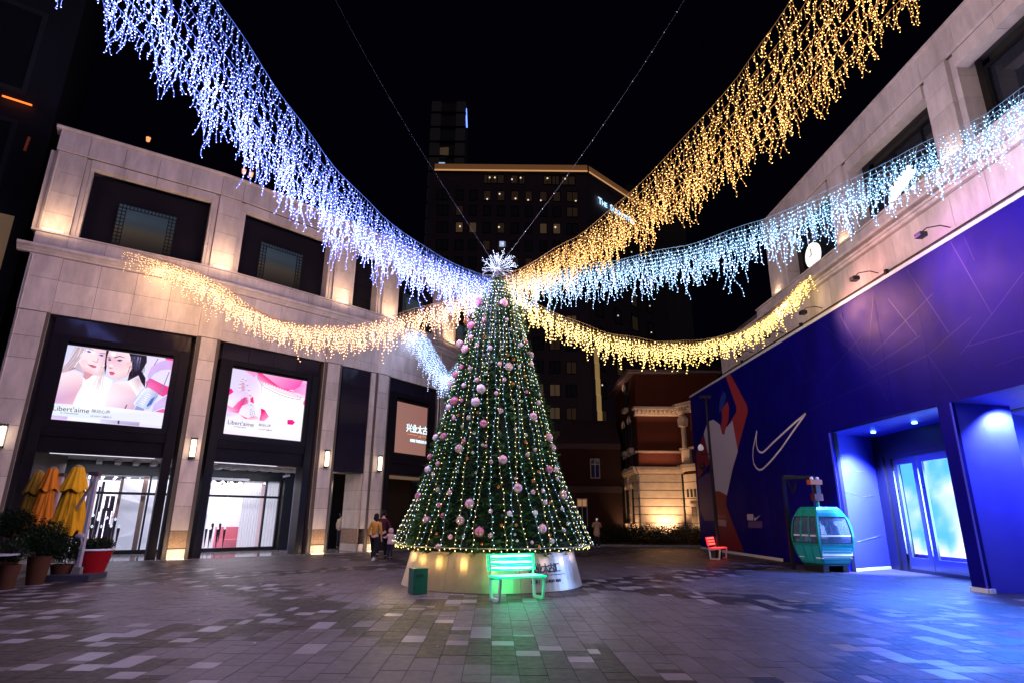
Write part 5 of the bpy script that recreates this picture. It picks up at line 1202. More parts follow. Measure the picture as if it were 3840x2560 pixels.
# thin support wires
for k, (u, v, uu, vv, lb) in enumerate(((1283, 0, 1828, 990, 'bare thin steel wire rising from the tree top to the upper left'), (2545, -10, 1885, 985, 'thin wire with tiny clips rising from the tree top to the upper right'))):
    a = Vector((TX, TY, 8.5)); d = ray(u, v); b = E0+d*17.5; b2 = b+(b-a)*.4; mb = MB()
    pts = [a.lerp(b2, i/14)-Vector((0, 0, .5*sin(pi*i/14))) for i in range(15)]; mb.tube(pts, .0022 if k == 0 else .005, 4, False)
    o = mb.build('support_wire', mat('steel_wire', (.14, .14, .16), .5)); tagt(o, lb, 'wire')
    if k:
        mb = MB()
        for i in range(20):
            t_ = (i+R.random()*.6)/20*14; p = pts[int(t_)].lerp(pts[min(14, int(t_)+1)], t_-int(t_)); mb.ball(p, .013, 5, 4)
        q = mb.build('leds', mat('led_dot', (.8, .8, .9), .3, emit=(.6, .6, .9), estr=.5)); q.parent = o; q['kind'] = 'stuff'  # LED dots strung on the wire
# ================================================================ BENCHES, BIN, LAMP POST
def bench(name, label, origin, L_, Ln, glow, core_col, strength, rodm, paint):
    """origin = rear-left foot on the ground, L_ = unit vector along, front = L_ rotated -90"""
    L_ = Vector((*L_, 0)).normalized(); D_ = Vector((L_.y, -L_.x, 0)); O = Vector((*origin, 0)); t = thing(name, label, 'bench', O)
    P = lambda a, d, z: O+L_*a+D_*d+Z*z
    for a in (.06, Ln-.06):
        mb = MB()
        for p, q in (((a, .02, .02), (a, -.02, .42)), ((a, -.0, .02), (a, .36, .02)), ((a, .36, .02), (a, .42, .42)), ((a, -.02, .41), (a, .42, .41))): mb.bar(P(*p), P(*q), .04, .06)
        mb.build('leg_frame', paint, t)
        mb = MB(); mb.bar(P(a, -.02, .42), P(a, -.1, .84), .035, .03); mb.build('back_support', paint, t)
    G_ = mat(name+'_glow', glow, .4, emit=glow, estr=strength); C_ = mat(name+'_core', core_col, .4, emit=core_col, estr=strength*1.5)
    rb_ = random.Random(5)
    def slat(nm, a0, a1, f0, f1):
        # slat between two (d, z) edges, with a wavering hot tube showing through
        mb = MB(); (d0, z0), (d1, z1) = f0, f1; nrm = (D_*(z1-z0)-Z*(d1-d0)); nrm.normalize()
        if nrm.dot(D_+Z*.8) < 0: nrm = -nrm
        c = [P(a0, d0, z0), P(a1, d0, z0), P(a1, d1, z1), P(a0, d1, z1)]; mb.hexa([q-nrm*.03 for q in c]+c); so = mb.build(nm, G_, t)
        mb = MB(); K = 14; up, lo = [], []
        for k in range(K+1):
            f = k/K; a = a0+.05+(a1-a0-.1)*f; w_ = (.22+.07*noise.noise(Vector((f*5, z0*9, 1))))*min(1, f*8+.2, (1-f)*8+.2); cc = .5+.14*noise.noise(Vector((f*4, z0*7, 4)))
            for lst, g_ in ((up, cc+w_), (lo, cc-w_)): lst.append(P(a, d0+(d1-d0)*g_, z0+(z1-z0)*g_)+nrm*.004)
        mb.add(lo+up, [(k, k+1, K+2+k, K+1+k) for k in range(K)]); mb.build('light_tube', C_, so)
    for k in range(3): z0 = .535+.112*k; slat('back_slat', 0, Ln, (-.035-.02*k, z0), (-.055-.02*k, z0+.1))
    for k in range(3): slat('seat_slat', 0, Ln+.0, (.0+.145*k, .455), (.135+.145*k, .455))
    return t
bench('green_bench', 'glowing green light bench in front of the christmas tree plinth', (-.43, 12.86), (.88, .47), 1.12, (.0, .72, .30), (.45, 1, .75), 1.5, None, mat('bench_white_frame', (.6, .62, .62), .5))
bench('red_bench', 'glowing red light bench by the lamp post at the blue wall', (8.15, 25.75), (.54, .84), 1.2, (1, .02, .03), (1, .16, .1), 1.6, None, MATS['bench_white_frame'])
lamp('AREA', (.2, 12.7, .40), 8, (.02, 1, .40), size=1.0, sy=.35, aim=(.2, 12.7, 0), name='bench_glow')
lamp('AREA', (.05, 13.05, .62), 7, (.02, 1, .42), size=.9, sy=.3, aim=(-.0, 14.3, .45), name='bench_glow')
# bin: hexagonal-looking square box with a slot
bx_, by_ = -1.97, 13.72
t = thing('litter_bin', 'small dark green square litter bin beside the tree plinth', 'bin', (bx_, by_, 0), radians(28))
GB = mat('bin_green', (.012, .11, .085), .4, var=.1)
RM = ROOTW[t.name]
mb = MB()
def bxl(mb, x0, x1, y0, y1, z0, z1, M=RM): mb.hexa([M @ Vector(p) for p in ((x0, y0, z0), (x1, y0, z0), (x1, y1, z0), (x0, y1, z0), (x0, y0, z1), (x1, y0, z1), (x1, y1, z1), (x0, y1, z1))])
bxl(mb, -.16, .16, -.16, .16, 0.01, .50); mb.build('body', GB, t)
mb = MB(); bxl(mb, -.165, .165, -.165, .165, .495, .515); mb.build('lid', GB, t)
mb = MB(); bxl(mb, .155, .164, -.07, .07, .36, .41); mb.build('slot', BLACK, t)
mb = MB(); bxl(mb, -.10, .06, -.1635, -.158, .34, .40); mb.build('plate', mat('bin_plate', (.006, .05, .045), .5), t)
# lamp post
lp = atz(2697, 2092, 0); t = thing('lamp_post', 'tall thin black lamp post by the blue wall, behind the red bench', 'lamp post', lp)
mb = MB(); mb.tube([lp, lp+Z*.5], [.14, .13], 10); mb.tube([lp+Z*.5, lp+Z*3.4, lp+Z*6.8], [.085, .07, .045], 8); mb.build('pole', mat('post_black', (.02, .012, .014), .45), t)
mb = MB(); mb.box(lp.x-.28, lp.x+.22, lp.y-.12, lp.y+.12, 6.8, 6.9); mb.build('lamp_head', MATS['post_black'], t)
for dx, zz, w_ in ((-.42, 4.55, 1), (-.40, 3.75, 0)):
    mb = MB(); mb.tube([lp+Vector((0, 0, zz-.25)), lp+Vector((dx, -.05, zz-.25)), lp+Vector((dx, -.05, zz))], .03, 6); mb.build('arm', MATS['post_black'], t)
    mb = MB(); mb.lathe([(.06, 0), (.12, .05), (.13, .13), (.08, .24), (.01, .28)], 14, (lp.x+dx, lp.y-.05, zz-.1)); mb.build('globe', mat('opal_globe', (.75, .7, .7), .3, emit=(.8, .75, .8), estr=.15) if w_ else MATS['post_black'], t, smooth=True)  # pale globe is unlit; its brightness is emission put into the material
# ================================================================ GONDOLA CABIN
gx, gy = 10.2, 20.45
t = thing('gondola_cabin', 'turquoise cable car cabin with blue reflecting windows parked beside the blue doorway', 'cable car', (gx, gy, 0), radians(12.5))
TQ = mat('turquoise_paint', (.012, .26, .19), .3, var=.05); TQL = mat('turquoise_light', (.02, .36, .34), .28)
GW = mat('cabin_glass', (.12, .16, .22), .04, spec=1, alpha=.45, metal=.1)
MG = ROOTW[t.name]
def hf(z): # half width profile
    T = [(.20, .46), (.30, .52), (.55, .59), (.9, .655), (1.15, .665), (1.5, .62), (1.75, .55), (1.88, .48), (1.94, .42)]
    for (a, b), (c, d) in zip(T, T[1:]):
        if z <= c: return b+(d-b)*(z-a)/(c-a)
    return .4
def gp_(side, f, z, off=0): # side 0..3, f -1..1
    h = hf(z)+off; x, y = h*f, -h
    ch = .10
    a = -pi/2+side*pi/2
    p = Vector((f*(h-ch*.0), -h, 0)); c_, s_ = cos(side*pi/2), sin(side*pi/2)
    return MG @ Vector((p.x*c_-p.y*s_, p.x*s_+p.y*c_, z))
def gpanel(side, f0, f1, z0, z1, off0, off1, m, name, parent=t, nz=6, bow=0):
    mb = MB(); vs = []
    for j in range(nz+1):
        z = z0+(z1-z0)*j/nz
        for f in (f0, f1):
            vs += [gp_(side, f, z, off0), gp_(side, f, z, off1)]
    fs = []
    for j in range(nz):
        b = j*4; fs += [(b+1, b+3, b+7, b+5), (b+2, b, b+4, b+6), (b, b+1, b+5, b+4), (b+3, b+2, b+6, b+7)]
    fs += [(0, 2, 3, 1), (nz*4+1, nz*4+3, nz*4+2, nz*4)]
    mb.add(vs, fs); return mb.build(name, m, parent)
for s in range(4):
    for f0, f1 in ((-1.0, -.88), (.88, 1.0)): gpanel(s, f0, f1, .22, 1.90, -.05, .0, TQ, 'corner_post')
    gpanel(s, -.88, .88, .22, .80, -.05, -.012, TQL, 'side_panel')
    gpanel(s, -.88, .88, 1.70, 1.90, -.05, -.008, TQ, 'top_rail', nz=2)
    gpanel(s, -.88, .88, .80, .87, -.05, .004, TQ, 'waist_rail', nz=1)
    gpanel(s, -.88, .88, 1.08, 1.13, -.04, -.02, WHITE, 'inner_bar', nz=1)
    gpanel(s, -.87, .87, .872, .892, -.02, .002, BLACK, 'seal', nz=1); gpanel(s, -.87, .87, 1.68, 1.70, -.02, .002, BLACK, 'seal', nz=1); gpanel(s, -.87, -.845, .89, 1.68, -.02, .002, BLACK, 'seal'); gpanel(s, .845, .87, .89, 1.68, -.02, .002, BLACK, 'seal'); gpanel(s, -.95, .95, .23, .25, -.01, .012, BLACK, 'bumper', nz=1)
    if s in (0, 2):
        for k in range(5): gpanel(s, -.86, .86, .28+.10*k, .34+.10*k, -.012, .012, TQL, 'rib', nz=1)
        gpanel(s, -.86, .86, .88, 1.69, -.03, -.022, GW, 'window_pane')
    else:
        for f in (-.28, .34): gpanel(s, f-.04, f+.04, .24, 1.72, -.04, .006, TQ, 'door_stile')
        for f0, f1 in ((-.86, -.32), (-.24, .30), (.38, .86)): gpanel(s, f0, f1, .88, 1.69, -.03, -.022, GW, 'window_pane')
mb = MB(); vs = [gp_(s, -1, 1.90, 0) for s in range(4)]+[MG @ Vector((x, y, 2.0)) for x, y in ((-.38, -.38), (.38, -.38), (.38, .38), (-.38, .38))]
mb.hexa(vs); mb.build('roof', TQ, t)
mb = MB(); mb.hexa([gp_(s, -.96, .20, 0) for s in range(4)]+[gp_(s, -.96, .24, 0) for s in range(4)]); mb.build('floor', TQ, t)
for sx_ in (-1, 1):
    mb = MB(); bxl(mb, -.55, .55, sx_*.42-.14, sx_*.42+.14, .42, .50, MG); bxl(mb, -.55, .55, sx_*.58-.02, sx_*.58+.02, .5, .85, MG); mb.build('seat', WHITE, t)
    mb = MB(); bxl(mb, sx_*.36-.1, sx_*.36+.1, -.45, .45, 0.005, .2, MG); mb.build('foot', BLACK, t)
mb = MB(); mb.tube([MG @ Vector((-.0, -.0, 2.0)), MG @ Vector((0, 0, 2.35))], .05, 8); mb.build('hanger', TQ, t)
mb = MB(); bxl(mb, -.16, .16, -.1, .1, 2.2, 2.42, MG); mb.build('grip_lower', mat('grip_red', (.10, .01, .01), .5), t)
mb = MB(); bxl(mb, -.05, .12, -.08, .08, 2.42, 2.72, MG); mb.build('hanger_arm', mat('grip_dark', (.04, .012, .015), .5), t)
mb = MB(); bxl(mb, -.24, .2, -.1, .1, 2.72, 2.88, MG); mb.build('grip', mat('grip_orange', (.5, .1, .01), .5), t)
mb = MB(); mb.ball(MG @ Vector((-.12, 0, 2.92)), .06, 10, 6); mb.ball(MG @ Vector((.1, 0, 2.92)), .06, 10, 6); mb.build('rollers', WHITE, t, smooth=True)
t2 = thing('gondola_gantry', 'dark steel gantry frame standing behind the turquoise cabin', 'frame', MG @ Vector((-.75, .75, 0)), radians(12.5))
mb = MB(); a_, b_ = MG @ Vector((-.62, .78, 0)), MG @ Vector((.55, .78, 0))
mb.bar(a_, a_+Z*3.0, .11); mb.build('post', BLACK, t2); mb = MB(); mb.bar(b_, b_+Z*3.0, .1); mb.build('post', mat('gantry_blue', (.03, .08, .4), .4), t2)
mb = MB(); mb.bar(a_+Z*3.0, b_+Z*3.0, .12); mb.bar(a_+Z*2.97, MG @ Vector((0, 0, 2.97)), .1); mb.build('beam', BLACK, t2)
mb = MB(); mb.tube([a_+Vector((.15, 0, 2.9)), a_+Vector((.3, 0, 2.45)), a_+Vector((.45, 0, 2.9))], .04, 6); mb.build('hook', BLACK, t2)
# ================================================================ UMBRELLAS AND PLANTERS
POLE = mat('umbrella_pole', (.62, .6, .66), .35, metal=.5)
def umbrella(label, base, cx, cy_, ztop, zbot, rbot, colr, cname, pole_top, seed, slab=True):
    rr_ = random.Random(seed); b = Vector((*base, 0)); t = thing('cantilever_umbrella', label, 'umbrella', b, group='closed cantilever umbrellas')
    if slab:
        mb = MB(); q = Fr((b.x-.75, b.y-.45), (b.x+.65, b.y-.15)); mb.box(0, 1.25, -.95, .1, .0, .14, q); mb.build('base_slab', mat('slab_dark', (.045, .042, .06), .5), t)
    mb = MB(); mb.box(b.x-.09, b.x+.09, b.y-.06, b.y+.06, .14, .30); mb.build('foot', mat('slab_foot', (.2, .18, .16), .5), t)
    mb = MB(); mb.bar((b.x, b.y, .2), (b.x, b.y, pole_top), .075, .10); mb.build('pole', POLE, t)
    mb = MB(); mb.box(b.x-.07, b.x+.08, b.y-.07, b.y+.07, pole_top, pole_top+.09); mb.build('pole_cap', mat('cap_brown', (.08, .05, .05), .5), t)
    mb = MB(); d = (Vector((cx, cy_, 0))-Vector((b.x, b.y, 0))); mb.bar((b.x, b.y, pole_top-.05), (b.x+d.x*.8, b.y+d.y*.8, pole_top-.95), .045, .06); mb.build('arm', POLE, t)
    mb = MB(); mb.ball((b.x-.05, b.y-.1, 1.02), .10, 10, 6, (1.3, .8, .8)); mb.tube([(b.x+.02, b.y-.14, 1.0), (b.x+.1, b.y-.2, .86), (b.x+.06, b.y-.2, .74)], .02, 6); mb.build('crank', mat('crank_grey', (.25, .24, .26), .4), t)
    H_ = ztop-zbot; n = 96; prof = []
    K = 30
    for k in range(K+1):
        f = k/K; r = .08+(rbot-.08)*(f**.8)*(1+.04*sin(f*7)); prof.append((r, ztop-H_*f))
    rows_ = []; vs = []; ph = rr_.uniform(0, 6)
    for k, (r, z) in enumerate(prof):
        f = k/K
        for j in range(n):
            a = 2*pi*j/n; fold = abs(sin(a*4+ph+.6*sin(f*4)))**.6*.30+.10*sin(a*13+ph*2+f*2.5)+.05*sin(a*29+f*5)
            rr2 = r*(1-.30*f**.4+fold*(.3+.7*f)); zz = z+(-.10*sin(a*8+ph)-.05*sin(a*3))*f**4
            vs.append((cx+rr2*cos(a)+.04*f*sin(ph), cy_+rr2*sin(a), zz))
    fs = [(k*n+j, k*n+(j+1) % n, (k+1)*n+(j+1) % n, (k+1)*n+j) for k in range(K) for j in range(n)]
    mb = MB(); mb.add(vs, fs); mb.build('canopy', colr, t, smooth=True)
    vs = []; K2 = 8
    for k in range(K2+1): # short upper flounce
        f = k/K2
        for j in range(n):
            a = 2*pi*j/n; fold = .14*abs(sin(a*4+ph+.3))+.07*sin(a*11+ph)
            r = .09+(.30-.09)*f*(rbot/.5); vs.append((cx+(r*(1+fold)+.02)*cos(a), cy_+(r*(1+fold)+.02)*sin(a), ztop+.03-.62*f+.05*sin(a*5+ph)*f**3))
    mb = MB(); mb.add(vs, [(k*n+j, k*n+(j+1) % n, (k+1)*n+(j+1) % n, (k+1)*n+j) for k in range(K2) for j in range(n)]); mb.build('flounce', colr, t, smooth=True)
    mb = MB(); mb.lathe([(.10, 0), (.09, .05), (.02, .07)], 14, (cx, cy_, ztop+.02)); mb.build('finial', mat('finial_grey', (.2, .15, .1), .5), t)
    return t
YL = mat('canvas_yellow', (.62, .30, .012), .8, var=.08, vscale=5, bump=.1, bscale=60); ORG = mat('canvas_orange', (.52, .16, .015), .8, var=.08, vscale=5, bump=.1, bscale=60); OLV = mat('canvas_ochre', (.28, .16, .02), .8, var=.08, bump=.1)
pb = atz(291, 2140, .2)
ucx = aty(268, 1880, 16.3)
umbrella('closed yellow umbrella, nearest of the group, with white pole beside the red pot', (pb.x, pb.y), ucx.x, ucx.y, 2.74, 1.02, .44, YL, 'yellow', 2.52, 3)
p2 = aty(190, 1990, 18.0); u2 = aty(172, 1880, 17.9)
umbrella('closed orange umbrella in the middle of the group left of the yellow one', (p2.x, p2.y), u2.x, u2.y, 2.80, 1.14, .35, ORG, 'orange', 2.62, 5, False)
p3 = aty(295, 1990, 18.4); u3 = aty(118, 1900, 18.2)
umbrella('closed ochre umbrella farthest left, partly hidden behind the orange one', (u3.x+.35, u3.y+.3), u3.x, u3.y, 2.72, 1.05, .38, OLV, 'ochre', 2.4, 9, False)
t = thing('umbrella_stand', 'bare pale umbrella mast with brown cap behind the nearest yellow umbrella', 'mast', (p3.x+.1, p3.y, 0)); mb = MB(); mb.bar((p3.x+.1, p3.y, 0), (p3.x+.1, p3.y, 2.68), .08, .1); mb.build('pole', POLE, t); mb = MB(); mb.box(p3.x, p3.x+.2, p3.y-.08, p3.y+.08, 2.68, 2.78); mb.build('pole_cap', MATS['cap_brown'], t)
LF = [mat('leaf_dark', (.004, .009, .004), .5, var=.3), mat('leaf_mid', (.009, .02, .008), .5, var=.3)]
def bush(mb, c, r, n, rg, sc=(1, 1, .8), ls=.05):
    for i in range(n):
        d = Vector((rg.gauss(0, 1), rg.gauss(0, 1), rg.gauss(0, 1))).normalized(); q = r*(rg.random()**.35)*(1+.25*noise.noise(d*2.2+Vector(c)))
        p = Vector((c[0]+d.x*q*sc[0], c[1]+d.y*q*sc[1], c[2]+d.z*q*sc[2])); u = Vector((rg.gauss(0, 1), rg.gauss(0, 1), rg.gauss(0, .6))).normalized(); v = u.orthogonal().normalized()
        l_ = ls*rg.uniform(.6, 1.4); mb.cur = rg.randrange(2); mb.add([p, p+u*l_*.5+v*l_*.3, p+u*l_, p+u*l_*.5-v*l_*.3], [(0, 1, 2, 3)])
TER = mat('terracotta_dark', (.07, .026, .014), .7, var=.2); REDP = mat('red_pot', (.33, .006, .012), .25)
rp = random.Random(21)
def planter(name, label, x, y, prof, m, bc, br, bn, sc=(1, 1, .8), stem=0, rim=None, ls=.05):
    t = thing(name, label, 'planter', (x, y, 0), group='planters in the dark corner on the left'); mb = MB(); mb.lathe(prof+[(prof[-1][0]*.9, prof[-1][1]), (prof[-1][0]*.85, prof[-1][1]-.08)], 28, (x, y, 0)); mb.build('pot', m, t, smooth=False)
    if rim: mb = MB(); r_, z_ = prof[-1]; mb.lathe([(r_+.012, z_-.03), (r_+.02, z_), (r_+.012, z_+.012), (r_-.02, z_+.012)], 28, (x, y, 0), cap=False); mb.build('rim', rim, t)
    if stem: mb = MB(); mb.tube([(x, y, prof[-1][1]-.1), (x+.02, y, bc)], .03, 6); mb.build('stem', mat('bark', (.06, .04, .03), .8), t)
    mb = MB(); bush(mb, (x, y, bc), br, bn, rp, sc, ls); mb.build('leaves', LF, t)
rpq = atz(352, 2168, 0)
planter('red_planter', 'big glossy red pot with white rim and low box plants beside the yellow umbrella', rpq.x-.25, rpq.y+.2, [(.27, .0), (.33, .25), (.44, .70)], REDP, .80, .42, 2600, (1, 1, .42), rim=WHITE)
for (u, v, y, pr_, bc, br, n_, lb, st) in ((128, 2190, 0, [(.17, 0), (.24, .62)], 1.02, .50, 3200, 'tall terracotta pot with a wide dark bush, second from the left edge', 0), (222, 2172, 0, [(.17, 0), (.25, .36)], .72, .40, 2200, 'low terracotta pot with dark shrub under the yellow umbrella', 0), (14, 2208, 0, [(.16, 0), (.22, .5)], .78, .30, 1500, 'terracotta pot cut off by the left edge of the photo', 0)):
    p = atz(u, v, 0); planter('shrub_planter', lb, p.x, p.y, pr_, TER, bc, br, n_, stem=st)
p = aty(48, 1990, 16.4); planter('shrub_planter', 'pot with a round faintly lit bay shrub on a stem behind the table', p.x, p.y, [(.2, 0), (.28, .4)], TER, 1.32, .46, 3600, stem=1, sc=(1, 1, .8))
p = aty(175, 2020, 15.6); mb = MB(); bush(mb, (p.x, p.y, .85), .42, 2200, rp); o = mb.build('shrub', LF); tagt(o, 'dark leafy shrub between the two terracotta pots', 'shrub')
p = aty(8, 2036, 13.6)
t = thing('round_table', 'small table with a pale edge cut off at the left edge of the photo', 'table', (p.x, p.y, 0)); mb = MB(); mb.lathe([(.5, .70), (.5, .74)], 28, (p.x-.15, p.y, 0)); mb.build('tabletop', mat('table_grey', (.3, .3, .34), .3), t); mb = MB(); mb.lathe([(.22, .0), (.22, .03), (.03, .06), (.03, .70)], 12, (p.x-.15, p.y, 0)); mb.build('leg', BLACK, t)
# ================================================================ PEOPLE
SKIN = mat('skin', (.52, .32, .24), .5)
HAIRM = mat('black_hair', (.012, .009, .009), .45)
def skin_mesh(name, verts, edges, m, parent, sub=1, root=0, M=None):
    me = bpy.data.meshes.new(name); me.from_pydata([v[:3] for v in verts], edges, []); o = bpy.data.objects.new(name, me); COL.objects.link(o)
    md = o.modifiers.new('skin', 'SKIN')
    sv = me.skin_vertices[0].data
    for i, v in enumerate(verts):
        r = v[3]; sv[i].radius = (r, r) if not isinstance(r, tuple) else r
    sv[root].use_root = True
    s = o.modifiers.new('sub', 'SUBSURF'); s.levels = sub; s.render_levels = sub
    dg = bpy.context.evaluated_depsgraph_get(); dg.update(); me2 = bpy.data.meshes.new_from_object(o.evaluated_get(dg)); bpy.data.objects.remove(o)
    me2.name = name; me2.polygons.foreach_set('use_smooth', [True]*len(me2.polygons)); me2.materials.clear(); me2.materials.append(m)
    o = bpy.data.objects.new(name, me2); COL.objects.link(o); o.parent = parent
    return o
def person(label, loc, rz, H_, top, topm, botm, shoem, hair='short', arms=None, legs=None, coat_len=.0, hood=False, lean=0, puffy=1.0, child=False, phone=False, group=None):
    t = thing('person', label, 'person', loc, rz, group); k = H_/1.72; hk = 1.25 if child else 1
    aL, aR = arms or (((-.25, -.02, 1.14), (-.26, .04, .88)), ((.25, -.02, 1.14), (.26, .04, .88)))
    lL, lR = legs or (((-.10, .03, .50), (-.10, -.02, .08)), ((.10, -.0, .50), (.11, .02, .08)))
    S = lambda x, y, z, r: (x*k, (y+lean*max(0, z-.9))*k, z*k, r*k)
    V = [S(0, 0, .95, .115), S(0, 0, 1.10, .10), S(0, 0, 1.30, .115), S(0, 0, 1.42, .075), S(0, .01, 1.50, .045), S(0, .015, 1.56, .055*hk), S(0, .01, 1.62, .078*hk), S(0, .01, 1.68, .068*hk)]
    E_ = [(0, 1), (1, 2), (2, 3), (3, 4), (4, 5), (5, 6), (6, 7)]
    def arm(sx_, el, wr):
        i = len(V); V.extend([S(sx_*.15, 0, 1.39, .055), S(*el, .040), S(*wr, .024)]); E_.extend([(3, i), (i, i+1), (i+1, i+2)])
        d = (Vector(wr)-Vector(el)).normalized(); side = d.cross(Vector((0, 1, .01))).normalized(); w_ = Vector(wr); pm = w_+d*.07; ip = len(V); V.append(S(*pm, .022)); E_.append((i+2, ip))
        for q, ln_ in ((-1.5, .075), (-.5, .088), (.5, .082), (1.5, .066)):
            b = pm+side*(q*.016)+d*.02; e1 = b+d*ln_*.5; e2 = e1+(d+Vector((0, .45, 0))).normalized()*ln_*.5; j = len(V); V.extend([S(*b, .0085), S(*e1, .008), S(*e2, .0065)]); E_.extend([(ip, j), (j, j+1), (j+1, j+2)])
        b = w_+d*.03-side*.028*sx_; e1 = b+(d+Vector((0, .7, 0))).normalized()*.035; j = len(V); V.extend([S(*b, .010), S(*e1, .008)]); E_.extend([(i+2, j), (j, j+1)])
    arm(-1, *aL); arm(1, *aR)
    for sx_, (kn, an) in ((-1, lL), (1, lR)):
        i = len(V); toe = (an[0], an[1]+.13, max(.035, an[2]-.04)); V.extend([S(sx_*.09, 0, .90, .085), S(*kn, .058), S(*an, .036), S(*toe, .03)]); E_.extend([(0, i), (i, i+1), (i+1, i+2), (i+2, i+3)])
    skin_mesh('body', V, E_, SKIN, t)
    # clothing
    pf = puffy; V2 = [S(0, 0, .93-coat_len, .15*pf if not coat_len else .19*pf), S(0, 0, 1.08, .135*pf), S(0, 0, 1.28, .15*pf), S(0, 0, 1.405, .095*pf), S(0, .0, 1.46, .062)]; E2 = [(0, 1), (1, 2), (2, 3), (3, 4)]
    if coat_len: V2.insert(1, S(0, 0, .93, .17*pf)); E2 = [(0, 1), (1, 2), (2, 3), (3, 4), (4, 5)]
    sh = len(V2)-2
    for sx_, (el, wr) in ((-1, aL), (1, aR)):
        i = len(V2); V2 += [S(sx_*.165, 0, 1.385, .075*pf), S(*el, .058*pf), S(*(Vector(wr).lerp(Vector(el), .08)), .043*pf)]; E2 += [(sh, i), (i, i+1), (i+1, i+2)]
    skin_mesh('jacket', V2, E2, topm, t)
    V3 = [S(0, 0, .97, .125)]; E3 = []
    for sx_, (kn, an) in ((-1, lL), (1, lR)):
        i = len(V3); V3 += [S(sx_*.095, 0, .86, .098), S(*kn, .078), S(an[0], an[1], an[2]+.02, .062)]; E3 += [(0, i), (i, i+1), (i+1, i+2)]
    skin_mesh('trousers', V3, E3, botm, t)
    for kn, an in (lL, lR):
        V4 = [S(an[0], an[1]-.03, max(.045, an[2]-.03), .045), S(an[0], an[1]+.06, max(.042, an[2]-.045), .043), S(an[0], an[1]+.15, max(.036, an[2]-.05), .034)]; skin_mesh('shoe', V4, [(0, 1), (1, 2)], shoem, t)
    M = ROOTW[t.name]; hc = Vector((0, (.01+lean*.74)*k, 1.635*k)); R0 = .092*k*hk
    mb = MB()
    for sx_ in (-1, 1): mb.ball(M @ (hc+Vector((sx_*.034*k*hk, .083*k*hk, -.005*k))), .010*k, 6, 4)
    mb.build('eyes', HAIRM, t)
    mb = MB(); mb.ball(M @ (hc+Vector((0, .09*k*hk, -.03*k))), .015*k, 6, 4, (.8, 1, 1.3)); mb.ball(M @ (hc+Vector((0, .078*k*hk, -.062*k))), .018*k, 6, 4, (1.2, .5, .35))
    for sx_ in (-1, 1): mb.ball(M @ (hc+Vector((sx_*.086*k*hk, 0, -.02*k))), .02*k, 6, 5, (.5, .8, 1.3))
    mb.build('face_features', SKIN, t, smooth=True)
    mb = MB()
    if hood:
        mb.ball(M @ (hc+Vector((0, -.02*k, .0))), R0*1.42, 18, 12, (1, 1, 1.12)); mb.build('hood', topm, t, smooth=True)
    else:
        mb.ball(M @ (hc+Vector((0, -.018*k, .022*k))), R0*1.08, 18, 12, (1, 1.05, 1.05))
        if hair == 'bob': mb.ball(M @ (hc+Vector((0, -.05*k, -.06*k))), R0*1.0, 16, 10, (1.1, .8, 1.2)); mb.ball(M @ (hc+Vector((.04*k, -.06*k, -.15*k))), R0*.6, 12, 8, (.9, .6, 1.6))
        mb.build('hair', HAIRM, t, smooth=True)
    if phone:
        p = Vector(aR[1])*k; mb = MB(); c = M @ (hc+Vector((.0, .2*k, -.04*k))); mb.box(c.x-.035, c.x+.035, c.y-.005, c.y+.005, c.z-.07, c.z+.07); o = mb.build('phone', mat('phone_white', (.7, .7, .7), .3, emit=(.8, .8, .9), estr=.5)); tagt(o, 'phone held up to the face of the person in the beige coat', 'phone')
    return t
BLK = mat('black_cloth', (.012, .012, .015), .8, bump=.1); MUS = mat('mustard_knit', (.40, .20, .045), .85, bump=.3, bscale=90, var=.1); MAR = mat('maroon_cloth', (.05, .012, .025), .8, bump=.1)
PINK = mat('pale_pink_down', (.55, .36, .36), .6, bump=.4, bscale=14); CRM = mat('cream_knit', (.6, .5, .38), .8); BEI = mat('beige_coat', (.42, .27, .15), .8, bump=.1); WSH = mat('white_trainer', (.7, .7, .72), .5); NAV = mat('navy_trousers', (.02, .02, .04), .8)
wl = ((( -.11, .16, .52), (-.12, .22, .07)), ((.09, -.04, .50), (.10, -.20, .16)))
person('woman in mustard sweater, black trousers and white trainers walking away', atz(1398, 2106, 0), radians(-12), 1.64, 'sweater', MUS, BLK, WSH, 'bob', legs=wl, lean=.10)
person('man in dark maroon jacket walking away beside the child', atz(1428, 2092, 0), radians(-8), 1.76, 'jacket', MAR, BLK, BLK, legs=(((-.1, -.05, .5), (-.1, -.2, .15)), ((.1, .12, .5), (.1, .18, .07))), arms=(((-.25, -.02, 1.14), (-.26, .06, .88)), ((.30, .0, 1.12), (.40, .06, .86))), lean=.06)
person('small child in pale pink hooded puffer coat holding a raised hand', atz(1460, 2094, 0), radians(-15), 1.08, 'coat', PINK, NAV, BLK, hood=True, puffy=1.35, child=True, coat_len=.12, arms=(((-.34, .02, 1.22), (-.52, .04, 1.26)), ((.26, 0, 1.12), (.27, .05, .88))))
pa = IN3(IN3.hit(1273, 2000, -2.4)[0], -2.4, .03); person('person in cream sweater standing at the passage entrance, seen from behind', pa, radians(-40), 1.66, 'sweater', CRM, NAV, BLK, lean=.02)
pa = IN3(IN3.hit(1303, 2000, -2.0)[0], -2.0, .03); person('person in black coat beside the cream sweater in the passage', pa, radians(60), 1.6, 'coat', BLK, BLK, BLK, 'bob', coat_len=.2)
person('person in knee-length beige coat with hood standing alone behind the tree, holding a phone', atz(2240, 2056, 0), radians(176), 1.60, 'coat', BEI, NAV, BLK, hood=False, puffy=1.25, coat_len=.32, arms=(((-.24, .1, 1.16), (-.06, .25, 1.44)), ((.24, .1, 1.16), (.06, .25, 1.44))), phone=True)
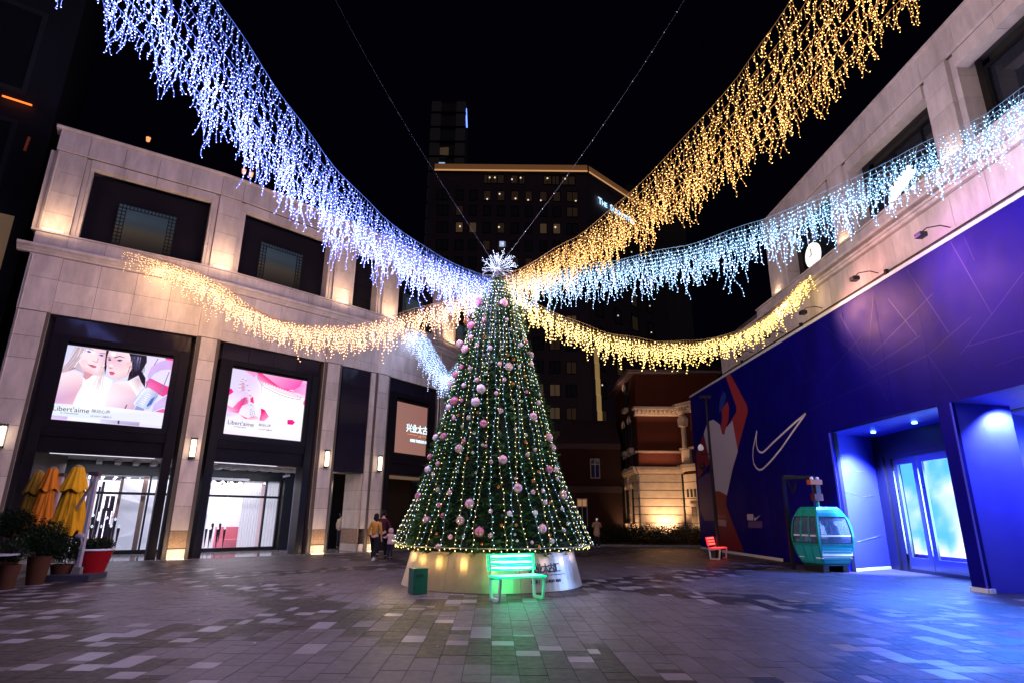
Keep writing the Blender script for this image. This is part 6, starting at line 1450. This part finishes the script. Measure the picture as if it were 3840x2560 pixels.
# ================================================================ BACKGROUND
# hedge
mb = MB(); rh = random.Random(31)
for i in range(70):
    x = 1.2+i*.17; bush(mb, (x, 36.9+rh.uniform(-.3, .3), .62+rh.uniform(-.05, .08)), .62, 330, rh, (.7, .8, 1), .09)
o = mb.build('hedge', LF); tagt(o, 'long dark clipped hedge along the kerb behind the square', 'hedge')
mb = MB(); mb.box(-30, 40, 36.3, 36.4, -.03, .2); 
# heritage brick building
BR = mat('red_brick', (.10, .022, .01), .75, var=.2, vscale=6, bump=.3, bscale=30)
N, L = nodes(BR)
STB = mat('buff_stone', (.46, .36, .26), .65, var=.14, vscale=2, bump=.2, bscale=30, objvar=.05)
ht = thing('heritage_house', 'old red brick house with floodlit rusticated stone base and dentil cornice behind the hedge', 'building', (9.8, 42, 0))
HX0, HX1, HY = 8.4, 11.28, 40.0
FS = [Fr((HX0, HY), (HX1, HY)), Fr((HX0+.05, HY+7), (HX0, HY))]
mb = MB(); mb.box(HX0+.08, HX1+3, HY+.12, HY+8, 0, 11.1); mb.build('wall', BR, ht)
for fr in FS:
    e = fr.len
    for k in range(8):
        nseg = 1 if fr is FS[0] else 1; z0 = .3+.51*k
        mb = MB(); 
        if fr is FS[1]:
            for a, b in ((0, 1.2), (2.1, 3.4), (4.3, e)): mb.box(a, b, -.3, .10, z0, z0+.46, fr)
        else: mb.box(0, e, -.3, .10, z0, z0+.46, fr)
        mb.box(0.02, e-.02, -.3, .03, z0+.46, z0+.51, fr); mb.build('stone_course', STB, ht)
    mb = MB(); mb.box(-.05, e+.05, -.3, .18, 4.38, 4.5, fr); mb.box(-.12, e+.12, -.3, .3, 4.5, 4.62, fr); mb.box(-.18, e+.18, -.3, .38, 4.62, 4.82, fr); mb.build('stone_cornice', STB, ht)
    mb = MB(); mb.box(0, e, -.3, .12, 5.75, 5.88, fr); mb.build('string_course', STB, ht)
mb = MB(); fr = FS[0]; mb.box(-.1, fr.len+.1, -.3, .2, 8.2, 8.3, fr); mb.box(-.2, fr.len+.2, -.3, .42, 8.62, 8.78, fr); mb.box(-.05, fr.len+.05, -.3, .12, 8.3, 8.62, fr)
for k in range(10): mb.box(.1+k*.29, .24+k*.29, .12, .36, 8.38, 8.6, fr)
mb.build('dentil_cornice', STB, ht)
mb = MB(); mb.add([(HX0-.5, HY-.5, 11.1), (HX1+3, HY-.5, 11.1), (HX1+3, HY+8, 11.1), (HX0-.5, HY+8, 11.1), (HX0-.5, HY-.5, 11.28), (HX1+3, HY-.5, 11.28), (HX1+3, HY+8, 11.28), (HX0-.5, HY+8, 11.28)], [(3, 2, 1, 0), (4, 5, 6, 7), (0, 1, 5, 4), (1, 2, 6, 5), (2, 3, 7, 6), (3, 0, 4, 7)]); mb.build('eave', mat('eave_rose', (.2, .13, .12), .6), ht)
mb = MB(); mb.hexa([(HX0-.6, HY-.6, 11.285), (HX1+3, HY-.6, 11.285), (HX1+3, HY+8, 11.285), (HX0-.6, HY+8, 11.285), (HX0+1, HY+1.5, 12.6), (HX1+3, HY+1.5, 12.6), (HX1+3, HY+8, 12.6), (HX0+1, HY+8, 12.6)]); mb.build('roof', mat('roof_dark', (.05, .03, .03), .8), ht)
for (a, zs, h, w_) in ((1.65, 4.95, .75, .8), (3.85, 4.95, .75, .8), (1.65, 6.2, 1.75, .8), (3.85, 6.2, 1.75, .8), (3.0, 9.2, 1.4, .8), (1.65, 1.2, 2.3, .5), (3.85, 1.2, 2.3, .5)):
    fr = FS[1]; a = fr.len-a
    mb = MB(); n_ = 8; r = w_/2; poly = [(a-r, zs), (a+r, zs)]+[(a+r*cos(pi*i/n_), zs+h+r*sin(pi*i/n_)) for i in range(n_+1)]; mb.prism(poly, fr, .02, .135); wo = mb.build('window', GLASSD, ht)
    mb = MB(); mb.tube([fr(a+(r+.05)*cos(pi*i/n_), .16, zs+h+(r+.05)*sin(pi*i/n_)) for i in range(n_+1)], .07, 5); mb.build('arch', STB, wo); mb = MB(); mb.box(a-r-.1, a+r+.1, .0, .3, zs-.3, zs-.0, fr); mb.build('sill', STB, wo)
# porch wing on the right
px0 = 11.28
PF = Fr((px0, HY-.02), (12.3, 37.6)); PG = Fr((12.3, 37.6), (15, 37.6))
mb = MB(); mb.box(0, PF.len, -3, -.1, 0, 8.6, PF); mb.box(0, 3, -3, -.1, 0, 8.6, PG); mb.build('wing_wall', BR, ht)
for fr in (PF, PG):
    e = fr.len
    for k in range(8): mb = MB(); mb.box(0, e, -.2, .05, .3+.51*k, .3+.51*k+.47, fr); mb.build('stone_course', STB, ht)
    mb = MB(); mb.box(-.05, e+.1, -.3, .2, 4.55, 4.7, fr); mb.box(-.1, e+.15, -.3, .32, 4.7, 4.95, fr); mb.build('base_cornice', STB, ht); mb = MB(); mb.box(-.05, e+.1, -.2, .1, 5.9, 6.05, fr); mb.build('string_course', STB, ht); mb = MB(); mb.box(-.1, e+.1, -.3, .42, 8.7, 8.95, fr); mb.box(-.05, e+.05, -.2, .15, 8.3, 8.7, fr)
    for k in range(int(e/.29)): mb.box(.1+k*.29, .24+k*.29, .15, .38, 8.5, 8.7, fr)
    mb.build('wing_cornice', STB, ht)
    mb = MB(); mb.box(.3, 1.1, .0, .2, 4.95, 5.9, fr); mb.build('pedestal', STB, ht)
    mb = MB(); mb.tube([fr(.7, .2, 5.95), fr(.7, .2, 7.4)], .16, 12); mb.box(.45, .95, .02, .42, 7.4, 7.55, fr); mb.prism([(.4, 7.55), (1.0, 7.55), (1.05, 7.9), (.7, 8.2), (.35, 7.9)], fr, .05, .4); mb.build('column', STB, ht)
    for k in range(3): mb = MB(); mb.box(.9+k*.35-.5, 1.08+k*.35-.5, .05, .07, 2.9, 3.4, fr); mb.build('slot_window', GLASSD, ht)
    mb = MB(); mb.box(.75, 1.2, .05, .08, 1.0, 2.3, fr); wo = mb.build('window', GLASSD, ht); mb = MB(); mb.box(.65, 1.3, .04, .16, 2.3, 2.5, fr); mb.build('lintel', STB, wo)
mb = MB(); mb.tube([(HX1-.06, HY-.16, .3), (HX1-.06, HY-.16, 4.4)], .05, 6); mb.build('downpipe', BLACK, ht)
for (x, y, e, ax, ay) in ((10.0, 39.1, 270, 10.0, 40), (9.0, 39.2, 26, 8.9, 40), (7.7, 40.6, 46, 8.4, 41), (7.7, 43.3, 46, 8.4, 43.4), (11.9, 36.9, 40, 12.6, 37.9), (11.2, 38.2, 24, 11.9, 38.6)):
    lamp('SPOT', (x, y, .25), e*6, (1, .60, .33), size=.1, aim=(ax, ay, 3.2), spot=95, blend=.9, name='ground_floodlight')
lamp('AREA', (9.8, 39.6, 5.1), 20, (1, .5, .3), size=2.6, sy=.1, aim=(9.8, 39.9, 6.5), name='ledge_uplight'); lamp('AREA', (9.8, 39.45, 8.1), 8, (1, .6, .4), size=2.8, sy=.1, aim=(9.8, 39.9, 9), name='ledge_uplight')
lamp('AREA', (8.0, 43, 10.3), 14, (1, .6, .45), size=4, sy=.1, aim=(8.0, 43, 11.3), name='eave_uplight')
# lower dark brick house
lh = thing('brick_annex', 'low unlit brick house between the tree and the heritage house', 'building', (5.5, 46, 0))
DKB = mat('shaded_brick', (.028, .008, .005), .8, var=.2, vscale=6); mb = MB(); mb.box(3.4, 8.0, 44, 52, 0, 6.4); mb.build('wall', DKB, lh)
mb = MB(); mb.box(3.1, 8.0, 43.8, 52, 6.4, 6.75); mb.build('eave', mat('annex_trim', (.06, .035, .03), .7), lh); mb = MB(); mb.hexa([(3.1, 43.7, 6.76), (8.0, 43.7, 6.76), (8, 52, 6.76), (3.1, 52, 6.76), (4.6, 46, 8.8), (8, 46, 8.8), (8, 50, 8.8), (4.6, 50, 8.8)]); mb.build('roof', MATS['roof_dark'], lh)
mb = MB(); mb.box(3.3, 8.0, 43.9, 44, 3.3, 3.75); mb.build('string_course', MATS['annex_trim'], lh)
for (x, z0, w_, h, lit) in ((5.1, .9, .75, 2.0, 1), (6.1, 4.3, .7, 1.4, 0)):
    mb = MB(); mb.box(x-w_/2, x+w_/2, 43.93, 44.0, z0, z0+h); wo = mb.build('window', GLASSD, lh)
    mb = MB(); f0 = mat('frame_pale', (.3, .27, .25), .6); fr = Fr((x-w_/2, 43.93), (x+w_/2, 43.93)); frame_rect(mb, fr, 0, w_, z0, z0+h, .06, 0, .05); mb.box(w_/2-.03, w_/2+.03, 0, .05, z0+.06, z0+h-.06, fr); mb.box(.06, w_-.06, 0, .045, z0+h*.7, z0+h*.7+.05, fr); mb.build('frame', f0, wo)
    if lit:
        mb = MB(); mb.box(.06, w_/2-.03, .003, .01, z0+h*.7+.06, z0+h-.08, fr); mb.box(w_/2+.03, w_-.06, .003, .01, z0+h*.7+.06, z0+h-.08, fr); mb.build('pane', mat('amber_pane', (1, .6, .3), .4, emit=(1, .5, .2), estr=.22), wo)
fr = Fr((3.38, 52), (3.38, 44))
for k in range(8):
    mb = MB(); mb.box(0, 8, 0, .1, .3+.4*k, .3+.4*k+.36, fr); mb.build('stone_course', STB, lh)
mb = MB(); mb.box(0, 8.1, 0, .25, 3.5, 3.8, fr); mb.build('stone_cornice', STB, lh)
lamp('SPOT', (2.6, 43.6, .3), 260, (1, .6, .33), size=.1, aim=(3.4, 46, 3), spot=100, blend=.8, name='ground_floodlight')
# hotel tower ---------------------------------------------------------------
YH = 105.0; hx0 = aty(1590, 1000, YH).x; pA = aty(1632, 640, YH); pB = aty(2195, 648, YH)
HF = Fr((hx0, YH), (pB.x, YH)); HS = Fr((pB.x, YH), (pB.x+26, YH+26))
ZR = (pA.z+pB.z)/2
hotel = thing('hotel_block', 'big dark hotel with a glowing roof edge and name sign on its right face', 'building', (0, YH+5, 0))
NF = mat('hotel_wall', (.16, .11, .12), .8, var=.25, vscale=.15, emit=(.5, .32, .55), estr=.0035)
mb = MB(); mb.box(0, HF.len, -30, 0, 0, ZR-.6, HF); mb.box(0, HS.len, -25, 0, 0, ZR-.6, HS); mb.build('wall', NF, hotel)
mb = MB(); o_ = pA.x-hx0; mb.box(o_, HF.len+.3, -.2, .9, ZR-.55, ZR+1.1, HF); mb.box(0, HS.len, -.2, .9, ZR-.55, ZR+1.1, HS); mb.build('parapet', mat('parapet_bronze', (.25, .16, .1), .5), hotel)
RL = mat('roof_line_light', (1, .7, .4), .4, emit=(1, .5, .2), estr=.6)
mb = MB(); mb.box(o_, HF.len+.3, .92, 1.0, ZR-.5, ZR-.22, HF); mb.box(0, HS.len, .92, 1.0, ZR-.5, ZR-.22, HS); mb.build('light_line', RL, hotel)
mb = MB(); mb.box(o_, HF.len+.3, .91, .95, ZR-.2, ZR+1.0, HF); mb.box(0, HS.len, .91, .95, ZR-.2, ZR+1.0, HS); mb.build('lit_fascia', mat('fascia_glow', (.4, .2, .1), .5, emit=(1, .42, .16), estr=.10), hotel)
WD = mat('hotel_window_dark', (.02, .02, .025), .15, emit=(.4, .42, .6), estr=.004); WL = mat('hotel_window_dim', (.2, .15, .12), .3, emit=(1, .58, .36), estr=.013); WM = mat('hotel_window_lit', (.4, .3, .2), .3, emit=(1, .6, .34), estr=.045); FRM = mat('hotel_frame', (.03, .028, .03), .5); DOT = mat('bedside_lamp', (1, .9, .7), .3, emit=(1, .8, .55), estr=1.1)
Zm = lambda x, y: (1560+x/2.09, 350+y/2.09)
def hwin(x0, x1, y0, y1, m, dot=None, split=False):
    a, z1 = HF.hit(*Zm(x0, y0), .05); b, z0 = HF.hit(*Zm(x1, y1), .05)
    mb = MB(); mb.box(a, b, .0, .06, z0, z1, HF); wo = mb.build('window', m, hotel)
    mb = MB(); frame_rect(mb, HF, a-.12, b+.12, z0-.12, z1+.12, .14, .0, .16)
    if split: mb.box((a+b)/2-.07, (a+b)/2+.07, 0, .12, z0, z1, HF)
    mb.build('frame', FRM, wo)
    if dot:
        s, z = HF.hit(*Zm(*dot), .1); mb = MB(); mb.ball(HF(s, .12, z), .17, 6, 4); mb.build('lamp_glint', DOT, wo)
hwin(535, 585, 640, 708, WL, (578, 662), True); hwin(588, 632, 640, 708, WL, (618, 662), True); hwin(640, 688, 642, 708, WL)
hwin(748, 795, 646, 710, WL, (752, 676)); hwin(812, 850, 648, 712, WL, (820, 664), True)
hwin(1002, 1060, 650, 716, WL, (1030, 668), True); hwin(1068, 1120, 652, 718, WL, None, True); hwin(1140, 1245, 654, 720, WL, (1168, 672), True)
ys = [(768, 842), (888, 962), (1018, 1096), (1158, 1232), (1292, 1370), (1430, 1510), (1570, 1650)]
xs = [(170, 250), (318, 368), (425, 475), (533, 583), (640, 692), (748, 802), (858, 908), (972, 1024), (1076, 1130), (1182, 1268)]
litm = {(0, 3): (558, 830), (0, 4): (655, 790), (0, 5): (780, 826), (0, 6): (879, 838), (0, 7): (978, 842), (0, 9): (1252, 846), (1, 1): None, (2, 1): (345, 1044), (2, 2): None, (2, 4): (650, 1050), (2, 7): None, (2, 8): (1092, 1050), (3, 4): (680, 1180), (0, 8): None, (1, 9): None, (3, 3): None, (4, 5): None, (4, 6): None}
brt = {(2, 1), (2, 2), (2, 7), (2, 8)}
for r_, (y0, y1) in enumerate(ys):
    for c_, (x0, x1) in enumerate(xs):
        sh_ = -(r_)*(c_-5.5)*(-1.2); dy = c_*1.6
        lit = (r_, c_) in litm
        hwin(x0+sh_*0-(r_*2.0 if c_ < 4 else 0), x1-(r_*2.0 if c_ < 4 else 0), y0+dy-6, y1+dy-6, WM if (r_, c_) in brt else (WL if lit else WD), litm.get((r_, c_)), c_ in (0, 9))
s, z = HF.hit(*Zm(675, 1180), .12); mb = MB(); mb.box(s-.5, s+.6, .08, .14, z-.6, z+.5, HF); mb.build('lit_pane', mat('cool_pane', (.6, .7, .9), .3, emit=(.5, .65, 1), estr=.8), hotel)
# lower part of the hotel seen right of the tree
rh2 = random.Random(8)
for r_ in range(8):
    for c_ in range(7):
        u = 2000+c_*62; v = 1180+r_*86+c_*2
        if u > 2170 and c_ < 7: pass
        if u > 2185: continue
        a, z1 = HF.hit(u, v, .05); b, z0 = HF.hit(u+38, v+44, .05)
        if b > HF.len-.5: continue
        lit = rh2.random() < .4; mb = MB(); mb.box(a, b, 0, .06, z0, z1, HF); wo = mb.build('window', WM if lit and rh2.random() < .35 else (WL if lit else WD), hotel)
        mb = MB(); frame_rect(mb, HF, a-.1, b+.1, z0-.1, z1+.1, .14, 0, .16); mb.box((a+b)/2-.06, (a+b)/2+.06, 0, .12, z0, z1, HF); mb.build('frame', FRM, wo)
for r_ in range(9):
    for c_ in range(4):
        a = 2+c_*6; zt = ZR-6-r_*5.2
        if r_ < 1: continue
        mb = MB(); mb.box(a, a+2.2, 0, .06, zt-3, zt, HS); wo = mb.build('window', WL if rh2.random() < .3 else WD, hotel); mb = MB(); frame_rect(mb, HS, a-.12, a+2.3, zt-3.1, zt+.1, .16, 0, .15); mb.build('frame', FRM, wo)
        if rh2.random() < .35: mb = MB(); mb.ball(HS(a+1.1, .1, zt-rh2.uniform(.5, 2.5)), .15, 6, 4); mb.build('lamp_glint', DOT, wo)
s, z = HS.hit(2243, 752, .4)
sg = thing('hotel_sign', 'pale blue lit THE SUKHOTHAI letters high on the dark hotel', 'sign', HS(s, .3, z))
SI = mat('sign_ice_blue', (.6, .85, 1), .4, emit=(.45, .75, 1), estr=1.5); z -= .6
for body, dx, sz in (('T', 0, 2.0), ('HE', 1.15, 1.5), ('S', 4.0, 2.0), ('UKHOTHAI', 5.1, 1.5)):
    text('lettering', body, HS.mat4(s+dx, .45, z), sz, SI, sg, .05, bold=.02)
# lit vertical fin on the hotel right of the tree
fn = thing('lit_fin', 'tall narrow amber lit stone column on the hotel, right of the tree', 'column', aty(2241, 1600, 98)*1.0)
for k in range(5):
    a = aty(2232+k*3.4, 1300+60*k, 98); b = aty(2235+k*3.4, 1300+60*k+58, 98); w_ = .55
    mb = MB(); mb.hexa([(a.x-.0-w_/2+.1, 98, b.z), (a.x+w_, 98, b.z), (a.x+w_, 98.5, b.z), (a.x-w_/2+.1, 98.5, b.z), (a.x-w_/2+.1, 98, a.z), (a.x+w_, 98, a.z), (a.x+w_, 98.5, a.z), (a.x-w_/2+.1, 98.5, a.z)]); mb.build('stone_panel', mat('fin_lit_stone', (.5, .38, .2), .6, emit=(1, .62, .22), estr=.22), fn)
# tower behind the hotel
YT = 140.0
tw = thing('night_tower', 'slim dark tower with a blue light line standing behind the hotel roof', 'building', (aty(1680, 500, YT).x, YT, 0))
TF = Fr((aty(1615, 500, YT).x, YT), (aty(1745, 500, YT).x, YT)); zt = aty(1680, 388, YT).z
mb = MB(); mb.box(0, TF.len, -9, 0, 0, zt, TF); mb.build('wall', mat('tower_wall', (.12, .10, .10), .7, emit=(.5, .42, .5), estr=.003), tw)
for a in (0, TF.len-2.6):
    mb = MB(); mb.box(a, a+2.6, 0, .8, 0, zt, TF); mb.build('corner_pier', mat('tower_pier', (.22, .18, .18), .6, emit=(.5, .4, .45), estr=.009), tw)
for k in range(9):
    z = zt-4-k*4.6; mb = MB(); mb.box(-.1, TF.len+.1, 0, 1.0, z, z+.5, TF); mb.build('floor_band', FRM, tw)
for (x, y, w_, h, e) in ((205, 455, 1.2, 2.2, WM), (238, 455, 1.2, 2.4, WM), (202, 560, 1.6, 1.3, MATS['cool_pane']), (240, 562, 2.4, .8, WM), (300, 565, 2.0, .7, WM)):
    s, z = TF.hit(*Zm(x, y), .1); mb = MB(); mb.box(s-w_/2, s+w_/2, .02, .12, z-h/2, z+h/2, TF); mb.build('lit_window', e, tw)
a = aty(1748, 408, YT); b = aty(1751, 478, YT); mb = MB(); mb.bar(a, b, .35); mb.build('light_line', mat('blue_line', (.2, .3, 1), .4, emit=(.12, .22, 1), estr=3), tw)
# far dark blocks either side
for (u0, u1, vt, y, lb) in ((1560, 1600, 930, 100, 'dark narrow block left of the hotel'), (2350, 2560, 690, 125, 'faint dark block behind the golden garland')):
    a, b = aty(u0, vt, y), aty(u1, vt, y); mb = MB(); mb.box(a.x, b.x, y+.5, y+15, 0, a.z); o = mb.build('far_block', MATS['tower_wall']); tagt(o, lb, 'building')
# small pale specks lie on the paving
